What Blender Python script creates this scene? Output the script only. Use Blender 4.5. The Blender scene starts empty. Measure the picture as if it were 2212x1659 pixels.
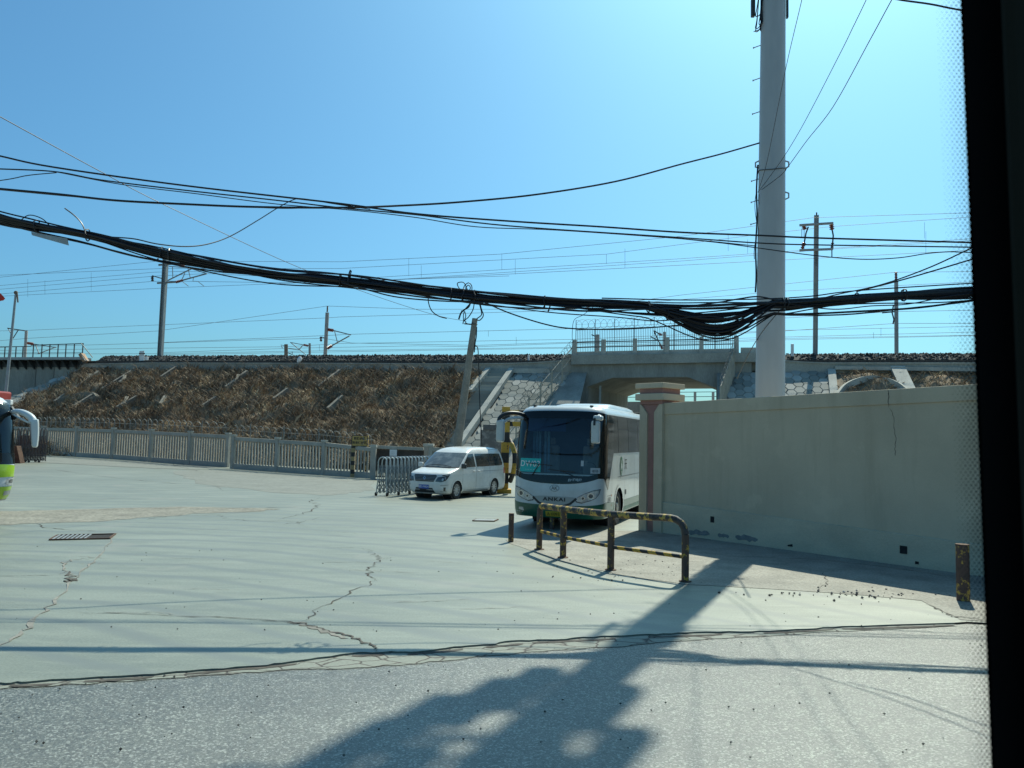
import bpy, bmesh, math, random
import numpy as np
from mathutils import Vector, Matrix, noise as mnoise

R = math.radians
rnd = random.Random(7)
SC = bpy.context.scene
COL = SC.collection

# ------------------------------------------------------------------ camera, sky, sun, exposure
FPX, CX, CY, EYE = 1660.0, 1106.0, 829.5, 2.35
PITCH, ROLL = 4.0, 1.3
_f = Vector((0, math.cos(R(PITCH)), math.sin(R(PITCH))))
_u0 = Vector((0, -math.sin(R(PITCH)), math.cos(R(PITCH))))
_r0 = Vector((1, 0, 0))
_r = _r0 * math.cos(R(ROLL)) + _u0 * math.sin(R(ROLL))
_u = _u0 * math.cos(R(ROLL)) - _r0 * math.sin(R(ROLL))
cam_data = bpy.data.cameras.new('camera')
cam = bpy.data.objects.new('camera', cam_data)
COL.objects.link(cam)
cam.matrix_world = Matrix(((_r.x, _u.x, -_f.x, 0), (_r.y, _u.y, -_f.y, 0), (_r.z, _u.z, -_f.z, EYE), (0, 0, 0, 1)))
cam_data.sensor_width = 36
cam_data.lens = FPX / 2212 * 36
cam_data.clip_start = 0.05
cam_data.clip_end = 4000
cam_data.dof.use_dof = True
cam_data.dof.focus_distance = 24
cam_data.dof.aperture_fstop = 9.0
SC.camera = cam

SUN_EL, SUN_AZ = 51.0, 26.0
world = bpy.data.worlds.new('World')
SC.world = world
world.use_nodes = True
nt = world.node_tree
sky = nt.nodes.new('ShaderNodeTexSky')
sky.sky_type = 'NISHITA'
sky.sun_disc = False
sky.sun_elevation = R(SUN_EL)
sky.sun_rotation = R(SUN_AZ)
sky.altitude = 0
sky.air_density = 1.0
sky.dust_density = 2.2
sky.ozone_density = 3.0
bg = nt.nodes['Background']
tint = nt.nodes.new('ShaderNodeMix')        # clear air seen through the coach's green-tinted glass
tint.data_type = 'RGBA'
tint.blend_type = 'MULTIPLY'
tint.inputs['Factor'].default_value = 1.0
tint.inputs[7].default_value = (0.46, 0.92, 1.07, 1)
nt.links.new(sky.outputs[0], tint.inputs[6])
nt.links.new(tint.outputs[2], bg.inputs[0])
bg.inputs[1].default_value = 0.095
sun_d = bpy.data.lights.new('sun', 'SUN')
sun_d.energy = 4.2
sun_d.angle = R(0.53)
sun_d.color = (1.0, 1.0, 0.84)
sun = bpy.data.objects.new('sun', sun_d)
COL.objects.link(sun)
SUNV = Vector((math.sin(R(SUN_AZ)) * math.cos(R(SUN_EL)), math.cos(R(SUN_AZ)) * math.cos(R(SUN_EL)), math.sin(R(SUN_EL))))
sun.rotation_euler = SUNV.to_track_quat('Z', 'Y').to_euler()
sun.location = (20, 40, 60)
SC.view_settings.view_transform = 'Standard'
SC.view_settings.look = 'None'
SC.view_settings.exposure = 0.4
SC.view_settings.gamma = 1.0
SC.view_settings.use_curve_mapping = False

# ------------------------------------------------------------------ places: from a direction of view to a point in the world
def ray(px, py):
    return _f + _r * ((px - CX) / FPX) + _u * ((CY - py) / FPX)

CAMP = Vector((0, 0, EYE))

def sstep(x):
    x = max(0.0, min(1.0, x))
    return x * x * (3 - 2 * x)

def ground_z(x, y):
    return 0.30 * sstep((y - 25) / 25) * sstep((-x - 2) / 28)

def G(px, py, z=None):
    d = ray(px, py)
    zz = 0.0 if z is None else z
    for _ in range(1 if z is not None else 6):
        p = CAMP + d * ((zz - EYE) / d.z)
        if z is None:
            zz = ground_z(p.x, p.y)
    return p

def AY(px, py, y):
    d = ray(px, py)
    return CAMP + d * (y / d.y)

EMB_E = Vector((0.9727, -0.2317, 0)).normalized()
EMB_N = Vector((-EMB_E.y * -1, -EMB_E.x, 0))
EMB_N = Vector((-0.2317, -0.9727, 0)).normalized()
EMB_O = Vector((0, 58.3, 0))
ZTOP, SLOPE, TMAX = 7.45, 0.70, 10.4

def PL(px, py, k=0.0):
    """point on the upright plane k metres behind the embankment's coping"""
    d = ray(px, py)
    nb = -EMB_N
    t = ((EMB_O + nb * k - CAMP).dot(nb)) / d.dot(nb)
    return CAMP + d * t

def LB(s, k, z):
    p = EMB_O + EMB_E * s - EMB_N * k
    return Vector((p.x, p.y, z))

def sz(px, py, k=0.0):
    p = PL(px, py, k)
    return (p - EMB_O).dot(EMB_E), p.z

def ES(s, t, off=0.0):
    nz = Vector((EMB_N.x * SLOPE, EMB_N.y * SLOPE, 1)).normalized()
    p = EMB_O + EMB_E * s + EMB_N * t
    return Vector((p.x, p.y, ZTOP - SLOPE * t)) + nz * off

def ST(px, py):
    """(s, t) on the slope plane"""
    d = ray(px, py)
    nz = Vector((EMB_N.x * SLOPE, EMB_N.y * SLOPE, 1)).normalized()
    p0 = ES(0, 0)
    k = (p0 - CAMP).dot(nz) / d.dot(nz)
    p = CAMP + d * k
    q = p - EMB_O
    return q.dot(EMB_E), q.dot(EMB_N)

# ------------------------------------------------------------------ mesh building
class MB:
    def __init__(self):
        self.v, self.f, self.m = [], [], []
        self.mi = 0

    def add(self, vs, fs):
        b = len(self.v)
        self.v += [tuple(p) for p in vs]
        self.f += [tuple(i + b for i in f) for f in fs]
        self.m += [self.mi] * len(fs)
        return self

    def hexa(self, p):
        """p: 4 bottom corners (ccw from above), 4 top corners"""
        return self.add(p, [(3, 2, 1, 0), (4, 5, 6, 7), (0, 1, 5, 4), (1, 2, 6, 5), (2, 3, 7, 6), (3, 0, 4, 7)])

    def box(self, x0, x1, y0, y1, z0, z1, M=None):
        p = [Vector(q) for q in ((x0, y0, z0), (x1, y0, z0), (x1, y1, z0), (x0, y1, z0), (x0, y0, z1), (x1, y0, z1), (x1, y1, z1), (x0, y1, z1))]
        if M is not None:
            p = [M @ q for q in p]
        return self.hexa(p)

    def bar(self, a, b, w, h, up=Vector((0, 0, 1))):
        """box from a to b, w wide, h high, centred"""
        a, b = Vector(a), Vector(b)
        d = (b - a)
        if d.length < 1e-6:
            return self
        d.normalize()
        s = d.cross(up)
        if s.length < 1e-4:
            s = d.cross(Vector((0, 1, 0)))
        s.normalize()
        u = s.cross(d).normalized()
        p = []
        for c in (a, b):
            p.append([c - s * w / 2 - u * h / 2, c + s * w / 2 - u * h / 2, c + s * w / 2 + u * h / 2, c - s * w / 2 + u * h / 2])
        return self.add(p[0] + p[1], [(0, 1, 2, 3), (7, 6, 5, 4), (0, 4, 5, 1), (1, 5, 6, 2), (2, 6, 7, 3), (3, 7, 4, 0)])

    def tube(self, pts, r, n=6, cap=True, closed=False):
        pts = [Vector(p) for p in pts]
        m = len(pts)
        rs = r if isinstance(r, (list, tuple)) else [r] * m
        t0 = (pts[1] - pts[0]).normalized()
        ref = Vector((0, 0, 1)) if abs(t0.z) < 0.9 else Vector((1, 0, 0))
        s = t0.cross(ref).normalized()
        vs = []
        for i, p in enumerate(pts):
            if closed:
                t = pts[(i + 1) % m] - pts[i - 1]
            else:
                t = pts[min(i + 1, m - 1)] - pts[max(i - 1, 0)]
            if t.length < 1e-9:
                t = t0.copy()
            t.normalize()
            s = s - t * s.dot(t)
            if s.length < 1e-6:
                s = t.cross(Vector((0.3, 0.5, 0.8)))
            s.normalize()
            b = t.cross(s)
            for k in range(n):
                a = 2 * math.pi * k / n
                vs.append(p + (s * math.cos(a) + b * math.sin(a)) * rs[i])
        fs = []
        mm = m if closed else m - 1
        for i in range(mm):
            j = (i + 1) % m
            for k in range(n):
                k2 = (k + 1) % n
                fs.append((i * n + k, i * n + k2, j * n + k2, j * n + k))
        if cap and not closed:
            fs.append(tuple(range(n - 1, -1, -1)))
            fs.append(tuple((m - 1) * n + k for k in range(n)))
        return self.add(vs, fs)

    def prism(self, poly, vec):
        """closed polygon (3D points) swept by vec; concave outlines allowed (ngons)"""
        n = len(poly)
        a = [Vector(p) for p in poly]
        b = [p + Vector(vec) for p in a]
        fs = [tuple(range(n - 1, -1, -1)), tuple(range(n, 2 * n))]
        for i in range(n):
            j = (i + 1) % n
            fs.append((i, j, n + j, n + i))
        return self.add(a + b, fs)

    def lathe(self, prof, axis_o, axis_d, n=24, ref=None):
        """prof: (radius, height along axis)"""
        o, d = Vector(axis_o), Vector(axis_d).normalized()
        s = d.cross(Vector((0, 0, 1)) if abs(d.z) < 0.9 else Vector((1, 0, 0))).normalized()
        b = d.cross(s)
        vs, fs = [], []
        for r, h in prof:
            for k in range(n):
                a = 2 * math.pi * k / n
                vs.append(o + d * h + (s * math.cos(a) + b * math.sin(a)) * r)
        for i in range(len(prof) - 1):
            for k in range(n):
                k2 = (k + 1) % n
                fs.append((i * n + k, i * n + k2, (i + 1) * n + k2, (i + 1) * n + k))
        if prof[0][0] > 1e-5:
            fs.append(tuple(range(n - 1, -1, -1)))
        if prof[-1][0] > 1e-5:
            fs.append(tuple((len(prof) - 1) * n + k for k in range(n)))
        return self.add(vs, fs)

    def build(self, name, mat, parent=None, smooth=False, bevel=0.0, world=True, fix=True, angle=40):
        me = bpy.data.meshes.new(name)
        me.from_pydata(self.v, [], self.f)
        mats = mat if isinstance(mat, (list, tuple)) else [mat]
        for m in mats:
            me.materials.append(m)
        if len(mats) > 1:
            me.polygons.foreach_set('material_index', self.m)
        if fix:
            bm = bmesh.new()
            bm.from_mesh(me)
            bmesh.ops.recalc_face_normals(bm, faces=bm.faces)
            bm.to_mesh(me)
            bm.free()
        if smooth:
            me.polygons.foreach_set('use_smooth', [True] * len(me.polygons))
            try:
                me.set_sharp_from_angle(angle=R(angle))
            except Exception:
                pass
        me.update()
        o = bpy.data.objects.new(name, me)
        COL.objects.link(o)
        if bevel > 0:
            md = o.modifiers.new('bevel', 'BEVEL')
            md.width = bevel
            md.segments = 2
            md.limit_method = 'ANGLE'
            md.angle_limit = R(40)
        if parent is not None:
            o.parent = parent
            if world and parent.type == 'EMPTY':
                o.matrix_parent_inverse = Matrix.Translation(parent.location).inverted()
        return o

def tag(o, label=None, cat=None, group=None, kind=None):
    if label: o['label'] = label
    if cat: o['category'] = cat
    if group: o['group'] = group
    if kind: o['kind'] = kind
    return o

def thing(name, loc, label, cat, rz=0.0, group=None):
    o = bpy.data.objects.new(name, None)
    COL.objects.link(o)
    o.empty_display_size = 0.2
    o.location = loc
    o.rotation_euler = (0, 0, rz)
    return tag(o, label, cat, group)

def dup(root, loc, rz=None, label=None, group=None, scale=None):
    r = root.copy()
    COL.objects.link(r)
    r.location = loc
    if rz is not None: r.rotation_euler = (0, 0, rz)
    if scale: r.scale = scale
    if label: r['label'] = label
    if group: r['group'] = group
    for ch in list(root.children):
        c = ch.copy(); COL.objects.link(c); c.parent = r
        for g in list(ch.children):
            d = g.copy(); COL.objects.link(d); d.parent = c
    return r

def tess(poly, step, mapf, both=True, stepy=None):
    """fill a 2D outline, cut into cells, lift with mapf -> MB"""
    from mathutils.geometry import tessellate_polygon
    bm = bmesh.new()
    vs = [bm.verts.new((p[0], p[1], 0)) for p in poly]
    for tri in tessellate_polygon([[Vector((p[0], p[1], 0)) for p in poly]]):
        try:
            bm.faces.new([vs[i] for i in tri])
        except ValueError:
            pass
    bmesh.ops.recalc_face_normals(bm, faces=bm.faces[:])
    x0, x1 = min(p[0] for p in poly), max(p[0] for p in poly)
    y0, y1 = min(p[1] for p in poly), max(p[1] for p in poly)
    sy = stepy or step
    k = math.floor(x0 / step) + 1
    while k * step < x1 - 1e-6:
        bmesh.ops.bisect_plane(bm, geom=bm.verts[:] + bm.edges[:] + bm.faces[:], plane_co=(k * step, 0, 0), plane_no=(1, 0, 0))
        k += 1
    k = math.floor(y0 / sy) + 1
    while k * sy < y1 - 1e-6:
        bmesh.ops.bisect_plane(bm, geom=bm.verts[:] + bm.edges[:] + bm.faces[:], plane_co=(0, k * sy, 0), plane_no=(0, 1, 0))
        k += 1
    bm.verts.index_update()
    m = MB()
    m.add([mapf(v.co.x, v.co.y) for v in bm.verts], [tuple(v.index for v in f.verts) for f in bm.faces])
    bm.free()
    return m

def curve(pts, n=8):
    """smooth polyline through the points (Catmull-Rom)"""
    P = [Vector(p) for p in pts]
    out = []
    for i in range(len(P) - 1):
        p0 = P[i - 1] if i > 0 else P[0] * 2 - P[1]
        p1, p2 = P[i], P[i + 1]
        p3 = P[i + 2] if i + 2 < len(P) else P[-1] * 2 - P[-2]
        for k in range(n):
            t = k / n
            out.append(0.5 * ((2 * p1) + (p2 - p0) * t + (2 * p0 - 5 * p1 + 4 * p2 - p3) * t * t + (3 * p1 - p0 - 3 * p2 + p3) * t ** 3))
    out.append(P[-1])
    return out

# ------------------------------------------------------------------ materials
MATS = {}

def nodes_of(name):
    m = bpy.data.materials.new(name)
    m.use_nodes = True
    n = m.node_tree.nodes
    return m, n, m.node_tree.links, n['Principled BSDF']

def mk(name, base, rough=0.7, metal=0.0, var=0.15, scale=2.0, bump=0.0, bscale=40.0, col2=None, mixlo=0.45, mixhi=0.65, spec=0.5, coat=0.0, fine=0.0, fscale=60.0, stretch=(1, 1, 1), detail=6):
    """surface with broad colour variation, an optional second colour in patches, fine speckle and bump"""
    m, n, l, b = nodes_of(name)
    tc = n.new('ShaderNodeTexCoord')
    mp = n.new('ShaderNodeMapping')
    mp.inputs['Scale'].default_value = stretch
    l.new(tc.outputs['Object'], mp.inputs['Vector'])
    n1 = n.new('ShaderNodeTexNoise')
    n1.inputs['Scale'].default_value = scale
    n1.inputs['Detail'].default_value = detail
    n1.inputs['Roughness'].default_value = 0.62
    l.new(mp.outputs[0], n1.inputs['Vector'])
    cr = n.new('ShaderNodeValToRGB')
    c2 = col2 or tuple(c * (1 - var) for c in base)
    c1 = base if col2 else tuple(min(1, c * (1 + var)) for c in base)
    cr.color_ramp.elements[0].position = mixlo if col2 else 0.3
    cr.color_ramp.elements[1].position = mixhi if col2 else 0.7
    cr.color_ramp.elements[0].color = (*c1, 1) if col2 else (*c2, 1)
    cr.color_ramp.elements[1].color = (*c2, 1) if col2 else (*c1, 1)
    l.new(n1.outputs['Fac'], cr.inputs['Fac'])
    out = cr.outputs['Color']
    if fine > 0:
        n2 = n.new('ShaderNodeTexNoise')
        n2.inputs['Scale'].default_value = fscale
        n2.inputs['Detail'].default_value = 3
        l.new(mp.outputs[0], n2.inputs['Vector'])
        mr = n.new('ShaderNodeMapRange')
        mr.inputs['From Min'].default_value = 0.3
        mr.inputs['From Max'].default_value = 0.7
        mr.inputs['To Min'].default_value = 1 - fine
        mr.inputs['To Max'].default_value = 1 + fine
        l.new(n2.outputs['Fac'], mr.inputs['Value'])
        mx = n.new('ShaderNodeMix')
        mx.data_type = 'RGBA'; mx.blend_type = 'MULTIPLY'
        mx.inputs['Factor'].default_value = 1
        l.new(out, mx.inputs[6]); l.new(mr.outputs[0], mx.inputs[7])
        out = mx.outputs[2]
    l.new(out, b.inputs['Base Color'])
    b.inputs['Roughness'].default_value = rough
    b.inputs['Metallic'].default_value = metal
    b.inputs['Specular IOR Level'].default_value = spec
    b.inputs['Coat Weight'].default_value = coat
    b.inputs['Coat Roughness'].default_value = 0.08
    if bump > 0:
        n3 = n.new('ShaderNodeTexNoise')
        n3.inputs['Scale'].default_value = bscale
        n3.inputs['Detail'].default_value = 5
        l.new(mp.outputs[0], n3.inputs['Vector'])
        bp = n.new('ShaderNodeBump')
        bp.inputs['Strength'].default_value = bump
        bp.inputs['Distance'].default_value = 0.02
        l.new(n3.outputs['Fac'], bp.inputs['Height'])
        l.new(bp.outputs[0], b.inputs['Normal'])
    MATS[name] = m
    return m

def mix_rgb(n, l, a, b, fac, mode='MIX'):
    mx = n.new('ShaderNodeMix')
    mx.data_type = 'RGBA'; mx.blend_type = mode
    for sock, val in ((mx.inputs[6], a), (mx.inputs[7], b), (mx.inputs['Factor'], fac)):
        if hasattr(val, 'is_linked') or hasattr(val, 'links'):
            l.new(val, sock)
        elif isinstance(val, (int, float)):
            sock.default_value = val
        else:
            sock.default_value = (*val, 1)
    return mx.outputs[2]

def noise_fac(n, l, vec, scale, detail, lo, hi, rough=0.6):
    t = n.new('ShaderNodeTexNoise')
    t.inputs['Scale'].default_value = scale
    t.inputs['Detail'].default_value = detail
    t.inputs['Roughness'].default_value = rough
    l.new(vec, t.inputs['Vector'])
    mr = n.new('ShaderNodeMapRange')
    mr.inputs['From Min'].default_value = lo
    mr.inputs['From Max'].default_value = hi
    l.new(t.outputs['Fac'], mr.inputs['Value'])
    return mr.outputs[0], t.outputs['Fac']

def mapped(n, l, scale=(1, 1, 1), rot=(0, 0, 0)):
    tc = n.new('ShaderNodeTexCoord')
    mp = n.new('ShaderNodeMapping')
    mp.inputs['Scale'].default_value = scale
    mp.inputs['Rotation'].default_value = rot
    l.new(tc.outputs['Object'], mp.inputs['Vector'])
    return mp.outputs[0]

def island_mat(name, stops, rough=0.85, spec=0.2, patch=None):
    """each loose piece of the mesh takes its own colour from the ramp"""
    m, n, l, b = nodes_of(name)
    g = n.new('ShaderNodeNewGeometry')
    cr = n.new('ShaderNodeValToRGB')
    el = cr.color_ramp.elements
    el[0].position, el[0].color = stops[0][0], (*stops[0][1], 1)
    el[1].position, el[1].color = stops[-1][0], (*stops[-1][1], 1)
    for p, c in stops[1:-1]:
        e = el.new(p); e.color = (*c, 1)
    l.new(g.outputs['Random Per Island'], cr.inputs['Fac'])
    c = cr.outputs[0]
    if patch:
        f, _ = noise_fac(n, l, mapped(n, l), 0.42, 5, 0.40, 0.62)
        c = mix_rgb(n, l, c, mix_rgb(n, l, patch, (1, 1, 1), f), 1.0, 'MULTIPLY')
    l.new(c, b.inputs['Base Color'])
    b.inputs['Roughness'].default_value = rough
    b.inputs['Specular IOR Level'].default_value = spec
    return m

def concrete_lot_mat():
    m, n, l, b = nodes_of('lot_concrete')
    v = mapped(n, l)
    vs = mapped(n, l, (0.35, 1.6, 1), (0, 0, R(9)))
    f1, _ = noise_fac(n, l, v, 0.22, 8, 0.35, 0.68)
    f2, _ = noise_fac(n, l, vs, 1.1, 9, 0.42, 0.72)
    f3, _ = noise_fac(n, l, v, 38, 4, 0.25, 0.8)
    f4, _ = noise_fac(n, l, vs, 4.5, 8, 0.5, 0.75)
    c = mix_rgb(n, l, (0.190, 0.207, 0.162), (0.272, 0.290, 0.230), f1)
    c = mix_rgb(n, l, c, (0.168, 0.186, 0.150), f2)
    c2 = n.new('ShaderNodeMath'); c2.operation = 'MULTIPLY'; c2.inputs[1].default_value = 0.45
    l.new(f4, c2.inputs[0])
    c = mix_rgb(n, l, c, (0.33, 0.345, 0.272), c2.outputs[0])
    c = mix_rgb(n, l, c, mix_rgb(n, l, (0.66, 0.66, 0.66), (1.2, 1.2, 1.2), f3), 0.9, 'MULTIPLY')
    # tyre sweeps, oil spots and grey patching
    wv = n.new('ShaderNodeTexWave'); wv.wave_type = 'RINGS'; wv.rings_direction = 'SPHERICAL'
    wv.inputs['Scale'].default_value = 0.33; wv.inputs['Distortion'].default_value = 5.0; wv.inputs['Detail'].default_value = 4; wv.inputs['Detail Scale'].default_value = 0.6
    mp2 = n.new('ShaderNodeMapping'); mp2.inputs['Location'].default_value = (9, 3, 0)
    l.new(v, mp2.inputs['Vector']); l.new(mp2.outputs[0], wv.inputs['Vector'])
    mw = n.new('ShaderNodeMapRange'); mw.inputs['From Min'].default_value = 0.72; mw.inputs['From Max'].default_value = 1.0; mw.inputs['To Max'].default_value = 0.8
    l.new(wv.outputs['Fac'], mw.inputs['Value'])
    c = mix_rgb(n, l, c, (0.155, 0.17, 0.148), mw.outputs[0])
    f5, _ = noise_fac(n, l, v, 0.55, 3, 0.60, 0.70)
    m5 = n.new('ShaderNodeMath'); m5.operation = 'MULTIPLY'; m5.inputs[1].default_value = 0.55; l.new(f5, m5.inputs[0])
    c = mix_rgb(n, l, c, (0.25, 0.245, 0.20), m5.outputs[0])
    f6, _ = noise_fac(n, l, v, 1.9, 4, 0.70, 0.76)
    m6 = n.new('ShaderNodeMath'); m6.operation = 'MULTIPLY'; m6.inputs[1].default_value = 0.45; l.new(f6, m6.inputs[0])
    c = mix_rgb(n, l, c, (0.10, 0.108, 0.098), m6.outputs[0])
    l.new(c, b.inputs['Base Color'])
    b.inputs['Roughness'].default_value = 0.47
    b.inputs['Specular IOR Level'].default_value = 0.75
    _, h = noise_fac(n, l, v, 55, 5, 0, 1)
    bp = n.new('ShaderNodeBump'); bp.inputs['Strength'].default_value = 0.25; bp.inputs['Distance'].default_value = 0.01
    l.new(h, bp.inputs['Height']); l.new(bp.outputs[0], b.inputs['Normal'])
    return m

def asphalt_mat():
    m, n, l, b = nodes_of('road_asphalt')
    v = mapped(n, l)
    vo = n.new('ShaderNodeTexVoronoi'); vo.inputs['Scale'].default_value = 70
    l.new(v, vo.inputs['Vector'])
    sp = n.new('ShaderNodeSeparateColor')
    l.new(vo.outputs['Color'], sp.inputs[0])
    cr = n.new('ShaderNodeValToRGB')
    e = cr.color_ramp.elements
    e[0].position, e[0].color = 0.0, (0.035, 0.037, 0.034, 1)
    e[1].position, e[1].color = 1.0, (0.46, 0.47, 0.42, 1)
    q = e.new(0.22); q.color = (0.075, 0.081, 0.072, 1)
    q = e.new(0.75); q.color = (0.158, 0.166, 0.138, 1)
    l.new(sp.outputs[0], cr.inputs['Fac'])
    f1, _ = noise_fac(n, l, v, 0.6, 8, 0.35, 0.7)
    f2, _ = noise_fac(n, l, mapped(n, l, (0.2, 1.2, 1), (0, 0, R(17))), 1.3, 7, 0.4, 0.75)
    c = mix_rgb(n, l, cr.outputs[0], (0.135, 0.141, 0.118), 0.25)
    c = mix_rgb(n, l, c, mix_rgb(n, l, (0.75, 0.76, 0.76), (1.15, 1.14, 1.1), f1), 0.9, 'MULTIPLY')
    c = mix_rgb(n, l, c, mix_rgb(n, l, (1, 1, 1), (0.82, 0.83, 0.84), f2), 0.9, 'MULTIPLY')
    l.new(c, b.inputs['Base Color'])
    b.inputs['Roughness'].default_value = 0.34
    b.inputs['Specular IOR Level'].default_value = 1.0
    _, h2 = noise_fac(n, l, v, 160, 3, 0, 1)
    ad = n.new('ShaderNodeMath'); ad.operation = 'MULTIPLY_ADD'
    ad.inputs[1].default_value = 1.2
    l.new(sp.outputs[1], ad.inputs[0]); l.new(h2, ad.inputs[2])
    bp = n.new('ShaderNodeBump'); bp.inputs['Strength'].default_value = 0.8; bp.inputs['Distance'].default_value = 0.006
    l.new(ad.outputs[0], bp.inputs['Height']); l.new(bp.outputs[0], b.inputs['Normal'])
    return m

def rough_walk_mat():
    m, n, l, b = nodes_of('gritty_pavement')
    v = mapped(n, l)
    f1, _ = noise_fac(n, l, v, 1.4, 9, 0.38, 0.66)
    f2, _ = noise_fac(n, l, v, 26, 5, 0.35, 0.7)
    c = mix_rgb(n, l, (0.31, 0.295, 0.25), (0.21, 0.20, 0.17), f1)
    c = mix_rgb(n, l, c, mix_rgb(n, l, (0.66, 0.66, 0.66), (1.25, 1.25, 1.22), f2), 0.9, 'MULTIPLY')
    l.new(c, b.inputs['Base Color'])
    b.inputs['Roughness'].default_value = 0.8
    _, h = noise_fac(n, l, v, 30, 6, 0, 1)
    bp = n.new('ShaderNodeBump'); bp.inputs['Strength'].default_value = 0.6; bp.inputs['Distance'].default_value = 0.015
    l.new(h, bp.inputs['Height']); l.new(bp.outputs[0], b.inputs['Normal'])
    return m

def broken_mat():
    m, n, l, b = nodes_of('broken_slab')
    v = mapped(n, l, (1, 1.6, 1), (0, 0, R(15)))
    nz = n.new('ShaderNodeTexNoise'); nz.inputs['Scale'].default_value = 4; nz.inputs['Detail'].default_value = 5
    l.new(v, nz.inputs['Vector'])
    vv = mix_rgb(n, l, v, nz.outputs['Color'], 0.12)
    vo = n.new('ShaderNodeTexVoronoi'); vo.feature = 'DISTANCE_TO_EDGE'; vo.inputs['Scale'].default_value = 3.4
    l.new(vv, vo.inputs['Vector'])
    cr = n.new('ShaderNodeValToRGB')
    e = cr.color_ramp.elements
    e[0].position, e[0].color = 0.012, (0.05, 0.046, 0.04, 1)
    e[1].position, e[1].color = 0.06, (0.23, 0.245, 0.205, 1)
    q = e.new(0.03); q.color = (0.17, 0.158, 0.13, 1)
    l.new(vo.outputs['Distance'], cr.inputs['Fac'])
    f2, _ = noise_fac(n, l, v, 30, 5, 0.3, 0.75)
    c = mix_rgb(n, l, cr.outputs[0], mix_rgb(n, l, (0.7, 0.7, 0.7), (1.1, 1.1, 1.1), f2), 0.8, 'MULTIPLY')
    l.new(c, b.inputs['Base Color'])
    b.inputs['Roughness'].default_value = 0.8
    bp = n.new('ShaderNodeBump'); bp.inputs['Strength'].default_value = 0.8; bp.inputs['Distance'].default_value = 0.03
    l.new(cr.outputs[0], bp.inputs['Height']); l.new(bp.outputs[0], b.inputs['Normal'])
    return m

M_LOT = concrete_lot_mat()
M_ROAD = asphalt_mat()
M_WALK = rough_walk_mat()
M_BROKEN = broken_mat()
M_EARTH = mk('dry_earth', (0.27, 0.205, 0.135), 0.95, var=0.35, scale=1.2, bump=0.8, bscale=8)
M_GROUND = mk('dusty_ground', (0.30, 0.28, 0.23), 0.9, var=0.2, scale=0.3, fine=0.2, fscale=20)
M_DIRT = mk('tan_dirt', (0.205, 0.195, 0.16), 0.9, var=0.22, scale=1.6, fine=0.35, fscale=14, bump=0.4, bscale=18)
M_WORN = mk('worn_surface', (0.17, 0.178, 0.155), 0.8, var=0.14, scale=1.0, fine=0.22, fscale=9, bump=0.3, bscale=12, stretch=(0.6, 1.4, 1))
M_CRACK = mk('crack_dirt_and_gap_shade', (0.075, 0.066, 0.055), 0.95, var=0.5, scale=9)
M_JOINT = mk('joint_dirt', (0.21, 0.20, 0.175), 0.95, var=0.35, scale=5)
M_CONC = mk('weathered_concrete', (0.37, 0.355, 0.30), 0.85, var=0.22, scale=0.7, fine=0.14, fscale=14, bump=0.25, bscale=16, stretch=(1, 1, 0.6))
M_CONC_D = mk('stained_concrete', (0.285, 0.28, 0.245), 0.85, var=0.3, scale=0.5, fine=0.12, fscale=10, bump=0.2, bscale=12, stretch=(1.4, 1.4, 0.35))
M_CONC_L = mk('pale_concrete', (0.44, 0.43, 0.37), 0.85, var=0.18, scale=1.2, fine=0.12, fscale=20)
M_BALLAST = island_mat('ballast_stone', [(0, (0.03, 0.031, 0.03)), (0.5, (0.065, 0.066, 0.062)), (0.94, (0.12, 0.12, 0.112)), (1, (0.36, 0.35, 0.33))], 0.85)
M_BALBED = mk('ballast_bed', (0.05, 0.048, 0.045), 0.9, var=0.4, scale=6, bump=1.0, bscale=9)
M_HEX = island_mat('hexagon_paver', [(0, (0.22, 0.225, 0.195)), (0.5, (0.32, 0.32, 0.28)), (1, (0.45, 0.44, 0.39))], 0.85)
M_GRASS = island_mat('dry_grass_blades', [(0, (0.24, 0.175, 0.115)), (0.35, (0.42, 0.30, 0.185)), (0.7, (0.58, 0.43, 0.26)), (1, (0.86, 0.72, 0.47))], 0.9, 0.1, (0.52, 0.46, 0.42))
M_TWIG = island_mat('dry_twigs', [(0, (0.11, 0.083, 0.06)), (0.6, (0.27, 0.20, 0.135)), (1, (0.42, 0.32, 0.21))], 0.9, 0.1)
M_STEEL = mk('galvanised_steel', (0.33, 0.35, 0.345), 0.5, 0.55, var=0.15, scale=3)
M_DSTEEL = mk('dark_steel', (0.07, 0.075, 0.075), 0.55, 0.4, var=0.3, scale=4)
M_WIRE = mk('bare_wire', (0.16, 0.17, 0.175), 0.5, 0.5, var=0.1)
M_CABLE = mk('black_cable', (0.009, 0.009, 0.012), 0.45, 0, var=0.3, scale=3, spec=0.5)
M_RUST = mk('rusty_steel', (0.10, 0.055, 0.035), 0.8, 0.2, var=0.4, scale=6, bump=0.3, bscale=30)
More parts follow.
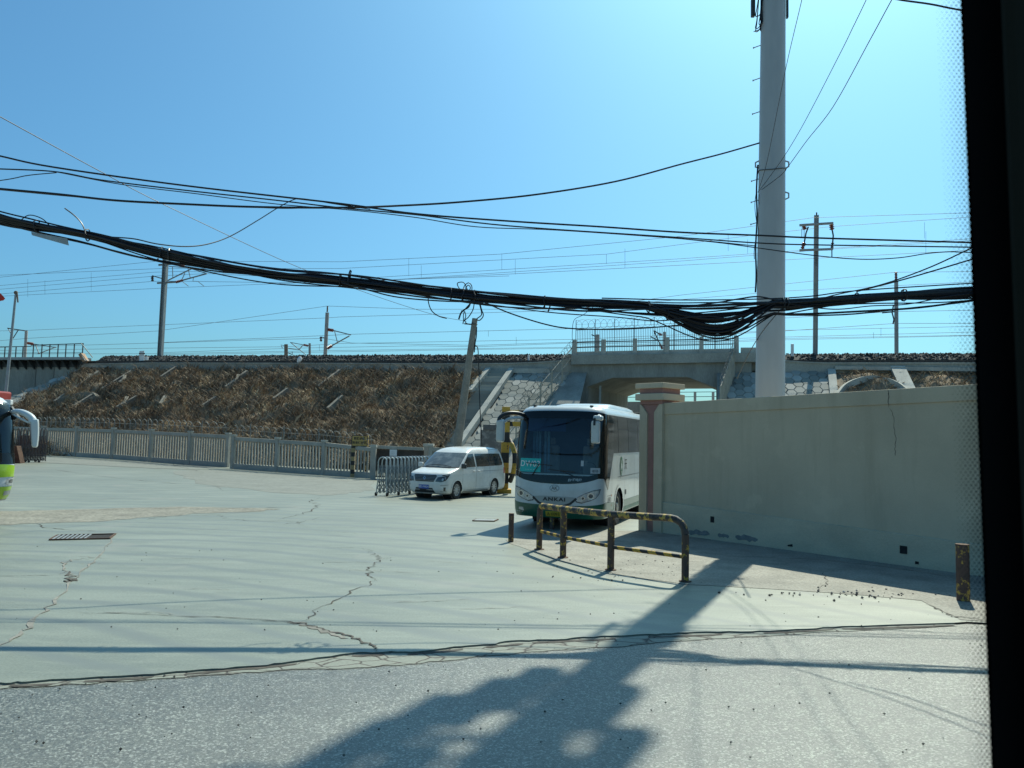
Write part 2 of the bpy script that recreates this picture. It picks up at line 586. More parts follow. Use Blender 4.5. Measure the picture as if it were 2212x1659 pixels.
def plaster(name, base):
    m, n, l, b = nodes_of(name)
    v = mapped(n, l)
    vs = mapped(n, l, (2.2, 2.2, 0.22))
    f1, _ = noise_fac(n, l, v, 0.5, 8, 0.3, 0.7)
    f2, _ = noise_fac(n, l, vs, 1.6, 7, 0.50, 0.78)
    f3, _ = noise_fac(n, l, v, 1.3, 4, 0.60, 0.66)
    f4, _ = noise_fac(n, l, v, 45, 4, 0.2, 0.8)
    c = mix_rgb(n, l, tuple(x * 0.88 for x in base), tuple(x * 1.1 for x in base), f1)
    s2 = n.new('ShaderNodeMath'); s2.operation = 'MULTIPLY'; s2.inputs[1].default_value = 0.45; l.new(f2, s2.inputs[0])
    c = mix_rgb(n, l, c, tuple(x * y for x, y in zip(base, (0.66, 0.64, 0.60))), s2.outputs[0])
    s3 = n.new('ShaderNodeMath'); s3.operation = 'MULTIPLY'; s3.inputs[1].default_value = 0.35; l.new(f3, s3.inputs[0])
    c = mix_rgb(n, l, c, tuple(x * 1.18 for x in base), s3.outputs[0])
    c = mix_rgb(n, l, c, mix_rgb(n, l, (0.92, 0.92, 0.92), (1.07, 1.07, 1.07), f4), 0.8, 'MULTIPLY')
    l.new(c, b.inputs['Base Color'])
    b.inputs['Roughness'].default_value = 0.9
    _, h = noise_fac(n, l, v, 7, 8, 0, 1, 0.7)
    bp = n.new('ShaderNodeBump'); bp.inputs['Strength'].default_value = 0.25; bp.inputs['Distance'].default_value = 0.02
    l.new(h, bp.inputs['Height']); l.new(bp.outputs[0], b.inputs['Normal'])
    return m
M_PLASTER = plaster('cream_plaster', (0.56, 0.465, 0.325))
M_PINK = mk('faded_pink_paint', (0.36, 0.19, 0.155), 0.9, var=0.16, scale=2.0, fine=0.08, fscale=30, bump=0.12, bscale=35)
M_WHITEPOLE = mk('white_pole_paint', (0.43, 0.44, 0.43), 0.45, var=0.07, scale=0.8, fine=0.04, fscale=5, stretch=(1, 1, 0.25))
# ================================================================== THE SETTING
LOTZ = 0.024

def gz(p, dz=0.0):
    return Vector((p[0], p[1], ground_z(p[0], p[1]) + dz))

g = tess([(-900, -60), (900, -60), (900, 1500), (-900, 1500)], 120, lambda x, y: (x, y, -0.012))
tag(g.build('ground', M_GROUND), 'dusty pale earth around and beyond the yard', kind='structure')

g = tess([(-60, -14), (60, -14), (60, 30), (-60, 30)], 6, lambda x, y: (x, y, 0))
tag(g.build('road', M_ROAD), 'speckled grey asphalt road across the foreground', kind='structure')

def jag(pts, amp, n, seed):
    rr = random.Random(seed)
    out = []
    for i in range(len(pts) - 1):
        a, b = Vector(pts[i]), Vector(pts[i + 1])
        for k in range(n):
            p = a.lerp(b, k / n)
            if not (i == 0 and k == 0):
                d = (b - a)
                nrm = Vector((-d.y, d.x)).normalized() if len(a) == 2 else Vector((-d.y, d.x, 0)).normalized()
                p = p + nrm * rr.uniform(-amp, amp)
            out.append(p)
    out.append(Vector(pts[-1]))
    return out

edge_px = [(-250, 1478), (0, 1480), (60, 1477), (310, 1462), (430, 1452), (560, 1442), (640, 1433), (760, 1415), (830, 1412), (900, 1412), (980, 1402), (1060, 1396), (1105, 1388), (1200, 1385), (1300, 1378), (1400, 1374), (1480, 1370), (1600, 1368), (1700, 1364), (1800, 1358), (1900, 1354), (2062, 1349)]
edge = jag([G(*p).to_2d() for p in edge_px], 0.022, 5, 3)
lot_poly = [(-70, edge[0].y - 2.5)] + [tuple(p) for p in edge] + [tuple(G(2090, 1347).to_2d()), (16, 9.2), (60, 9.2), (60, 70), (-70, 70)]
g = tess(lot_poly, 3.0, lambda x, y: (x, y, ground_z(x, y) + LOTZ))
# the slab's broken near edge has real thickness
b0 = len(g.v)
ev = [tuple((p.x, p.y, LOTZ)) for p in edge] + [tuple((p.x, p.y + 0.01, -0.005)) for p in edge]
ne = len(edge)
g.add(ev, [(i, i + 1, ne + i + 1, ne + i) for i in range(ne - 1)])
lot = tag(g.build('concrete_yard', M_LOT), 'pale cracked concrete yard in front of the fence', kind='structure')

# broken strip between slab and asphalt
low_px = [(2062, 1353), (1900, 1360), (1750, 1368), (1600, 1378), (1480, 1385), (1350, 1396), (1200, 1406), (1100, 1414), (950, 1428), (860, 1438), (740, 1444), (640, 1448), (560, 1453), (430, 1461), (310, 1470), (150, 1480), (0, 1488), (-250, 1487)]
low = jag([G(*p).to_2d() for p in low_px], 0.03, 4, 5)
bp_ = [tuple(p + Vector((0, 0.03))) for p in edge] + [tuple(p) for p in low]
g = tess(bp_, 1.5, lambda x, y: (x, y, 0.006))
tag(g.build('broken_kerb_strip', M_BROKEN), 'strip of broken concrete pieces between asphalt and yard', kind='structure')

# gritty pavement by the guard rail and along the wall
walk_px = [(1092, 1169), (1130, 1158), (1180, 1152), (1240, 1148), (1330, 1149), (1366, 1149)]
walk_bot = [(2330, 1352), (2200, 1351), (2075, 1343), (2040, 1326), (1990, 1301), (1850, 1289), (1700, 1278), (1560, 1270), (1480, 1266), (1400, 1255), (1330, 1243), (1260, 1228), (1200, 1212), (1150, 1194), (1100, 1176)]
wb = jag([G(*p).to_2d() for p in walk_bot], 0.02, 5, 11)
wk = [tuple(G(*p).to_2d()) for p in walk_px] + [(4.6, 20.5), (16, 20.5), (20, 9.8)] + [tuple(p) for p in wb]
g = tess(wk, 1.5, lambda x, y: (x, y, LOTZ + 0.006))
tag(g.build('pavement', M_WALK), 'gritty worn pavement between guard rail and wall', kind='structure')

def sheet(name, px, mat, dz, label, amp=0.0, seed=1, step=2.0):
    pts = [G(*p).to_2d() for p in px]
    if amp:
        pts = jag(pts + [pts[0]], amp, 4, seed)[:-1]
    g = tess([tuple(p) for p in pts], step, lambda x, y: (x, y, ground_z(x, y) + LOTZ + dz))
    return tag(g.build(name, mat), label, kind='structure')

sheet('dirt_patch', [(-200, 1108), (0, 1106), (100, 1105), (300, 1098), (380, 1097), (480, 1098), (600, 1101), (560, 1107), (420, 1112), (300, 1121), (200, 1129), (80, 1133), (0, 1137), (-200, 1142)], M_DIRT, 0.005, 'band of tan dirt over sunken concrete', 0.12, 4)
sheet('worn_patch', [(380, 1018), (480, 1017), (600, 1026), (800, 1040), (806, 1060), (760, 1066), (690, 1072), (560, 1062), (450, 1050), (400, 1034)], M_WORN, 0.005, 'rough worn patch of yard before the fence', 0.3, 6)
sheet('worn_patch', [(90, 988), (300, 999), (480, 1012), (420, 1016), (260, 1010), (80, 1000)], M_WORN, 0.009, 'rough worn strip at the foot of the fence', 0.25, 8)

# cracks: ragged strips of dirt lying in the slab
def crack(px, w, mat, dz=0.008, seed=1, amp=0.03, n=7):
    rr = random.Random(seed)
    pts = [G(*p) for p in px]
    pl = jag([p.to_2d() for p in pts], amp, n, seed)
    L, Rr = [], []
    for i, p in enumerate(pl):
        d = (pl[min(i + 1, len(pl) - 1)] - pl[max(i - 1, 0)])
        if d.length < 1e-6: d = Vector((1, 0))
        d.normalize()
        nn = Vector((-d.y, d.x))
        taper = min(1, 0.25 + 4 * i / len(pl), 0.25 + 4 * (len(pl) - 1 - i) / len(pl))
        ww = w * 0.62 * taper * rr.choice((0.35, 0.6, 0.8, 1.0, 1.3, 1.9)) * 0.5
        L.append(p + nn * ww); Rr.append(p - nn * ww)
    vs = [gz(p, LOTZ + dz) for p in L] + [gz(p, LOTZ + dz) for p in Rr]
    k = len(pl)
    m = MB().add(vs, [(i, i + 1, k + i + 1, k + i) for i in range(k - 1)])
    o = m.build('crack', mat, fix=False)
    o.parent = lot
    return o

crack([(133, 1328), (270, 1330), (420, 1337), (530, 1340), (650, 1350)], 0.020, M_CRACK, seed=2)
crack([(560, 1344), (650, 1350), (700, 1366), (760, 1381), (800, 1398), (812, 1412)], 0.045, M_CRACK, 0.009, seed=3, amp=0.04)
crack([(620, 1350), (650, 1352), (700, 1370), (755, 1384)], 0.10, M_JOINT, 0.006, seed=33, amp=0.05)
crack([(650, 1348), (682, 1325), (745, 1288), (800, 1266), (812, 1255)], 0.03, M_CRACK, 0.0085, seed=4, amp=0.06)
crack([(812, 1255), (797, 1240), (806, 1222), (822, 1210), (806, 1202), (800, 1190)], 0.035, M_CRACK, 0.0085, seed=5, amp=0.08)
crack([(800, 1190), (760, 1186), (700, 1187)], 0.015, M_CRACK, seed=6, amp=0.05)
crack([(822, 1210), (850, 1208)], 0.02, M_CRACK, seed=66, amp=0.05)
crack([(255, 1152), (210, 1213), (165, 1250), (110, 1310), (60, 1362), (0, 1405), (-60, 1450)], 0.06, M_JOINT, 0.0075, seed=7, amp=0.05)
crack([(165, 1250), (140, 1242), (135, 1218), (160, 1212), (205, 1208)], 0.05, M_JOINT, 0.0085, seed=8, amp=0.07)
crack([(150, 1238), (158, 1258), (140, 1262)], 0.10, M_CRACK, 0.009, seed=9, amp=0.1)
crack([(-20, 1249), (60, 1247), (140, 1246)], 0.02, M_CRACK, seed=10, amp=0.03)
crack([(690, 1218), (760, 1217), (800, 1219)], 0.02, M_JOINT, seed=12, amp=0.03)
crack([(80, 1133), (95, 1142), (160, 1148), (250, 1150)], 0.03, M_CRACK, 0.0085, seed=13, amp=0.04)
crack([(310, 1125), (360, 1118), (420, 1116), (500, 1112), (580, 1103)], 0.03, M_CRACK, 0.0095, seed=14, amp=0.05)
crack([(470, 1112), (490, 1124), (560, 1128), (640, 1129), (655, 1137)], 0.025, M_CRACK, 0.0095, seed=15, amp=0.08)
crack([(600, 1124), (650, 1113), (690, 1092), (668, 1083), (690, 1076)], 0.035, M_CRACK, 0.0095, seed=16, amp=0.15)
crack([(690, 1120), (640, 1132), (590, 1137)], 0.02, M_CRACK, seed=17, amp=0.08)
crack([(40, 1013), (120, 1016), (260, 1035), (380, 1046), (470, 1053), (480, 1062)], 0.03, M_CRACK, seed=18, amp=0.1)
crack([(370, 980 + 20), (378, 1008), (420, 1015), (440, 1022)], 0.05, M_CRACK, 0.012, seed=19, amp=0.2)
crack([(640, 1097), (560, 1099), (470, 1100), (300, 1100), (180, 1104)], 0.05, M_CRACK, 0.0095, seed=20, amp=0.05)
crack([(770, 1109), (830, 1111), (900, 1116), (1000, 1123)], 0.02, M_JOINT, seed=21, amp=0.06)
crack([(700, 1140), (820, 1143), (900, 1144)], 0.015, M_JOINT, seed=22, amp=0.05)
crack([(230, 1228), (420, 1221), (520, 1220)], 0.012, M_JOINT, seed=23, amp=0.03)
crack([(860, 1160), (780, 1156), (720, 1150), (640, 1147)], 0.012, M_JOINT, seed=24, amp=0.05)
crack([(2000, 1308), (2040, 1328), (2062, 1338), (2085, 1338), (2130, 1345)], 0.035, M_CRACK, 0.010, seed=25, amp=0.03)
crack([(1500, 1203), (1640, 1207), (1760, 1212), (1900, 1226), (2130, 1262)], 0.03, M_CRACK, 0.010, seed=26, amp=0.04)
crack([(1400, 1192), (1500, 1196), (1580, 1203)], 0.03, M_CRACK, 0.010, seed=27, amp=0.05)
crack([(1780, 1240), (1790, 1260), (1775, 1276)], 0.02, M_CRACK, 0.010, seed=28, amp=0.05)
crack([(1450, 1216), (1560, 1218), (1640, 1222)], 0.015, M_CRACK, 0.010, seed=29, amp=0.05)
# flat dark strips painting the shaded gap under the lifted slab edge
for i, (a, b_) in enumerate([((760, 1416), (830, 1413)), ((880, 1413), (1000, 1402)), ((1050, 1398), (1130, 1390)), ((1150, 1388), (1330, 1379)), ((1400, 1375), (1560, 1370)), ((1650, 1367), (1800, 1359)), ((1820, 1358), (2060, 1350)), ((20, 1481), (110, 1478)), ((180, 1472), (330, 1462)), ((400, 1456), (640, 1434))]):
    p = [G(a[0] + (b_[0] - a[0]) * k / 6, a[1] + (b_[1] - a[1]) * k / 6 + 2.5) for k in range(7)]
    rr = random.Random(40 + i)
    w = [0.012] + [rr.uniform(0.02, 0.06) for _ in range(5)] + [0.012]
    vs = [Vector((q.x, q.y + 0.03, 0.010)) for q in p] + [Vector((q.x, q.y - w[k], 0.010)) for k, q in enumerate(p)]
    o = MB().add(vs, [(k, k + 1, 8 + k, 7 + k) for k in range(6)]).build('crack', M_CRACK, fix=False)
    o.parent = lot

rr = random.Random(123)
for i in range(16):
    x, y = rr.uniform(80, 1000), rr.uniform(1060, 1330)
    L = rr.uniform(60, 260)
    sl = rr.uniform(-0.06, 0.06)
    crack([(x, y), (x + L * 0.5, y + sl * L * 0.5 + rr.uniform(-3, 3)), (x + L, y + sl * L)], 0.018, M_JOINT, 0.0072 + 0.0001 * i, seed=200 + i, amp=0.04)
# drains
def drain(px, nb, label):
    q = [G(*p) for p in px]       # near-left, near-right, far-right, far-left
    c = sum(q, Vector()) / 4
    t = thing('drain_grate', (c.x, c.y, LOTZ), label, 'drain grate')
    z = LOTZ + 0.007
    m = MB().add([(p.x, p.y, z) for p in q], [(0, 1, 2, 3)])
    m.build('pit', M_PIT, t, fix=False)
    fr = MB()
    for i in range(4):
        a, b_ = q[i], q[(i + 1) % 4]
        fr.bar((a.x, a.y, z + 0.012), (b_.x, b_.y, z + 0.012), 0.035, 0.02)
    fr.build('frame', M_RUST, t)
    bars = MB()
    for k in range(nb):
        u = (k + 0.6) / (nb + 0.2) * (0.62 if nb < 10 else 1.0)
        a, b_ = q[0].lerp(q[1], u), q[3].lerp(q[2], u)
        bars.bar((a.x, a.y, z + 0.014), (b_.x, b_.y, z + 0.014), 0.035, 0.016)
    bars.build('bars', M_STEEL, t)
    return t
M_PIT = mk('drain_pit', (0.015, 0.013, 0.012), 0.95, var=0.5, scale=10)
drain([(107, 1170), (236, 1167), (249, 1157), (124, 1160)], 8, 'iron street drain with half its bars clogged by dirt, left of the yard')
drain([(1021, 1128), (1067, 1129), (1076, 1125), (1030, 1124)], 12, 'small drain cover flush in the yard before the white coach')

# ------------------------------------------------------------------ railway embankment
L0 = ST(180, 797); L1 = ST(22, 884)
def line_at(a, b, t):
    k = (t - a[1]) / (b[1] - a[1])
    return a[0] + (b[0] - a[0]) * k
SA, SB = ST(1045, 800), ST(962, 955)     # staircase, near its left edge
def lump(s, t):
    h = 0.55 * (mnoise.noise(Vector((s * 0.45, t * 0.6, 3.1))) + 0.5 * mnoise.noise(Vector((s * 1.3, t * 1.5, 7.7)))) + 0.12 * mnoise.noise(Vector((s * 4, t * 4, 1)))
    return max(-0.05, h + 0.18)
def earth_poly(a, b, c, d):
    return [a, b, c, d]
eL = [(L0[0], 0.0), (line_at(L0, L1, TMAX), TMAX), (line_at(SA, SB, TMAX), TMAX), (line_at(SA, SB, 0), 0.0)]
def edge_fade(s, t):
    return min(1, sstep(t / 0.8))
emb = tess(eL, 0.4, lambda s, t: ES(s, t, -0.06 + lump(s, t) * edge_fade(s, t)), stepy=0.35)
embankment = tag(emb.build('embankment', M_EARTH, smooth=True), 'railway embankment slope under dry brown growth', kind='structure')
RA, RB = ST(1800, 803), ST(1803, 900)
eR = [(RA[0] + 0.2, 0.0), (line_at(RA, RB, TMAX) + 0.2, TMAX), (60, TMAX), (60, 0.0)]
emb2 = tess(eR, 0.5, lambda s, t: ES(s, t, -0.06 + lump(s, t) * edge_fade(s, t)), stepy=0.4)
e2 = emb2.build('slope_east', M_EARTH, embankment, smooth=True)
# core under everything so nothing is hollow
core = MB()
def core_seg(s0, s1, drop=0.25):
    core.hexa([LB(s0, -TMAX, -0.1), LB(s1, -TMAX, -0.1), LB(s1, 14.5, -0.1), LB(s0, 14.5, -0.1), LB(s0, -TMAX, 0.02), LB(s1, -TMAX, 0.02), LB(s1, 14.5, ZTOP), LB(s0, 14.5, ZTOP)])
def core_prism(s0, s1, t_off=0.3):
    prof = [(-TMAX - 0.2 + 0.4, -0.1), (-TMAX + 0.25, 0.0), (-0.3, ZTOP - SLOPE * 0.3 - t_off), (0.0, 7.4), (14.5, 7.4), (14.5, -0.1)]
    core.prism([LB(s0, k, z) for k, z in prof], EMB_E * (s1 - s0))
S_BR0 = sz(1241, 769)[0]; S_BR1 = sz(1590, 762)[0]
S_OP0 = sz(1269, 836)[0]; S_OP1 = sz(1547, 838.5)[0]
core_prism(line_at(L0, L1, 0.0) + 0.1, S_OP0 - 2.2)
core_prism(S_OP1 + 2.0, 60)
core.build('core', M_EARTH, embankment)

M_RIB = mk('mossy_rib_concrete', (0.24, 0.215, 0.17), 0.9, var=0.3, scale=1.5)
# ribs of concrete in the growth
ribs = [[(123, 877), (170, 845), (217, 812)], [(183, 836), (193, 828), (197, 818)], [(167, 886), (205, 862)], [(225, 850), (287, 812)], [(257, 890), (272, 880), (277, 868)], [(270, 884), (300, 866)],
        [(350, 883), (357, 872), (360, 866)], [(352, 824), (385, 802)], [(443, 886), (470, 868)], [(492, 846), (537, 812)], [(507, 836), (515, 828), (517, 820)], [(690, 846), (737, 810)],
        [(127, 876), (157, 864), (200, 860), (213, 868)], [(357, 882), (383, 872), (400, 866)], [(200, 872), (216, 865)], [(262, 836), (270, 829), (272, 821)], [(595, 872), (625, 850)], [(850, 838), (870, 815)], [(712, 893), (742, 866)]]
for rb in ribs:
    pts = [ES(*ST(*p), 0.26) for p in rb]
    pts = curve(pts, 5)
    m = MB()
    for a, b_ in zip(pts[:-1], pts[1:]):
        m.bar(a, b_ + (b_ - a) * 0.05, 0.26, 0.5, up=Vector((0, 0, 1)))
    m.build('concrete_rib', M_RIB, embankment)
# right-hand side: arch rib, kerbs and the pale top course
m = MB()
pts = curve([ES(*ST(*p), 0.34) for p in [(1806, 868), (1822, 848), (1845, 835), (1878, 827), (1910, 831), (1938, 842), (1960, 858)]], 5)
for a, b_ in zip(pts[:-1], pts[1:]):
    m.bar(a, b_, 0.18, 0.4)
m.build('concrete_rib', M_CONC_L, embankment)
def slope_strip(px, w, h, name, mat, off=0.1):
    m = MB()
    pts = [ES(*ST(*p), off) for p in px]
    for a, b_ in zip(pts[:-1], pts[1:]):
        m.bar(a, b_, w, h)
    return m.build(name, mat, embankment)
slope_strip([(1796, 803), (1803, 872)], 0.5, 0.3, 'slope_kerb', M_CONC_L)
slope_strip([(1937, 802), (1962, 856)], 0.9, 0.25, 'slope_kerb', M_CONC_L, 0.3)
slope_strip([(1803, 803), (2160, 808)], 0.3, 0.25, 'slope_kerb', M_CONC_L, 0.3)
slope_strip([(180, 797), (245, 797.5)], 0.25, 0.2, 'slope_kerb', M_CONC_L, 0.25)

# hexagon pavers
def hexfield(poly, name, size=0.36, parent=None):
    m = MB()
    base = tess(poly, 2.0, lambda s, t: ES(s, t, -0.02))
    b_ = base.build(name + '_bed', M_CONC_D, parent)
    bm2 = poly
    def inside(x, y):
        c = False
        for i in range(len(bm2)):
            x1, y1 = bm2[i]; x2, y2 = bm2[i - 1]
            if (y1 > y) != (y2 > y) and x < (x2 - x1) * (y - y1) / (y2 - y1) + x1:
                c = not c
        return c
    s0, s1 = min(p[0] for p in poly), max(p[0] for p in poly)
    t0, t1 = min(p[1] for p in poly), max(p[1] for p in poly)
    dx, dy = size * 1.5, size * math.sqrt(3)
    i = 0
    s = s0
    rr = random.Random(5)
    while s < s1:
        t = t0 + (dy / 2 if i % 2 else 0)
        while t < t1:
            if inside(s, t):
                j = rr.uniform(-0.012, 0.012)
                rot = rr.uniform(-0.03, 0.03)
                jt = [(rr.uniform(-0.02, 0.02), rr.uniform(-0.02, 0.02)) for k in range(6)]
                lo = [ES(s + (size - 0.008) * math.cos(R(60 * k) + rot) + jt[k][0], t + (size - 0.008) * math.sin(R(60 * k) + rot) + jt[k][1], 0) for k in range(6)]
                hi = [ES(s + (size - 0.032) * math.cos(R(60 * k) + rot) + jt[k][0], t + (size - 0.032) * math.sin(R(60 * k) + rot) + jt[k][1], 0.05 + j) for k in range(6)]
                m.add(lo + hi, [tuple(range(6, 12))] + [(k, (k + 1) % 6, 6 + (k + 1) % 6, 6 + k) for k in range(6)])
            t += dy
        s += dx
        i += 1
    return m.build(name, M_HEX, parent, fix=False)
STB = (line_at(ST(1107, 800), ST(995, 962), 0.25), line_at(ST(1107, 800), ST(995, 962), TMAX))
FNB = (ST(1232, 803), ST(1150, 900))
hexfield([(STB[0] + 0.35, 0.25), (STB[1] + 0.35, TMAX), (line_at(*FNB, TMAX) + 0.2, TMAX), (line_at(*FNB, 0.25) + 0.2, 0.25)], 'hexagon_pavers', 0.37, embankment)
LW = [(ST(173, 797)[0], 0.0), (L0[0], 0.0), (line_at(L0, L1, TMAX), TMAX), (line_at(ST(173.6, 796.8), ST(13, 862), TMAX), TMAX)]
hexfield(LW, 'hexagon_pavers', 0.37, embankment)
RH0, RH1 = ST(1588, 806), ST(1562, 880)
hexfield([(line_at(RH0, RH1, 0.2), 0.2), (line_at(RH0, RH1, TMAX), TMAX), (line_at(RA, RB, TMAX), TMAX), (RA[0], 0.2)], 'hexagon_pavers', 0.37, embankment)
# plain wing strips either side of the opening
m = tess([(line_at(*FNB, 0.0) + 0.2, 0.0), (line_at(*FNB, TMAX) + 0.2, TMAX), (S_OP0 - 0.02, TMAX), (S_OP0 - 0.02, 0.0)], 1.5, lambda s, t: ES(s, t, 0.02))
m.build('wing_slope', M_CONC_D, embankment)
m = tess([(S_OP1 + 0.02, 0.0), (S_OP1 + 0.02, TMAX), (line_at(RH0, RH1, TMAX), TMAX), (line_at(RH0, RH1, 0.0), 0.0)], 1.5, lambda s, t: ES(s, t, 0.02))
m.build('wing_slope', M_CONC_D, embankment)

# staircase up the slope
stair_t = thing('staircase', ES(line_at(SA, SB, TMAX), TMAX), 'grey concrete steps climbing the embankment beside the hexagon paving', 'staircase')
m = MB()
NS = 30
for i in range(NS):
    t0, t1 = TMAX * i / NS, TMAX * (i + 1) / NS
    a0, a1 = line_at(SA, SB, t0), line_at(ST(1107, 800), ST(995, 962), t0)
    z1 = ZTOP - SLOPE * t0
    z0 = ZTOP - SLOPE * t1
    q = [EMB_O + EMB_E * a0 + EMB_N * t1, EMB_O + EMB_E * a1 + EMB_N * t1, EMB_O + EMB_E * a1 + EMB_N * t0, EMB_O + EMB_E * a0 + EMB_N * t0]
    m.hexa([Vector((p.x, p.y, z0 - 0.35)) for p in q] + [Vector((p.x, p.y, z1 - 0.02)) for p in q])
m.build('steps', island_mat('step_concrete', [(0, (0.24, 0.235, 0.20)), (0.5, (0.34, 0.33, 0.28)), (1, (0.44, 0.425, 0.36))]), stair_t)
for (p0, p1, nm) in (((1107, 800), (995, 962), 'kerb'), ((1057, 800), (1016, 850), 'kerb')):
    a, b_ = ST(*p0), ST(*p1)
    m = MB()
    tt1 = TMAX if p0[0] > 1100 else b_[1]
    m.bar(ES(a[0], 0.1, 0.12), ES(line_at(a, b_, tt1), tt1, 0.12), 0.42, 0.4)
    m.build(nm, M_CONC_L, stair_t)
m = MB()
m.bar(ES(STB[0], 0.2, 0.12), ES(ST(1190, 800)[0], 0.2, 0.12), 0.3, 0.35)
m.build('slope_kerb', M_CONC_L, embankment)

# coping wall along the top
def coping(pxs, name_label):
    m = MB()
    pts = [sz(px, py) for px, py in pxs]
    for (s0, z0), (s1, z1) in zip(pts[:-1], pts[1:]):
        m.hexa([LB(s0, -0.05, ZTOP - 0.45), LB(s1, -0.05, ZTOP - 0.45), LB(s1, 0.4, ZTOP - 0.45), LB(s0, 0.4, ZTOP - 0.45), LB(s0, -0.05, z0 - 0.1), LB(s1, -0.05, z1 - 0.1), LB(s1, 0.4, z1 - 0.1), LB(s0, 0.4, z0 - 0.1)])
        m.hexa([LB(s0, -0.13, z0 - 0.1), LB(s1, -0.13, z1 - 0.1), LB(s1, 0.42, z1 - 0.1), LB(s0, 0.42, z0 - 0.1), LB(s0, -0.13, z0), LB(s1, -0.13, z1), LB(s1, 0.42, z1), LB(s0, 0.42, z0)])
    return tag(m.build('coping_wall', M_CONC), name_label, 'low wall')
coping([(177, 786), (330, 783), (500, 783.5), (737, 784), (900, 785), (1030, 785), (1100, 784), (1160, 782), (1204, 779), (1237, 776)], 'low grey concrete coping along the embankment top, left of the bridge')
coping([(1640, 772), (1668, 774), (1695, 778), (1730, 781), (1780, 783), (1900, 783), (2300, 783)], 'low grey concrete coping along the embankment top, behind the white pole')

# ballast: a bed and stones
bed = MB()
def bed_seg(s0, s1, zf=7.9):
    prof = [(0.42, 7.3), (0.42, zf), (2.0, 8.84), (14, 8.84), (15.5, 7.8), (15.5, 7.3)]
    bed.prism([LB(s0, k, z) for k, z in prof], EMB_E * (s1 - s0))
SBL0 = sz(188, 775)[0]
bed_seg(SBL0, S_BR0 - 0.3)
bed_seg(S_BR1 + 0.6, 60)
bed.prism([LB(SBL0 - 40, k, z) for k, z in [(0.6, 7.5), (0.6, 8.3), (14, 8.3), (14, 7.5)]], EMB_E * 140)
bedo = tag(bed.build('railway_bed', M_BALBED), 'railway track bed on top of the embankment', kind='structure')
m = MB()
rr = random.Random(21)
ico = [Vector(p).normalized() for p in ((1, 0, 0.2), (-1, 0.1, 0), (0, 1, -0.1), (0.1, -1, 0.1), (0, 0.2, 1), (0.1, 0, -1))]
icf = [(0, 2, 4), (2, 1, 4), (1, 3, 4), (3, 0, 4), (2, 0, 5), (1, 2, 5), (3, 1, 5), (0, 3, 5)]
def stone(c, r):
    q = [rr.uniform(0.6, 1.2) for _ in range(6)]
    a = rr.uniform(0, 6.28)
    ca, sa = math.cos(a), math.sin(a)
    m.add([Vector((c.x + r * q[i] * (v.x * ca - v.y * sa), c.y + r * q[i] * (v.x * sa + v.y * ca), c.z + 0.8 * r * q[i] * v.z)) for i, v in enumerate(ico)], icf)
for (s0, s1) in ((SBL0, S_BR0 - 0.5), (S_BR1 + 0.8, 40)):
    cnt = int((s1 - s0) * 115)
    for _ in range(cnt):
        s = rr.uniform(s0, s1); k = rr.uniform(0.45, 2.5)
        z = 7.9 + min(1, (k - 0.42) / 1.58) * 0.94
        stone(LB(s, k, z + rr.uniform(-0.04, 0.07)), rr.uniform(0.05, 0.14))
tag(m.build('ballast', M_BALLAST, fix=False), 'dark crushed stone ballast along the tracks', kind='stuff')

# dry growth
def growth(npt, polys, seed, mat, wmin, wmax, lmin, lmax, nb, dens=None, spread=0.18):
    rr = random.Random(seed)
    m = MB()
    n = 0
    while n < npt:
        sa, t, w = polys(rr)
        if dens and rr.random() > dens(sa, t): continue
        n += 1
        base = ES(sa, t, -0.1 + lump(sa, t) * edge_fade(sa, t))
        for _ in range(nb):
            h = rr.uniform(lmin, lmax)
            az = rr.uniform(0, 6.283)
            le = rr.uniform(0.15, 1.0)
            d = Vector((math.cos(az) * le, math.sin(az) * le, 1)).normalized()
            o = base + Vector((rr.uniform(-spread, spread), rr.uniform(-spread, spread), 0))
            sd = Vector((math.sin(az + 1.57), math.cos(az), 0)) * rr.uniform(wmin, wmax)
            mid = o + d * h * 0.6
            tip = o + d * h + Vector((math.cos(az), math.sin(az), -0.3)) * h * 0.3
            m.add([o - sd, o + sd, mid + sd * 0.7, tip, mid - sd * 0.7], [(0, 1, 2, 3, 4)])
    return m
def polyL(rr):
    t = TMAX * rr.random()
    a, b_ = line_at(L0, L1, t), line_at(SA, SB, t)
    return rr.uniform(a + 0.2, b_ - 0.1 + 0.5 * (t / TMAX)), t, 1
def polyR(rr):
    t = 4.2 * rr.random()
    return rr.uniform(line_at(RA, RB, t) + 0.6, 42), t, 1
def d1(s, t): return max(0.05, min(1, 0.55 + 1.3 * mnoise.noise(Vector((s * 0.5, t * 0.7, 9)))))
def d2(s, t): return max(0.03, min(1, 0.35 - 1.6 * mnoise.noise(Vector((s * 0.5, t * 0.7, 9)))))
m = growth(9000, polyL, 1, None, 0.012, 0.03, 0.2, 0.6, 4, d1)
m2 = growth(1500, polyR, 2, None, 0.012, 0.03, 0.15, 0.5, 4)
m.add(m2.v, m2.f)
tag(m.build('dry_grass', M_GRASS, fix=False), 'dry straw coloured grass on the embankment', kind='stuff')
m = growth(4200, polyL, 3, None, 0.01, 0.035, 0.3, 0.9, 6, d2, 0.3)
m2 = growth(500, polyR, 4, None, 0.01, 0.03, 0.2, 0.6, 5, None, 0.3)
m.add(m2.v, m2.f)
m3 = growth(900, polyL, 8, None, 0.008, 0.016, 0.9, 1.6, 3, d1, 0.25)
m.add(m3.v, m3.f)
tag(m.build('dry_scrub', M_TWIG, fix=False), 'dark leafless scrub tangled over the embankment', kind='stuff')
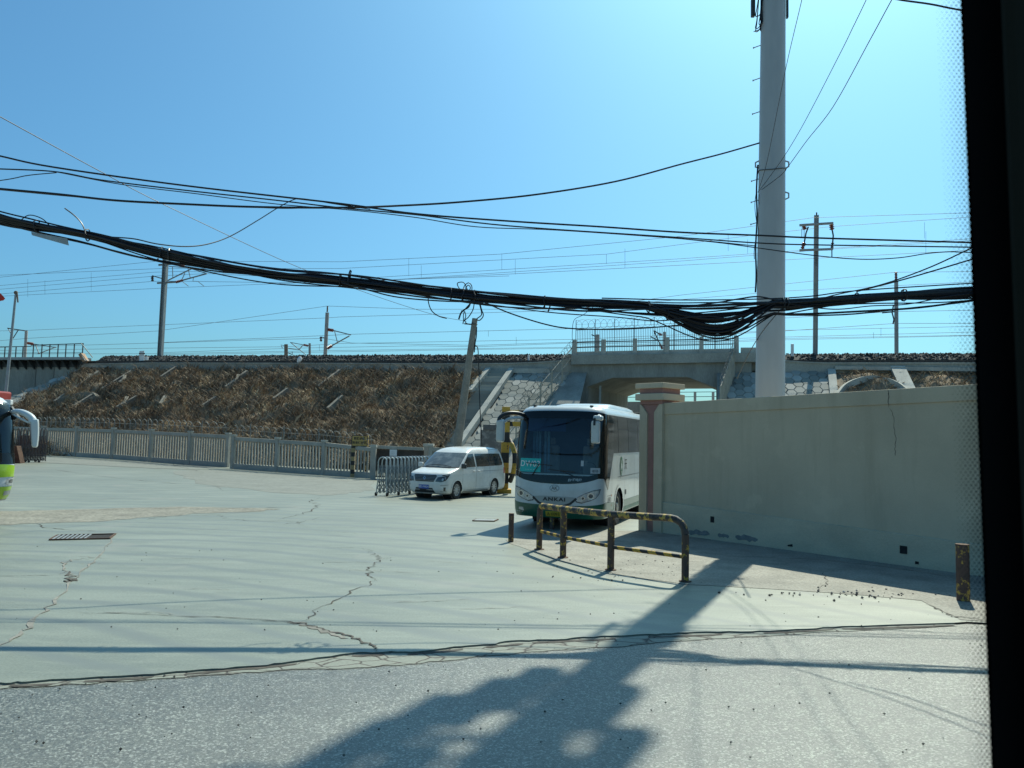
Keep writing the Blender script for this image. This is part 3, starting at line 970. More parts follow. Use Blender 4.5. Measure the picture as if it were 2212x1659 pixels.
# ------------------------------------------------------------------ the bridge over the lane
br_c = LB((S_BR0 + S_BR1) / 2, 0, 0)
bridge = thing('railway_bridge', br_c, 'grey concrete railway bridge with a wide chamfered opening behind the coach', 'bridge')
zt0, zt1 = sz(1241, 769)[1], sz(1590, 762)[1]
zb0, zb1 = sz(1241, 789)[1], sz(1590, 783)[1]
def chf(px, py): return sz(px, py)
oA, oB, oC, oD = chf(1269, 836), chf(1323.4, 816.6), chf(1485.7, 815), chf(1547, 838.5)
s_l, s_r = S_OP0 - 2.3, S_OP1 + 2.4
face = [(s_l, -0.05), (s_l, zb0), (s_r, zb1), (s_r, -0.05), (oD[0], -0.05), oD, oC, oB, oA, (oA[0], -0.05)]
DEPTH = 13.0
def LBp(lst, k): return [LB(s, k, z) for s, z in lst]
m = MB().prism(LBp(face, -0.25), Vector((4.75, 11.4, 0)))
m.build('portal', M_CONC_D, bridge)
m = MB()
s_dk0, s_dk1 = S_BR0 - 0.15, sz(1645, 762)[0]
zr = sz(1645, 765)[1]
m.hexa([LB(s_dk0, -0.6, zb0), LB(s_dk1, -0.6, zb1), LB(s_dk1, 0.3, zb1), LB(s_dk0, 0.3, zb0), LB(s_dk0, -0.6, zt0), LB(s_dk1, -0.6, zt1 - 0.05), LB(s_dk1, 0.3, zt1 - 0.05), LB(s_dk0, 0.3, zt0)])
m.build('edge_beam', M_CONC, bridge)
m = MB()
m.hexa([LB(s_dk0, 0.302, 7.5), LB(s_dk1, 0.302, 7.5), LB(s_dk1, 12, 7.5), LB(s_dk0, 12, 7.5), LB(s_dk0, 0.302, zt0 - 0.1), LB(s_dk1, 0.302, zt1 - 0.1), LB(s_dk1, 12, zt1 - 0.1), LB(s_dk0, 12, zt0 - 0.1)])
m.build('deck', M_CONC_D, bridge)
# kerb panels of the parapet
def topz(s): return zt0 + (zt1 - zt0) * (s - S_BR0) / (S_BR1 - S_BR0)
post_px = [(1241.5, 735), (1304, 734), (1371.7, 732), (1441, 729.5), (1515, 728), (1590.5, 726)]
post_s = [sz(p[0], 760)[0] for p in post_px]
for a, b_ in zip(post_s[:-1], post_s[1:]):
    m = MB().hexa([LB(a + 0.12, -0.12, topz(a)), LB(b_ - 0.12, -0.12, topz(b_)), LB(b_ - 0.12, 0.0, topz(b_)), LB(a + 0.12, 0.0, topz(a)), LB(a + 0.12, -0.12, topz(a) + 0.3), LB(b_ - 0.12, -0.12, topz(b_) + 0.3), LB(b_ - 0.12, 0, topz(b_) + 0.3), LB(a + 0.12, 0, topz(a) + 0.3)])
    m.build('parapet_panel', M_CONC_L, bridge)
m = MB().hexa([LB(post_s[-1] + 0.3, -0.2, topz(post_s[-1]) - 0.1), LB(s_dk1 - 0.1, -0.2, topz(post_s[-1]) - 0.1), LB(s_dk1 - 0.1, 0.1, topz(post_s[-1]) - 0.1), LB(post_s[-1] + 0.3, 0.1, topz(post_s[-1]) - 0.1), LB(post_s[-1] + 0.3, -0.2, topz(post_s[-1]) + 0.35), LB(s_dk1 - 0.1, -0.2, topz(post_s[-1]) + 0.35), LB(s_dk1 - 0.1, 0.1, topz(post_s[-1]) + 0.35), LB(post_s[-1] + 0.3, 0.1, topz(post_s[-1]) + 0.35)])
m.build('parapet_panel', M_CONC_L, bridge)
for s, (px, py) in zip(post_s, post_px):
    zt = sz(px, py)[1]
    MB().hexa([LB(s - 0.17, -0.3, topz(s) - 0.15), LB(s + 0.17, -0.3, topz(s) - 0.15), LB(s + 0.17, 0.05, topz(s) - 0.15), LB(s - 0.17, 0.05, topz(s) - 0.15), LB(s - 0.15, -0.28, zt), LB(s + 0.15, -0.28, zt), LB(s + 0.15, 0.03, zt), LB(s - 0.15, 0.03, zt)]).build('parapet_post', M_CONC_L, bridge)
for h in (0.62, 1.0):
    m = MB().bar(LB(post_s[0], -0.14, topz(post_s[0]) + h), LB(post_s[-1], -0.14, topz(post_s[-1]) + h), 0.07, 0.07)
    m.build('rail', M_DSTEEL, bridge)
# a pale drain pipe at the left jamb
m = MB().tube([LB(S_OP0 + 0.9, 0.35, 0), LB(S_OP0 + 0.9, 0.35, sz(1286, 833, 0.3)[1])], 0.09, 8)
m.build('drain_pipe', M_CONC_L, bridge)

# steel bar fence standing on the bridge
def razor(pts, r, pitch, mat, name='razor_wire_coil', label='', wire=0.012, n=12, group=None, jit=0.1, seed=3):
    rr = random.Random(seed)
    tot = sum((Vector(b_) - Vector(a)).length for a, b_ in zip(pts[:-1], pts[1:]))
    turns = int(tot / pitch)
    path = []
    P = [Vector(p) for p in pts]
    acc = [0]
    for a, b_ in zip(P[:-1], P[1:]): acc.append(acc[-1] + (b_ - a).length)
    def at(d):
        for i in range(len(P) - 1):
            if d <= acc[i + 1] or i == len(P) - 2:
                u = (d - acc[i]) / max(1e-6, acc[i + 1] - acc[i])
                return P[i].lerp(P[i + 1], u), (P[i + 1] - P[i]).normalized()
    rads = [r * (1 + rr.uniform(-jit, jit)) for _ in range(turns + 2)]
    for i in range(turns * n + 1):
        c, d = at(tot * i / (turns * n))
        s = d.cross(Vector((0, 0, 1))).normalized()
        u = s.cross(d)
        a = 2 * math.pi * i / n
        rad = rads[i // n]
        path.append(c + (u * math.cos(a) * rad + d * math.sin(a) * rad * 1.0 + s * math.sin(a) * rad * 0.25))
    m = MB().tube(path, wire, 3)
    m2 = MB()
    m2.tube([p for p in pts], wire * 0.7, 3)
    o = m.build(name, mat, fix=False)
    tag(o, label, 'razor wire', group)
    m2.build('support_wire', mat, o, fix=False)
    return o

M_RAZOR = mk('razor_steel', (0.17, 0.18, 0.17), 0.75, 0.0, var=0.1)
M_MESHF = mk('fence_bar_paint', (0.20, 0.24, 0.25), 0.6, 0.2, var=0.15)
ztA, ztB = sz(1241.5, 713, 0.4)[1], sz(1590.5, 699.5, 0.4)[1]
fence_b = thing('bar_fence', LB((S_BR0 + S_BR1) / 2, 0.4, topz(S_BR0)), 'tall see-through steel bar fence on the bridge edge', 'fence')
m = MB()
nb = 92
for i in range(nb + 1):
    u = i / nb
    s = post_s[0] + (post_s[-1] - post_s[0]) * u
    m.bar(LB(s, 0.4, topz(s) - 0.1), LB(s, 0.4, ztA + (ztB - ztA) * u), 0.03, 0.03)
m.build('bars', M_MESHF, fence_b, fix=False)
m = MB()
for h in (0.1, 0.95):
    m.bar(LB(post_s[0], 0.4, topz(post_s[0]) + h), LB(post_s[-1], 0.4, topz(post_s[-1]) + h), 0.03, 0.03)
m.bar(LB(post_s[0], 0.4, ztA), LB(post_s[-1], 0.4, ztB), 0.05, 0.05)
m.build('rails', M_MESHF, fence_b)
for i in range(9):
    u = i / 8
    s = post_s[0] + (post_s[-1] - post_s[0]) * u
    MB().bar(LB(s, 0.42, topz(s) - 0.1), LB(s, 0.42, ztA + (ztB - ztA) * u + 0.75), 0.045, 0.045).build('post', M_MESHF, fence_b)
razor([LB(post_s[0], 0.4, ztA + 0.42), LB(post_s[-1], 0.4, ztB + 0.42)], 0.36, 0.46, M_RAZOR, label='coil of razor wire along the top of the bridge fence', wire=0.013)

# bar fences running down the slope either side of the bridge
def slope_fence(bot, hgt, label, coil, steps=60):
    P = [ES(*ST(*b_), 0.0) for b_ in bot]
    t = thing('bar_fence', P[-1], label, 'fence')
    m = MB(); mr = MB()
    tot = [P[0].lerp(P[-1], i / steps) for i in range(steps + 1)]
    for p in tot:
        m.bar(p, p + Vector((0, 0, hgt)), 0.026, 0.026)
    for h in (0.15, hgt * 0.55, hgt):
        mr.bar(P[0] + Vector((0, 0, h)), P[-1] + Vector((0, 0, h)), 0.05, 0.05)
    m.build('bars', M_FENCE_TAN, t, fix=False)
    mr.build('rails', M_FENCE_TAN, t)
    for i in range(0, steps + 1, steps // 6):
        MB().bar(tot[i], tot[i] + Vector((0, 0, hgt + 0.1)), 0.1, 0.1).build('post', M_FENCE_TAN, t)
    razor([P[0] + Vector((0, 0, hgt + 0.3)), P[-1] + Vector((0, 0, hgt + 0.3))], 0.3, 0.5, M_RAZOR, label=coil, wire=0.013)
    return t
M_FENCE_TAN = mk('fence_tan_paint', (0.42, 0.38, 0.30), 0.7, 0.1, var=0.2)
slope_fence([(1236, 800), (1086, 985)], 1.75, 'steel bar fence stepping down the slope left of the bridge', 'razor wire coil on the slope fence left of the bridge')
slope_fence([(1590, 800), (1556, 900)], 1.9, 'steel bar fence running down the slope right of the bridge', 'razor wire coil on the slope fence right of the bridge')

# second bridge seen through the opening
fb = thing('railway_bridge', LB(12, 30, 0), 'distant bridge deck with pale railing seen through the opening', 'bridge')
def at_k(px, py, k): return PL(px, py, k)
kf = 28
p0, p1 = sz(1330, 868, kf), sz(1600, 866, kf)
m = MB().hexa([LB(p0[0], kf, p0[1] - 1.3), LB(p1[0], kf, p1[1] - 1.3), LB(p1[0], kf + 4, p1[1] - 1.3), LB(p0[0], kf + 4, p0[1] - 1.3), LB(p0[0], kf, p0[1]), LB(p1[0], kf, p1[1]), LB(p1[0], kf + 4, p1[1]), LB(p0[0], kf + 4, p0[1])])
m.build('beam', M_CONC_D, fb)
for px in (1352, 1372, 1392, 1412):
    s = sz(px, 870, kf)[0]
    MB().hexa([LB(s - 0.35, kf + 1, -0.05), LB(s + 0.35, kf + 1, -0.05), LB(s + 0.35, kf + 2, -0.05), LB(s - 0.35, kf + 2, -0.05), LB(s - 0.35, kf + 1, p0[1] - 1.3), LB(s + 0.35, kf + 1, p0[1] - 1.3), LB(s + 0.35, kf + 2, p0[1] - 1.3), LB(s - 0.35, kf + 2, p0[1] - 1.3)]).build('column', M_CONC_D, fb)
m = MB()
for h in (0.5, 1.0):
    m.bar(LB(p0[0], kf + 0.2, p0[1] + h), LB(p1[0], kf + 0.2, p1[1] + h), 0.06, 0.06)
m.build('rail', M_DSTEEL, fb)
for i in range(7):
    s = p0[0] + (p1[0] - p0[0]) * (i + 0.5) / 7
    MB().hexa([LB(s - 0.14, kf + 0.1, p0[1]), LB(s + 0.14, kf + 0.1, p0[1]), LB(s + 0.14, kf + 0.35, p0[1]), LB(s - 0.14, kf + 0.35, p0[1]), LB(s - 0.14, kf + 0.1, p0[1] + 1.2), LB(s + 0.14, kf + 0.1, p0[1] + 1.2), LB(s + 0.14, kf + 0.35, p0[1] + 1.2), LB(s - 0.14, kf + 0.35, p0[1] + 1.2)]).build('railing_post', M_CONC_L, fb)

# ------------------------------------------------------------------ the bridge at the far left
lb = thing('railway_bridge', LB(sz(60, 780)[0], 0, 0), 'stained concrete bridge abutment with steel walkway at the left edge', 'bridge')
sl0, sl1 = sz(-260, 780)[0], sz(176, 785)[0]
zw0 = sz(60, 792)[1]
m = MB()
cuts = [sl0, sz(-120, 780)[0], sz(72, 800)[0], sz(111, 800)[0], sl1]
for a, b_ in zip(cuts[:-1], cuts[1:]):
    m.hexa([LB(a + 0.03, 0.3, -0.1), LB(b_ - 0.03, 0.3, -0.1), LB(b_ - 0.03, 12, -0.1), LB(a + 0.03, 12, -0.1), LB(a + 0.03, 0.3, zw0), LB(b_ - 0.03, 0.3, zw0), LB(b_ - 0.03, 12, zw0), LB(a + 0.03, 12, zw0)])
m.build('abutment', M_CONC_D, lb)
zd = sz(100, 775, -0.9)[1]
m = MB().hexa([LB(sl0, 0.2, zw0 - 0.02), LB(sl1, 0.2, zw0 - 0.02), LB(sl1, 3, zw0 - 0.02), LB(sl0, 3, zw0 - 0.02), LB(sl0, 0.2, zd - 0.05), LB(sl1, 0.2, zd - 0.05), LB(sl1, 3, zd - 0.05), LB(sl0, 3, zd - 0.05)])
m.build('girder', M_DSTEEL, lb)
sw1 = sz(171, 770, -0.9)[0]
m = MB().hexa([LB(sl0, -0.65, zd - 0.05), LB(sw1, -0.65, zd - 0.05), LB(sw1, 0.5, zd - 0.05), LB(sl0, 0.5, zd - 0.05), LB(sl0, -0.65, zd + 0.18), LB(sw1, -0.65, zd + 0.18), LB(sw1, 0.5, zd + 0.18), LB(sl0, 0.5, zd + 0.18)])
m.build('walkway', M_STEEL, lb)
s = sw1 - 0.4
while s > sl0:
    m = MB().prism([LB(s, -0.62, zd - 0.06), LB(s, 0.25, zd - 0.06), LB(s, 0.25, zd - 0.85)], EMB_E * 0.12)
    m.build('bracket', M_DSTEEL, lb)
    s -= 0.9
zr0 = sz(60, 745, -0.9)[1]
rl = MB()
sb = sz(60, 760, -0.9)[0]
rl.bar(LB(sl0, -0.6, zr0 - 0.22), LB(sb, -0.6, zr0 - 0.1), 0.06, 0.06)
rl.bar(LB(sb, -0.6, zr0), LB(sw1 + 0.1, -0.6, zr0 + 0.12), 0.07, 0.07)
rl.bar(LB(sl0, -0.6, zd + 0.55), LB(sw1, -0.6, zd + 0.55), 0.04, 0.04)
rl.build('handrail', M_DSTEEL, lb)
for px in (-60, -36, -12, 4, 13.5, 28, 43, 65.5, 84, 101, 119, 136, 154, 172.5):
    s = sz(px, 760, -0.9)[0]
    MB().bar(LB(s, -0.6, zd + 0.1), LB(s, -0.6, zr0 + (0.1 if px > 60 else -0.12)), 0.07, 0.07).build('railing_post', M_DSTEEL, lb)
MB().bar(PL(175, 741, -0.9), PL(200, 772, -0.6), 0.06, 0.06).build('brace', M_CONC_L, lb)
MB().bar(PL(176, 765, -0.95), PL(186, 781, -0.95), 0.5, 0.25).build('end_plate', mk('rusty_orange_paint', (0.38, 0.20, 0.09), 0.7, var=0.4, scale=3, col2=(0.25, 0.27, 0.27)), lb)

# ------------------------------------------------------------------ boundary wall and gate pillar
WW = Vector((0.64, -0.77, 0)).normalized()
WN = Vector((-WW.y * -1, 0, 0))
WN = Vector((-0.77, -0.64, 0)).normalized()
wa, wb_ = G(1450, 1156), G(2127, 1249)
WW = (wb_ - wa); WW.z = 0; WW.normalize()
WN = Vector((WW.y, -WW.x, 0))
if WN.y > 0: WN = -WN
WO = wa
def WL(a, n, z): return WO + WW * a + WN * n + Vector((0, 0, z))
def wall_at(px, py):
    d = ray(px, py)
    t = (WO - CAMP).dot(WN) / d.dot(WN)
    p = CAMP + d * t
    return (p - WO).dot(WW), p.z
WLEN = 16.0
a0, zt_a = wall_at(1460, 869); a1, zt_b = wall_at(2105, 830)
def wtop(a): return zt_a + (zt_b - zt_a) * (a - a0) / (a1 - a0)
pl_a, pl_za = wall_at(1500, 1093); pl_b, pl_zb = wall_at(2067, 1169)
def ptop(a): return pl_za + (pl_zb - pl_za) * (a - pl_a) / (pl_b - pl_a)
wall = thing('boundary_wall', WL(5, -0.15, 0), 'long cream plaster wall with raised coping and plinth, cracked near its right end', 'wall')
def wbox(a_0, a_1, n0, n1, zf0, zf1):
    m = MB()
    m.hexa([WL(a_0, n1, zf0(a_0)), WL(a_1, n1, zf0(a_1)), WL(a_1, n0, zf0(a_1)), WL(a_0, n0, zf0(a_0)), WL(a_0, n1, zf1(a_0)), WL(a_1, n1, zf1(a_1)), WL(a_1, n0, zf1(a_1)), WL(a_0, n0, zf1(a_0))])
    return m
A_S = (G(1428, 1154) - wa).dot(WW) - 0.05
wbox(A_S, WLEN, -0.30, -0.03, lambda a: ptop(a), lambda a: wtop(a) - 0.30).build('panel', M_PLASTER, wall)
wbox(A_S, WLEN, -0.34, 0.0, lambda a: wtop(a) - 0.302, lambda a: wtop(a)).build('coping', M_PLASTER, wall, bevel=0.012)
M_PLINTH = mk('stained_plinth_plaster', (0.52, 0.45, 0.32), 0.9, var=0.13, scale=0.9, fine=0.08, fscale=30, bump=0.25, bscale=14, stretch=(1, 1, 2.2))
wbox(A_S, WLEN, -0.34, 0.022, lambda a: -0.05, lambda a: ptop(a)).build('plinth', M_PLINTH, wall, bevel=0.015)
# weep holes and bare patches in the plinth
M_HOLE = mk('dark_hole', (0.02, 0.02, 0.02), 0.95, var=0.4, scale=12)
M_BARE = mk('bare_grey_render', (0.20, 0.205, 0.195), 0.95, var=0.25, scale=8, bump=0.5, bscale=30)
def wdecal(px, mat, name, n=0.026):
    pts = []
    for q in px:
        a, z = wall_at(*q)
        pts.append(WL(a, n, z))
    return MB().prism(pts, WN * 0.004).build(name, mat, wall)
wdecal([(1536, 1115), (1544, 1116), (1544, 1129), (1536, 1128)], M_HOLE, 'weep_hole')
wdecal([(1945, 1178), (1961, 1180), (1961, 1197), (1945, 1195)], M_HOLE, 'weep_hole')
wdecal([(1978, 1212), (1986, 1213), (1986, 1219), (1978, 1218)], M_HOLE, 'weep_hole')
wdecal([(1702, 1177), (1713, 1175), (1714, 1181), (1704, 1180)], M_HOLE, 'weep_hole')
rr = random.Random(9)
for (x0, x1, yc, hh) in ((1488, 1534, 1151, 8), (1552, 1576, 1157, 6), (1590, 1638, 1163, 9)):
    up, dn = [], []
    nn = 9
    for k in range(nn):
        x = x0 + (x1 - x0) * k / (nn - 1)
        y = yc + (x - (x0 + x1) / 2) * 0.12
        up.append((x, y - hh * rr.uniform(0.4, 1) * (0.4 if k in (0, nn - 1) else 1)))
        dn.append((x, y + hh * rr.uniform(0.3, 0.9) * (0.4 if k in (0, nn - 1) else 1)))
    wdecal(up + dn[::-1], M_BARE, 'bare_patch', 0.024)
# the crack down the wall: ragged dark seam
def wcrack(px, w, n):
    m = MB()
    rr = random.Random(len(px))
    pts = []
    for (x0, y0), (x1, y1) in zip(px[:-1], px[1:]):
        for k in range(4):
            u = k / 4
            pts.append((x0 + (x1 - x0) * u + rr.uniform(-1.2, 1.2), y0 + (y1 - y0) * u))
    pts.append(px[-1])
    L, Q = [], []
    for i, p in enumerate(pts):
        a, z = wall_at(*p)
        ww = w * rr.uniform(0.5, 1.4) * (0.3 if i == len(pts) - 1 else 1)
        L.append(WL(a - ww, n, z)); Q.append(WL(a + ww, n, z))
    k = len(pts)
    return m.add(L + Q, [(i, i + 1, k + i + 1, k + i) for i in range(k - 1)]).build('crack', M_CRACK, wall, fix=False)
wcrack([(1919, 843), (1920, 858), (1919, 880)], 0.006, 0.003)
wcrack([(1921, 882), (1926, 890), (1931, 905), (1930, 925), (1934, 945), (1932, 965), (1933, 985)], 0.0045, -0.027)
# rain streaks under the coping
M_STREAK = mk('rain_stain', (0.33, 0.28, 0.21), 0.9, var=0.2, scale=3)

# pillar
pb = G(1428, 1154)
pillar = thing('gate_pillar', (0, 0, 0), 'cream gate pillar with a pink sunken stripe and stepped pink and cream cap', 'pillar')
PS = 0.74
JUT = 0.24
pa1 = (pb - WO).dot(WW); pn1 = (pb - WO).dot(WN)
a_r = pa1; a_l = pa1 - PS
n_f = pn1; n_b = pn1 - PS
pillar.location = WL((a_l + a_r) / 2, (n_f + n_b) / 2, 0)
dcam = (WL(a_r, n_f, 0)).length
def zpil(py, px=1430):
    d = ray(px, py)
    q = WL(a_r, n_f, 0)
    t = (q.x * _f.x + q.y * _f.y) / (d.x * _f.x + d.y * _f.y)
    return EYE + d.z * t
zp = [zpil(y) for y in (872, 864, 849.5, 838, 826.5)]
def pbox(gw, z0, z1, name, mat, bv=0.0):
    m = MB().hexa([WL(a_l - gw, n_f + gw, z0), WL(a_r + gw, n_f + gw, z0), WL(a_r + gw, n_b - gw, z0), WL(a_l - gw, n_b - gw, z0), WL(a_l - gw, n_f + gw, z1), WL(a_r + gw, n_f + gw, z1), WL(a_r + gw, n_b - gw, z1), WL(a_l - gw, n_b - gw, z1)])
    return m.build(name, mat, pillar, bevel=bv)
# shaft with a real recess in the face
gr0, gr1 = a_l + PS * 0.335, a_l + PS * 0.645
dep = 0.05
ztp = zp[0]
m = MB()
fr = n_f
m.add([WL(*q) for q in ((a_l, fr, -.05), (gr0, fr, -.05), (gr0, fr, ztp - 0.25), (a_l + 0.04, fr, ztp - 0.01), (a_l, fr, ztp - 0.01),
                        (gr1, fr, -.05), (a_r, fr, -.05), (a_r, fr, ztp - 0.01), (a_r - 0.10, fr, ztp - 0.01), (gr1, fr, ztp - 0.22))], [(0, 1, 2, 3, 4), (5, 6, 7, 8, 9)])
m.add([WL(*q) for q in ((gr0, fr, -.05), (gr0, fr - dep, -.05), (gr0, fr - dep, ztp - 0.25), (gr0, fr, ztp - 0.25), (a_l + 0.04, fr - dep, ztp - 0.01), (a_l + 0.04, fr, ztp - 0.01),
                        (gr1, fr, -.05), (gr1, fr - dep, -.05), (gr1, fr - dep, ztp - 0.22), (gr1, fr, ztp - 0.22), (a_r - 0.10, fr - dep, ztp - 0.01), (a_r - 0.10, fr, ztp - 0.01))],
      [(0, 1, 2, 3), (3, 2, 4, 5), (7, 6, 9, 8), (8, 9, 11, 10)])
m.add([WL(*q) for q in ((a_l, n_b, -.05), (a_r, n_b, -.05), (a_r, n_b, ztp), (a_l, n_b, ztp), (a_l, fr, -.05), (a_l, fr, ztp), (a_r, fr, -.05), (a_r, fr, ztp))], [(1, 0, 3, 2), (0, 4, 5, 3), (6, 1, 2, 7)])
m.build('shaft', M_PLASTER, pillar, fix=False)
m = MB().add([WL(*q) for q in ((gr0, fr - dep + .001, -.05), (gr1, fr - dep + .001, -.05), (gr1, fr - dep + .001, ztp - .22), (a_r - .10, fr - dep + .001, ztp - .01), (a_l + .04, fr - dep + .001, ztp - .01), (gr0, fr - dep + .001, ztp - .25))], [(0, 1, 2, 3, 4, 5)])
m.build('pink_stripe', M_PINK, pillar, fix=False)
pbox(-0.01, zp[0] - 0.005, zp[1], 'cap_band', M_PINK)
pbox(0.09, zp[1], zp[2], 'cap_slab', M_PLASTER, 0.015)
pbox(0.0, zp[2], zp[3], 'cap_band', M_PINK)
pbox(0.09, zp[3], zp[4], 'cap_slab', M_PLASTER, 0.015)

# ------------------------------------------------------------------ the tall white pole
POLE_Y = 19.9
pole_base = AY(1662, 1156, POLE_Y); pole_base.z = 0
mono = thing('monopole_mast', pole_base, 'thick white steel mast rising behind the wall with climbing pegs', 'mast')
def pole_p(py):
    """axis point and radius at an image height"""
    pr = AY(1660 + (850 - py) * 0.0082 + 3.5, py, POLE_Y)
    w = 61 - (850 - py) * 9.0 / 850
    return pr, w / FPX * POLE_Y / 2 * 1.01
tp, tr = pole_p(0)
bp0, br0 = pole_p(850)
zdir = (tp - bp0) / (tp.z - bp0.z)
base = bp0 - zdir * bp0.z
rb = br0 + (br0 - tr) * bp0.z / (tp.z - bp0.z)
H = 27.0
top = base + zdir * H
rt = max(0.2, rb + (tr - rb) * H / tp.z)
def pole_at(z): return base + zdir * z, rb + (rt - rb) * z / H
m = MB()
NSD = 32
m.tube([pole_at(z)[0] for z in (0, 5, 10, 15, 20, H)], [pole_at(z)[1] for z in (0, 5, 10, 15, 20, H)], NSD)
m.build('shaft', M_WHITEPOLE, mono, smooth=True)
VIEW = Vector((base.x, base.y, 0)).normalized()
SIDE = Vector((VIEW.y, -VIEW.x, 0))        # to the right as seen from the road
def pside(px, py, sgn, ext=0.0):
    p, r = pole_p(py)
    return p + SIDE * sgn * (r + ext)
for i, y in enumerate((94, 165, 238, 384, 430, 478)):
    a = pside(0, y, -1, -0.02); b_ = a - SIDE * 0.2 + Vector((0, 0, -0.05))
    m = MB().tube([a, b_], 0.012, 6).tube([b_ - SIDE * 0.01, b_ + SIDE * 0.02], 0.022, 6)
    m.build('climbing_peg', M_STEEL, mono)
z = 13.5
while z < 26:
    p, r = pole_at(z)
    a = p - SIDE * (r - 0.02)
    MB().tube([a, a - SIDE * 0.2 + Vector((0, 0, -0.05))], 0.012, 6).build('climbing_peg', M_STEEL, mono)
    z += 0.9
for (y, sg) in ((353, -1), (358, 1), (425, 1)):
    a = pside(0, y, sg, -0.01)
    m = MB()
    u = Vector((0, 0, 1))
    for d0, d1, w in ((Vector((0, 0, 0.10)), SIDE * sg * 0.09 + Vector((0, 0, 0.06)), 0.03), (SIDE * sg * 0.09 + Vector((0, 0, 0.07)), SIDE * sg * 0.09 + Vector((0, 0, -0.07)), 0.03), (SIDE * sg * 0.09 + Vector((0, 0, -0.06)), Vector((0, 0, -0.10)), 0.03)):
        m.bar(a + d0, a + d1, 0.03, 0.03)
    m.build('lifting_lug', M_WHITEPOLE, mono)
for y in (372, 658):
    p, r = pole_p(y)
    m = MB().tube([p + (SIDE * math.cos(a) + VIEW * math.sin(a)) * (r + 0.012) + Vector((0, 0, 0.04 * math.cos(a * 2))) for a in [2 * math.pi * k / 24 for k in range(24)]], 0.012, 5, closed=True)
    m.build('strap', M_DSTEEL, mono)
# cable drop on its left edge
pts = [pside(0, y, -1, 0.03 + 0.012 * math.sin(y * 0.05)) - VIEW * 0.05 for y in range(355, 640, 12)]
m = MB().tube(pts, 0.022, 6)
pts = [pside(0, y, -1, 0.05 + 0.03 * math.sin((y - 415) * 0.06)) - VIEW * 0.06 for y in range(415, 560, 8)]
m.tube(pts, 0.009, 5)
pts = [pside(0, y, -1, -0.06 + 0.05 * math.sin((y - 415) * 0.09)) - VIEW * 0.14 for y in range(420, 520, 6)]
m.tube(pts, 0.007, 5)
m.build('cable_drop', M_CABLE, mono)
# aerials above the picture and the two that peep into it
M_AER = mk('aerial_grey', (0.42, 0.43, 0.42), 0.5, var=0.08)
def aerial(p, w, d, h, mat=M_AER):
    return MB().box(p.x - w / 2, p.x + w / 2, p.y - d / 2, p.y + d / 2, p.z, p.z + h).build('aerial', mat, mono, bevel=0.02)
pA = pside(0, 40, -1, 0.20)
aerial(Vector((pA.x, pA.y, pole_p(34)[0].z + 0.05)), 0.1, 0.12, 1.2, M_DSTEEL)
pB = pside(0, 44, 1, 0.04)
aerial(Vector((pB.x, pB.y, pole_p(44)[0].z)), 0.05, 0.1, 1.2, M_DSTEEL)
rr = random.Random(4)
m = MB()
for i in range(7):
    q0 = pside(0, 40, -1, 0.0) + Vector((rr.uniform(-.05, .02), rr.uniform(-.2, -.05), 0))
    q0.z = pole_p(0)[0].z + 0.5
    lo = pole_p(rr.uniform(30, 74))[0].z
    dx = rr.uniform(0.02, 0.24)
    m.tube(curve([q0 + Vector((-0.02, 0, 0)), Vector((q0.x - dx * 0.5, q0.y, lo + 0.3)), Vector((q0.x - dx * 0.7, q0.y, lo)), Vector((q0.x - 0.02, q0.y, lo + 0.1)), Vector((q0.x + 0.02, q0.y, lo + 0.6))], 6), 0.013, 5)
m.build('aerial_leads', M_CABLE, mono)
for (z0, deg, arm, hh) in ((16.3, 185, 0.30, 1.5), (16.9, 180, 0.48, 1.5), (17.7, 176, 0.72, 1.6), (18.7, 172, 0.80, 1.5), (18.9, 195, 0.45, 1.5), (17.3, 20, 0.18, 1.4), (18.4, 350, 0.45, 1.6), (18.2, 268, 0.3, 1.5), (20.2, 170, 1.2, 1.5), (20.4, 45, 0.8, 1.5), (20.3, 290, 0.9, 1.5)):
    a = R(deg)
    p, r = pole_at(z0)
    d = Vector((math.cos(a), math.sin(a), 0))
    q = p + d * (r + arm)
    for dz in (0.3, 1.1):
        MB().bar(p + d * (r - .02) + Vector((0, 0, dz)), q + Vector((0, 0, dz)), 0.06, 0.06).build('aerial_arm', M_STEEL, mono)
    aerial(q, 0.36, 0.3, hh)
# ================================================================== RAILWAY FURNITURE
M_MAST = mk('mast_steel', (0.25, 0.27, 0.265), 0.6, 0.3, var=0.15, scale=2)
M_MASTC = mk('mast_concrete', (0.36, 0.35, 0.325), 0.8, 0, var=0.12, scale=2)
M_BROWN = mk('brown_column', (0.16, 0.13, 0.10), 0.8, 0, var=0.2, scale=2)
M_INSUL = mk('red_insulator', (0.20, 0.045, 0.03), 0.4, 0, var=0.2, scale=5)
M_INSUD = mk('dark_insulator', (0.05, 0.04, 0.04), 0.4, 0, var=0.2, scale=5)
M_WHITE = mk('white_paint', (0.72, 0.72, 0.70), 0.5, 0, var=0.06, scale=3)

def gz_at(p): return 8.45

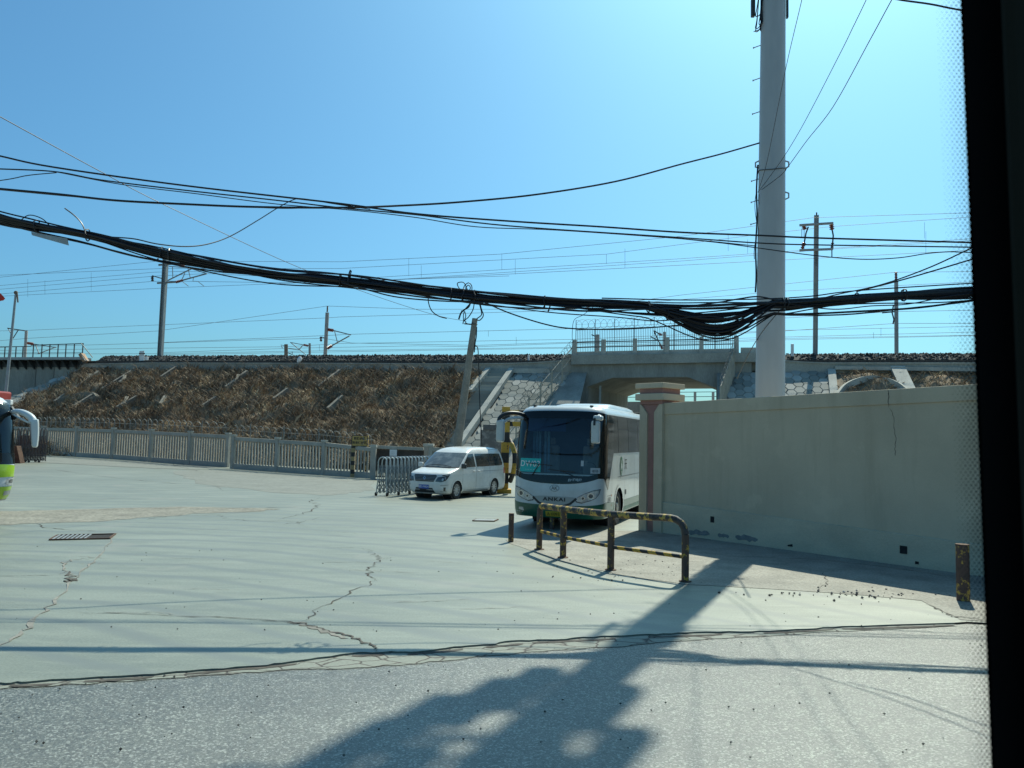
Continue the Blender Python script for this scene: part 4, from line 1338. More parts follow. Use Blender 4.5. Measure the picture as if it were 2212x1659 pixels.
def mast(name, top, base, wpx, k, label, mat, style='H'):
    """upright from base pixel to top pixel on the plane k behind the coping; foot carried down to the track bed"""
    a, b_ = PL(*base, k), PL(*top, k)
    d = (b_ - a).normalized()
    foot = a + d * ((8.4 - a.z) / d.z) if k < 14 else a + d * ((7.0 - a.z) / d.z)
    if k > 15.5:
        foot = a + d * ((-0.02 - a.z) / d.z)
    t = thing(name, (foot.x, foot.y, foot.z), label, 'mast', group='railway masts along the embankment')
    w = wpx / FPX * a.y
    if style == 'H':
        m = MB()
        m.bar(foot, b_, w * 0.9, w * 0.2, up=EMB_N)
        m.bar(foot + EMB_E * w * 0.42, b_ + EMB_E * w * 0.42, w * 0.14, w * 0.8, up=EMB_N)
        m.bar(foot - EMB_E * w * 0.42, b_ - EMB_E * w * 0.42, w * 0.14, w * 0.8, up=EMB_N)
        m.build('column', mat, t)
    else:
        MB().tube([foot, b_], [w / 2 * 1.05, w / 2], 16).build('column', mat, t, smooth=True)
    return t, a.y
def arm(t, k, px, r, name, mat, n=6):
    pts = [PL(*p, k) for p in px]
    return MB().tube(pts, r, n).build(name, mat, t)
def insul(t, k, a, b_, r, mat, ns=5):
    A, B = PL(*a, k), PL(*b_, k)
    m = MB()
    prof = []
    L = (B - A).length
    for i in range(ns):
        h = L * i / ns
        prof += [(r * 0.55, h), (r, h + L / ns * 0.3), (r, h + L / ns * 0.45), (r * 0.55, h + L / ns * 0.8)]
    prof = [(r * 0.3, 0)] + prof + [(r * 0.3, L)]
    m.lathe(prof, A, B - A, 10)
    return m.build('insulator', mat, t, smooth=True)

K1 = 2.6
t, _ = mast('catenary_mast', (358, 559), (346, 770), 10, K1, 'tall grey steel mast with red-insulated bracket arms, on the embankment left of centre', M_MAST)
for px, r in (([(343, 572.4), (381.6, 569.4)], 0.09), ([(399.5, 576), (443.4, 590)], 0.045), ([(340, 611.5), (380, 609)], 0.09), ([(395.7, 605), (447, 591)], 0.06), ([(362.3, 606), (413.6, 580.6)], 0.055),
              ([(372.7, 576), (373.4, 600.7)], 0.035), ([(365, 575.4), (405.4, 578.4)], 0.04), ([(406, 579), (411.4, 601.4)], 0.035), ([(399.5, 590), (392.8, 604.4)], 0.035), ([(351, 602), (328.8, 595.5)], 0.055)):
    arm(t, K1, px, r, 'bracket_arm', M_MAST)
arm(t, K1, [(418, 600), (416.6, 607.4), (427.7, 608), (440.4, 618)], 0.03, 'steady_arm', M_MAST)
arm(t, K1, [(395, 609), (407, 618)], 0.03, 'steady_arm', M_MAST)
insul(t, K1, (383.8, 571.7), (399.5, 576), 0.13, M_INSUL)
insul(t, K1, (380, 609.6), (395.7, 605), 0.13, M_INSUL)
insul(t, K1, (329, 597), (329.5, 608), 0.14, M_INSUD, 3)
insul(t, K1, (341.5, 558), (341, 563.5), 0.1, M_INSUD, 2)
ft = PL(346, 772, K1)
MB().box(-0.7, 0.7, -0.5, 0.5, 0, 0.28, Matrix.Translation((ft.x, ft.y, 8.2))).build('footing', M_CONC_L, t, bevel=0.02)

K2 = 26.0
t, _ = mast('catenary_mast', (707, 675.5), (702.6, 766), 8, K2, 'concrete mast with twin red insulators and triangular arm, beyond the tracks near picture centre', M_MASTC, 'O')
insul(t, K2, (707, 674), (707.6, 661), 0.12, M_INSUD)
insul(t, K2, (709, 712), (720.7, 714), 0.2, M_INSUL)
insul(t, K2, (707.5, 752.6), (717.5, 746.4), 0.2, M_INSUL)
for px, r in (([(720.7, 714), (758, 723.5)], 0.07), ([(717.5, 746.4), (755, 725.5)], 0.075), ([(722.7, 715), (729, 740)], 0.05), ([(702, 730), (692.5, 727.6)], 0.06)):
    arm(t, K2, px, r, 'bracket_arm', M_MAST)
insul(t, K2, (693, 728), (693.6, 738), 0.16, M_INSUD, 2)

K3 = 60.0
t, _ = mast('catenary_mast', (618, 744), (618, 767), 8, K3, 'short brown round column just above the ballast, left of the concrete mast', M_BROWN, 'O')
arm(t, K3, [(614, 747), (607, 745), (610, 752)], 0.06, 'bracket_arm', M_DSTEEL)
arm(t, K3, [(622, 762), (632, 766), (631, 760)], 0.08, 'bracket_arm', M_DSTEEL)
t, _ = mast('catenary_mast', (669, 741.7), (669, 767), 5, K3, 'slim far mast with an arm reaching left to the brown column', M_MAST, 'O')
insul(t, K3, (656, 745), (666, 747), 0.2, M_INSUL)
for px in ([(656, 745), (627, 739.6)], [(628, 740), (661, 766.7)], [(654, 746), (645.6, 755.8)], [(645.6, 755.8), (623, 753)]):
    arm(t, K3, px, 0.07, 'bracket_arm', M_MAST)

K4 = 3.0
t, YM = mast('catenary_mast', (1763.6, 465), (1761, 772), 9.5, K4, 'tall mast with two crossarms carrying brown insulators, just right of the white pole', M_MASTC)
arm(t, K4, [(1764, 466), (1764, 459)], 0.05, 'finial', M_DSTEEL)
for a, b_ in (((1727, 486.6), (1800, 482)), ((1727, 540.7), (1799, 538))):
    MB().bar(PL(*a, K4 - 0.3), PL(*b_, K4 - 0.3), 0.15, 0.15).build('crossarm', M_MASTC, t)
insul(t, K4, (1736, 488), (1739, 496), 0.18, M_INSUL, 3)
insul(t, K4, (1796, 485), (1797.4, 497), 0.18, M_INSUL, 3)
insul(t, K4, (1737, 524), (1733, 538), 0.15, M_INSUL, 3)
insul(t, K4, (1798.6, 524), (1796.6, 540), 0.13, M_INSUD, 4)
arm(t, K4, [(1746, 490), (1741, 504), (1737, 525.6)], 0.055, 'link', M_DSTEEL)
arm(t, K4, [(1797.4, 495.4), (1800, 509), (1798.6, 524)], 0.055, 'link', M_DSTEEL)
arm(t, K4, [(1797, 540), (1797, 555)], 0.04, 'link', M_DSTEEL)
for i in range(2):
    arm(t, K4, [(1732 + i * 5, 494), (1732 + i * 5, 512)], 0.02, 'link', M_DSTEEL)
ft = PL(1761, 776, K4 - 0.4)
MB().box(-0.55, 0.55, -0.4, 0.4, 0, 0.3, Matrix.Translation((ft.x, ft.y, ft.z - 0.15))).build('footing', M_CONC_L, t, bevel=0.02)
MAST_R = t

def text_mesh(name, body, size, M, mat, parent=None, extrude=0.002, align='CENTER', spacing=1.0, world=True, bold=0.0, line=1.0):
    cu = bpy.data.curves.new(name, 'FONT')
    cu.body = body
    cu.size = size
    cu.extrude = extrude
    cu.align_x = align
    cu.align_y = 'CENTER'
    cu.space_character = spacing
    cu.space_line = line
    cu.offset = bold
    cu.resolution_u = 4
    tmp = bpy.data.objects.new(name + '_tmp', cu)
    COL.objects.link(tmp)
    bpy.context.view_layer.update()
    dg = bpy.context.evaluated_depsgraph_get()
    me = bpy.data.meshes.new_from_object(tmp.evaluated_get(dg))
    bpy.data.objects.remove(tmp)
    me.transform(M)
    me.materials.clear()
    me.materials.append(mat)
    o = bpy.data.objects.new(name, me)
    COL.objects.link(o)
    if parent is not None:
        o.parent = parent
        if world and parent.type == 'EMPTY':
            o.matrix_parent_inverse = Matrix.Translation(parent.location).inverted()
    return o
def facing(p, yaw=0.0, flat=False):
    """text plane at p facing the road, turned by yaw"""
    return Matrix.Translation(p) @ Matrix.Rotation(yaw, 4, 'Z') @ Matrix.Rotation(R(90), 4, 'X')
M_BLACK = mk('black_paint', (0.018, 0.018, 0.018), 0.5, 0, var=0.2, scale=5)
for i, ch in enumerate('SJ1051'):
    text_mesh('number', ch, 0.24, facing(PL(1763, 546 + i * 5.4, K4 - 0.22), R(-13)), M_BLACK, MAST_R)

K5 = 19.0
t, _ = mast('catenary_mast', (1936, 607.3), (1936.6, 766), 8.2, K5, 'pale concrete mast with a brown top insulator, far right beside the window post', M_MASTC, 'O')
insul(t, K5, (1935.8, 608), (1935.4, 587), 0.14, M_INSUL, 6)
arm(t, K5, [(1905.5, 675.6), (1934, 673)], 0.07, 'bracket_arm', M_DSTEEL)
arm(t, K5, [(1930, 660), (1927, 675), (1931, 690), (1929, 700)], 0.06, 'link', M_DSTEEL)

K6 = 40.0
t, _ = mast('catenary_mast', (57, 714.5), (54, 768), 6, K6, 'grey mast with a short top bracket behind the left bridge railing', M_MASTC, 'O')
for px, r in (([(57, 715), (16.5, 709)], 0.09), ([(40, 712), (28, 731)], 0.07), ([(17, 709), (27, 727)], 0.05)):
    arm(t, K6, px, r, 'bracket_arm', M_DSTEEL)
insul(t, K6, (60, 741), (72, 743), 0.22, M_INSUL)
for px in ([(72, 743), (121.5, 751)], [(81.6, 764.7), (120, 750)], [(77, 745), (84, 763)]):
    arm(t, K6, px, 0.07, 'bracket_arm', M_MAST)
K7 = 42.0
t, _ = mast('catenary_mast', (1290.5, 723), (1290.5, 768), 10, K7, 'thick concrete column seen through the bridge fence', M_MASTC, 'O')
arm(t, K7, [(1285, 726), (1278, 723)], 0.08, 'bracket_arm', M_DSTEEL)
t, _ = mast('catenary_mast', (1435.5, 717), (1435.5, 762), 6, K7, 'slender concrete mast with a leaning bracket seen through the bridge fence', M_MASTC, 'O')
insul(t, K7, (1430, 724), (1422, 720), 0.2, M_INSUL)
insul(t, K7, (1431, 754), (1426, 744), 0.2, M_INSUL)
for px in ([(1422, 720), (1412, 714)], [(1426, 744), (1412, 714)], [(1420, 735), (1405, 727)]):
    arm(t, K7, px, 0.08, 'bracket_arm', M_DSTEEL)

# marker posts, notice board and a scrap on the ballast
def marker(px, y0, y1, w, k, label):
    a, b_ = PL(px, y1, k), PL(px, y0, k)
    ww = w / FPX * a.y
    o = MB().hexa([a + EMB_E * -ww / 2 + EMB_N * ww / 2, a + EMB_E * ww / 2 + EMB_N * ww / 2, a + EMB_E * ww / 2 - EMB_N * ww / 2, a - EMB_E * ww / 2 - EMB_N * ww / 2,
                   b_ + EMB_E * -ww / 2 + EMB_N * ww / 2, b_ + EMB_E * ww / 2 + EMB_N * ww / 2, b_ + EMB_E * ww / 2 - EMB_N * ww / 2, b_ - EMB_E * ww / 2 - EMB_N * ww / 2]).build('marker_post', M_WHITE, bevel=0.02)
    return tag(o, label, 'marker post', 'white marker posts on the ballast')
marker(1711.5, 743, 770, 6, 1.6, 'tallest white marker post on the ballast, beside the white mast')
marker(1142, 767, 781, 4, 0.9, 'short white marker post on the ballast, left of the bridge fence')
marker(1019.5, 766, 783, 4, 0.8, 'short white marker post behind the leaning utility pole')
a = PL(306.5, 779, 0.7)
t = thing('notice_board', (a.x, a.y, a.z), 'small white notice board standing on the ballast near the steel mast', 'sign')
m = MB().bar(PL(306.5, 779, 0.7), PL(306.5, 758, 0.7), 0.48, 0.05, up=EMB_N)
m.build('board', M_WHITE, t)
text_mesh('writing', '■■ ■■\n———', 0.16, facing(PL(306.5, 766, 0.66), R(-13)), M_BLACK, t)
m = MB(); b_ = PL(317, 776, 0.65)
o = MB().box(-0.12, 0.12, -0.1, 0.1, -0.1, 0.22, Matrix.Translation(b_)).build('marker_stone', M_WHITE, bevel=0.05)
tag(o, 'small white stone block beside the notice board', 'block')
b_ = PL(646.5, 780, 0.5)
o = MB().lathe([(0.0, -0.3), (0.13, -0.22), (0.19, 0.0), (0.15, 0.2), (0.05, 0.3)], b_ + Vector((0, 0, 0.1)), Vector((0.3, 0, 1)), 9).build('plastic_bag', M_WHITE, smooth=True)
tag(o, 'scrap of white plastic lying on the ballast', 'litter')

# catenary wires
WG = 'thin railway wires above the tracks'
def wire(px, k, label, r=0.014, sag=0.0, name='catenary_wire'):
    pts = [PL(*p, k if not isinstance(k, (list, tuple)) else k[min(i, len(k) - 1)]) for i, p in enumerate(px)]
    if px[0][0] < 0: pts.insert(0, pts[0] + (pts[0] - pts[1]).normalized() * 30)
    if px[-1][0] > 2000: pts.append(pts[-1] + (pts[-1] - pts[-2]).normalized() * 40)
    out = [pts[0]]
    for a, b_ in zip(pts[:-1], pts[1:]):
        L = (b_ - a).length
        n = max(4, int(L / 3))
        for i in range(1, n + 1):
            u = i / n
            p = a.lerp(b_, u)
            p.z -= sag * 4 * u * (1 - u) * (L / 50) ** 2
            out.append(p)
    o = MB().tube(out, r, 4).build(name, M_WIRE, fix=False)
    return tag(o, label, 'wire', WG)
RW = 0.0155
wire([(-80, 607), (341, 564), (737, 565.5), (1080, 549), (1474, 510), (1757, 470), (2120, 459), (2400, 446)], K1, 'topmost thin railway wire, tied to the heads of both tall masts', RW)
A1 = wire([(-60, 583 + 14), (350, 580), (737, 580), (1310, 549), (1634, 507), (1799, 489), (2110, 468), (2400, 450)], K1 + 3, 'thin railway wire reaching the upper crossarm of the mast by the white pole', RW)
wire([(-60, 622), (333, 588), (400, 586), (767, 602), (1474, 558.6), (1740, 540), (2110, 515)], K1 + 3.4, 'thin railway wire sagging between the bracket arm and the lower crossarm', RW)
wire([(-60, 630), (340, 596), (447, 591), (797, 607.5), (1474, 563.6), (1797, 538), (2110, 519)], K1 + 4.2, 'thin railway wire from the bracket arm tip toward the right mast', RW)
wire([(-60, 640), (328, 608), (360, 607), (700, 612), (1100, 592), (1797, 556), (2110, 540)], K1 + 0.2, 'thin railway wire hung from the dark bell insulator of the left mast', RW)
wire([(-60, 643), (347, 622.6), (667, 610), (1100, 596)], K1 + 4.0, 'contact wire below the bracket arms of the left mast', RW)
RW2 = 0.021
wire([(-60, 741), (58, 731), (340, 715), (707, 661), (900, 668), (1240, 668), (1474, 637), (1934, 588), (2110, 586.5)], K5 + 7, 'far railway wire over the tops of the two concrete masts', RW2)
wire([(-60, 716), (58, 713.6), (700, 687), (737, 684.6), (1170, 672), (1694, 628.6), (2110, 608.5)], K5 + 10, 'far railway wire crossing just below the leaning pole top', RW2)
wire([(347, 740), (700, 725), (758, 722), (1237, 710), (1480, 697), (1694, 687), (1934, 673), (2110, 670)], K5 + 6, 'far railway wire at the arm tip of the concrete mast', RW2)
wire([(-60, 752), (200, 745), (600, 733), (700, 731), (760, 741), (1030, 746), (1240, 739), (1474, 727), (1694, 715), (1934, 698.6), (2110, 698.5)], K5 + 5, 'far railway wire from the bell insulator to the far right mast', RW2)
wire([(-60, 758), (340, 752), (620, 749), (737, 742), (1240, 733), (1694, 713.5), (2110, 705)], K5 + 12, 'far railway wire passing behind the bridge fence top', RW2)
wire([(340, 762), (640, 752), (900, 747), (1030, 749), (1240, 741), (1694, 728), (2110, 717)], K5 + 14, 'far railway wire low over the ballast, upper of the lowest three', RW2)
wire([(-60, 765), (340, 764), (737, 757), (1240, 750), (1694, 731), (2110, 724)], K5 + 15, 'far railway wire low over the ballast, middle of the lowest three', RW2)
wire([(340, 766.5), (1030, 755), (1240, 752), (1694, 734), (2110, 725)], K5 + 18, 'far railway wire low over the ballast, lowest of all', RW2)
# droppers
DG = 'short vertical droppers between railway wires'
for (x, y0, y1) in ((883, 558, 596), (910, 573, 599), (1084, 549, 583), (1113, 561, 593), (1310, 549, 570), (1350, 537, 579), (197, 589, 628), (97, 606, 636), (60, 603, 642), (1997, 480, 515), (2000, 500, 547), (1573, 507, 542), (1615, 517, 548)):
    o = MB().tube([PL(x, y0, K1 + 3), PL(x, y1, K1 + 3)], 0.011, 4).build('dropper_wire', M_WIRE)
    tag(o, 'short vertical dropper linking two thin railway wires', 'wire', DG)
for (x, y0, y1) in ((1055, 718 - 4, 727), (1889 - 2, 718, 731), (1903, 708, 726), (690, 745, 758), (1885 - 770, 729 - 1, 745)):
    o = MB().tube([PL(x, y0, K5 + 12), PL(x, y1, K5 + 12)], 0.016, 4).build('dropper_wire', M_WIRE)
    tag(o, 'short vertical dropper linking two thin railway wires', 'wire', DG)

# ================================================================== FENCE, GATES AND SIGN BY THE LANE
M_FENCE = mk('fence_concrete', (0.36, 0.345, 0.295), 0.85, 0, var=0.16, scale=1.4, fine=0.1, fscale=20)
def fence(posts, label, nbal):
    """posts: (x, y_bottom, y_top)"""
    B = [G(x, yb) for x, yb, yt in posts]
    Hh = []
    for (x, yb, yt), b_ in zip(posts, B):
        Hh.append(AY(x, yt, b_.y).z - b_.z)
    mid = B[len(B) // 2]
    t = thing('concrete_fence', mid, label, 'fence')
    for i, (b_, h) in enumerate(zip(B, Hh)):
        d = (B[min(i + 1, len(B) - 1)] - B[max(i - 1, 0)]); d.z = 0; d.normalize()
        n = Vector((d.y, -d.x, 0))
        m = MB().bar(b_ - Vector((0, 0, 0.1)), b_ + Vector((0, 0, h - 0.02)), 0.22, 0.2, up=n)
        p = m.build('post', M_FENCE, t)
        c = MB().bar(b_ + Vector((0, 0, h - 0.02)), b_ + Vector((0, 0, h + 0.07)), 0.28, 0.28, up=n)
        c.build('cap', M_CONC_L, p)
    for i in range(len(B) - 1):
        a, b_ = B[i], B[i + 1]
        d = (b_ - a); L = d.length; d.normalize()
        n = Vector((d.y, -d.x, 0)).normalized()
        ha, hb = Hh[i] - 0.08, Hh[i + 1] - 0.08
        m = MB()
        up = Vector((0, 0, 1))
        q = lambda u, z: a.lerp(b_, u) + up * (z)
        m.bar(q(0.04, ha - 0.09), q(0.96, hb - 0.09), 0.16, 0.2)
        m.bar(q(0.04, 0.16), q(0.96, 0.16), 0.15, 0.34)
        for j in range(nbal):
            u = 0.07 + 0.86 * (j + 0.5) / nbal
            h = ha + (hb - ha) * u
            m.bar(q(u, 0.33), q(u, h - 0.19), 0.085, 0.085)
        m.build('panel', M_FENCE, t)
    return B, Hh
fl = [(-40, 979, 917), (20, 980, 919), (90, 983, 921.5), (163, 987, 923), (242, 992, 925.5), (324, 998, 929), (408, 1005, 933), (490, 1010, 937)]
B1, H1 = fence(fl, 'long grey concrete baluster fence before the overgrown slope, its farther left run', 13)
fl2 = [(502, 1013, 941), (597, 1020, 947), (698, 1027, 953), (804, 1034, 964)]
B2, H2 = fence(fl2, 'nearer run of concrete baluster fence ending beside the yellow sign', 13)
fl3 = [(929, 1040, 963), (985, 1042, 966), (1040, 1044, 969)]
B3, H3 = fence(fl3, 'short concrete fence run hidden behind the white van', 9)
def above(B, Hh, dz): return [b_ + Vector((0, 0, h + dz)) for b_, h in zip(B, Hh)]
razor(above(B1, H1, 0.36), 0.32, 0.6, M_RAZOR, label='coil of razor wire on the farther left fence run', wire=0.019, group='razor wire on the yard fence')
razor(above(B2, H2, 0.33), 0.30, 0.5, M_RAZOR, label='coil of razor wire on the nearer fence run by the yellow sign', wire=0.017, group='razor wire on the yard fence')
def pickets(B, Hh, n):
    for i in range(n):
        u = (i + 0.5) / n * (len(B) - 1)
        j = min(int(u), len(B) - 2)
        p = B[j].lerp(B[j + 1], u - j)
        h = Hh[j] + (Hh[j + 1] - Hh[j]) * (u - j)
        o = MB().bar(p + Vector((0, 0, h - 0.12)), p + Vector((0, 0, h + 0.75)), 0.045, 0.035).build('wire_stake', M_RAZOR)
        tag(o, 'slim steel stake holding razor wire above the fence', 'stake', 'stakes of the fence razor wire')
pickets(B1, H1, 5)
pickets(B2, H2, 4)

# steel gate with a sheet of paper, between concrete posts
M_BGATE = mk('brown_gate_paint', (0.095, 0.075, 0.06), 0.7, 0.2, var=0.3, scale=3)
ga, gb = G(810, 1035), G(913, 1038)
t = thing('metal_gate', (ga + gb) / 2, 'dark brown barred gate between concrete posts behind the folding barrier', 'gate')
zt = AY(860, 968, (ga.y + gb.y) / 2).z
m = MB()
for i in range(34):
    p = ga.lerp(gb, i / 33)
    m.bar(p + Vector((0, 0, 0.1)), p + Vector((0, 0, zt - 0.05)), 0.05, 0.03)
m.build('bars', M_BGATE, t)
m = MB()
for h in (0.14, 0.8, zt - 0.15):
    m.bar(ga + Vector((0, 0.03, h)), gb + Vector((0, 0.03, h)), 0.05, 0.07)
m.bar(ga + Vector((0, 0.06, zt * 0.62)), gb + Vector((0, 0.06, zt * 0.62)), 0.02, zt * 0.62)
m.build('frame', M_BGATE, t)
MB().bar(ga + Vector((0, 0, zt + 0.02)), gb + Vector((0, 0, zt - 0.02)), 0.2, 0.16).build('lintel', M_FENCE, t)
pn = AY(849.5, 978, (ga.y + gb.y) / 2 - 0.12)
o = MB().box(-0.19, 0.19, -0.004, 0.004, -0.165, 0.165, Matrix.Translation(pn)).build('paper_notice', M_WHITE)
tag(o, 'white sheet of paper fixed to the dark brown gate', 'notice')
o2 = text_mesh('writing', '~ ~~\n~~ ~', 0.09, facing(pn + Vector((0, -0.006, 0))), mk('faded_ink', (0.32, 0.34, 0.42), 0.8), o, 0.0005)
for i, (x, lab) in enumerate(((805.5, 'square concrete gate post beside the yellow sign'), (918, 'capped concrete gate post right of the brown gate, nearer the gate'), (929.5, 'capped concrete gate post right of the brown gate, nearer the van'))):
    b_ = G(x, 1036)
    ht = AY(x, 967 if i == 0 else 964, b_.y).z
    t = thing('gate_post', b_, lab, 'post', group='concrete gate posts')
    MB().bar(b_ - Vector((0, 0, .05)), b_ + Vector((0, 0, ht)), 0.24, 0.24, up=Vector((0, 1, 0))).build('shaft', M_FENCE, t)
    MB().bar(b_ + Vector((0, 0, ht)), b_ + Vector((0, 0, ht + 0.14)), 0.29, 0.29, up=Vector((0, 1, 0))).build('cap', M_CONC_L, t)

# striped paint
def stripe_mat(name, vec, period, ca, cb, wear=0.35, cw=(0.08, 0.05, 0.035), duty=0.5, wscale=7, soft=False):
    m, n, l, b = nodes_of(name)
    tc = n.new('ShaderNodeTexCoord')
    nz = n.new('ShaderNodeTexNoise'); nz.inputs['Scale'].default_value = wscale; nz.inputs['Detail'].default_value = 6
    l.new(tc.outputs['Object'], nz.inputs['Vector'])
    dp = n.new('ShaderNodeVectorMath'); dp.operation = 'DOT_PRODUCT'
    dp.inputs[1].default_value = tuple(Vector(vec) / period)
    l.new(tc.outputs['Object'], dp.inputs[0])
    ad = n.new('ShaderNodeMath'); ad.operation = 'MULTIPLY_ADD'; ad.inputs[1].default_value = 0.25 if wear > 0.2 else 0.0
    l.new(nz.outputs['Fac'], ad.inputs[0]); l.new(dp.outputs['Value'], ad.inputs[2])
    fr = n.new('ShaderNodeMath'); fr.operation = 'FRACT'; l.new(ad.outputs[0], fr.inputs[0])
    gt = n.new('ShaderNodeMath'); gt.operation = 'GREATER_THAN'; gt.inputs[1].default_value = duty; l.new(fr.outputs[0], gt.inputs[0])
    c = mix_rgb(n, l, ca, cb, gt.outputs[0])
    if wear > 0:
        nz2 = n.new('ShaderNodeTexNoise'); nz2.inputs['Scale'].default_value = wscale * 1.7; nz2.inputs['Detail'].default_value = 8; nz2.inputs['Roughness'].default_value = 0.7
        l.new(tc.outputs['Object'], nz2.inputs['Vector'])
        mr = n.new('ShaderNodeMapRange')
        mr.inputs['From Min'].default_value = 0.62 - wear * 0.4; mr.inputs['From Max'].default_value = 0.66 - wear * 0.4
        l.new(nz2.outputs['Fac'], mr.inputs['Value'])
        c = mix_rgb(n, l, c, cw, mr.outputs[0])
    l.new(c, b.inputs['Base Color'])
    b.inputs['Roughness'].default_value = 0.6
    bp = n.new('ShaderNodeBump'); bp.inputs['Strength'].default_value = 0.4; bp.inputs['Distance'].default_value = 0.01
    l.new(nz.outputs['Fac'], bp.inputs['Height']); l.new(bp.outputs[0], b.inputs['Normal'])
    return m
YEL, BLK = (0.50, 0.29, 0.035), (0.022, 0.021, 0.02)
M_ST_V = stripe_mat('striped_post_paint', (0, 0, 1), 0.46, (0.34, 0.25, 0.11), BLK, 0.0)
M_ST_G = stripe_mat('gantry_stripes', (0, 0, 1), 0.86, YEL, BLK, 0.1)
M_ST_GH = stripe_mat('gantry_stripes_across', (1, 0, 0.25), 0.8, YEL, BLK, 0.1)
M_YEL = mk('yellow_sign_paint', (0.50, 0.33, 0.10), 0.6, 0, var=0.12, scale=4)

# yellow warning sign on two striped legs
sb_ = G(776, 1032)
t = thing('warning_sign', sb_, 'yellow warning sign with two lines of black writing on striped legs', 'sign')
sy = sb_.y
for x in (761, 787.5):
    b_ = AY(x, 1033, sy); b_.z = ground_z(b_.x, b_.y)
    tp_ = AY(x + 2.5, 962, sy)
    MB().bar(b_ - Vector((0, 0, .05)), tp_, 0.19, 0.16, up=Vector((0, 1, 0))).build('leg', M_ST_V, t)
c0, c1 = AY(759, 964, sy - 0.1), AY(794.5, 941, sy - 0.1)
m = MB().box(c0.x, c1.x + 0.02, c0.y, c0.y + 0.16, c0.z, c1.z)
m.build('board', M_YEL, t, bevel=0.01)
bw = 0.035
m = MB()
for (x0, x1, z0, z1) in ((c0.x, c1.x, c0.z, c0.z + bw), (c0.x, c1.x, c1.z - bw, c1.z), (c0.x, c0.x + bw, c0.z + bw, c1.z - bw), (c1.x - bw, c1.x, c0.z + bw, c1.z - bw)):
    m.box(x0, x1, c0.y - 0.012, c0.y - 0.001, z0, z1)
m.build('border', M_BLACK, t)
mid = (c0 + c1) / 2
text_mesh('writing', '铁路线路', 0.155, facing(Vector((mid.x, c0.y - 0.006, mid.z + 0.115))), M_BLACK, t, 0.003, bold=0.004)
text_mesh('writing', '安全保护区', 0.155, facing(Vector((mid.x, c0.y - 0.006, mid.z - 0.10))), M_BLACK, t, 0.003, bold=0.004)

# folding barriers of linked hoops
def folding_gate(P0, P1, nh, h, thick, label, mat, mat2, wheels=True):
    P0, P1 = Vector(P0), Vector(P1)
    gd = (P1 - P0); L = gd.length; gd.normalize()
    qd = Vector((gd.y, -gd.x, 0)).normalized()
    if qd.x < 0: qd = -qd
    t = thing('folding_gate', P0, label, 'gate', group='folding barriers')
    up = Vector((0, 0, 1))
    hoops = []
    for i in range(nh):
        c = P0 + gd * L * i / (nh - 1)
        rt_ = thick / 2
        pts = [c + qd * -(rt_ + 0.05) + up * 0.08, c + qd * -(rt_ + 0.03) + up * 0.35, c + qd * -rt_ + up * 0.5, c - qd * rt_ + up * (h - rt_)]
        for k in range(1, 8):
            a = math.pi - math.pi * k / 8
            pts.append(c + qd * rt_ * math.cos(a) + up * (h - rt_ + rt_ * math.sin(a)))
        pts += [c + qd * rt_ + up * (h - rt_), c + qd * rt_ + up * 0.5, c + qd * (rt_ + 0.03) + up * 0.35, c + qd * (rt_ + 0.05) + up * 0.08]
        MB().tube(pts, 0.023, 8).build('hoop', mat, t, smooth=True)
        hoops.append(c)
    for sgn in (-1, 1):
        m = MB()
        o_ = qd * sgn * (thick / 2 + 0.005)
        for i in range(nh - 1):
            a, b_ = hoops[i] + o_, hoops[i + 1] + o_
            for z0, z1 in ((0.30, 0.62), (0.62, 0.30), (0.80, 1.1), (1.1, 0.80), (0.12, 0.3), (0.3, 0.12)):
                m.bar(a + up * z0, b_ + up * z1, 0.016, 0.03)
            mm = (a + b_) / 2
            m.bar(mm + up * 0.1, mm + up * (h - thick * 0.8), 0.03, 0.03)
            m.bar(a + up * 0.92, b_ + up * 0.92, 0.012, 0.02)
        m.build('lattice', mat2, t)
    if wheels:
        for i in range(0, nh, 3):
            for sgn in (-1, 1):
                c = hoops[i] + qd * sgn * (thick / 2 + 0.06) + up * 0.07
                MB().lathe([(0.02, -0.02), (0.07, -0.02), (0.07, 0.02), (0.02, 0.02)], c, qd, 12).build('castor', M_BLACK, t)
    return t
fg0, fg1 = G(824, 1073), Vector((-2.95, 33.2, 0))
M_HOOP = mk('hoop_steel', (0.42, 0.46, 0.46), 0.38, 0.55, var=0.1)
M_LATT = mk('lattice_steel', (0.22, 0.245, 0.25), 0.5, 0.5, var=0.15)
folding_gate((fg0.x, fg0.y, LOTZ), (fg1.x, fg1.y, LOTZ), 18, 1.48, 0.40, 'silver folding hoop barrier beside the white van', M_HOOP, M_LATT)
fq = G(36, 1000)
fq2 = G(60, 990)
M_DHOOP = mk('dark_hoop_steel', (0.10, 0.085, 0.08), 0.45, 0.4, var=0.2)
folding_gate((fq.x, fq.y, fq.z + LOTZ), (fq.x + 0.95, fq.y + 1.0, fq.z + LOTZ), 9, 2.0, 0.55, 'dark brown folding hoop barrier behind the green coach mirror', M_DHOOP, M_DHOOP)
a = G(36, 1001)
o = MB().prism([a + Vector((-0.45, -0.3, 0.02)), a + Vector((0.4, -0.3, 0.02)), a + Vector((0.12, -0.3, 1.0)), a + Vector((-0.45, -0.3, 1.0))], (0, 0.4, 0)).build('barrier_housing', M_RUST)
tag(o, 'rust brown wedge housing at the foot of the dark folding barrier', 'housing')

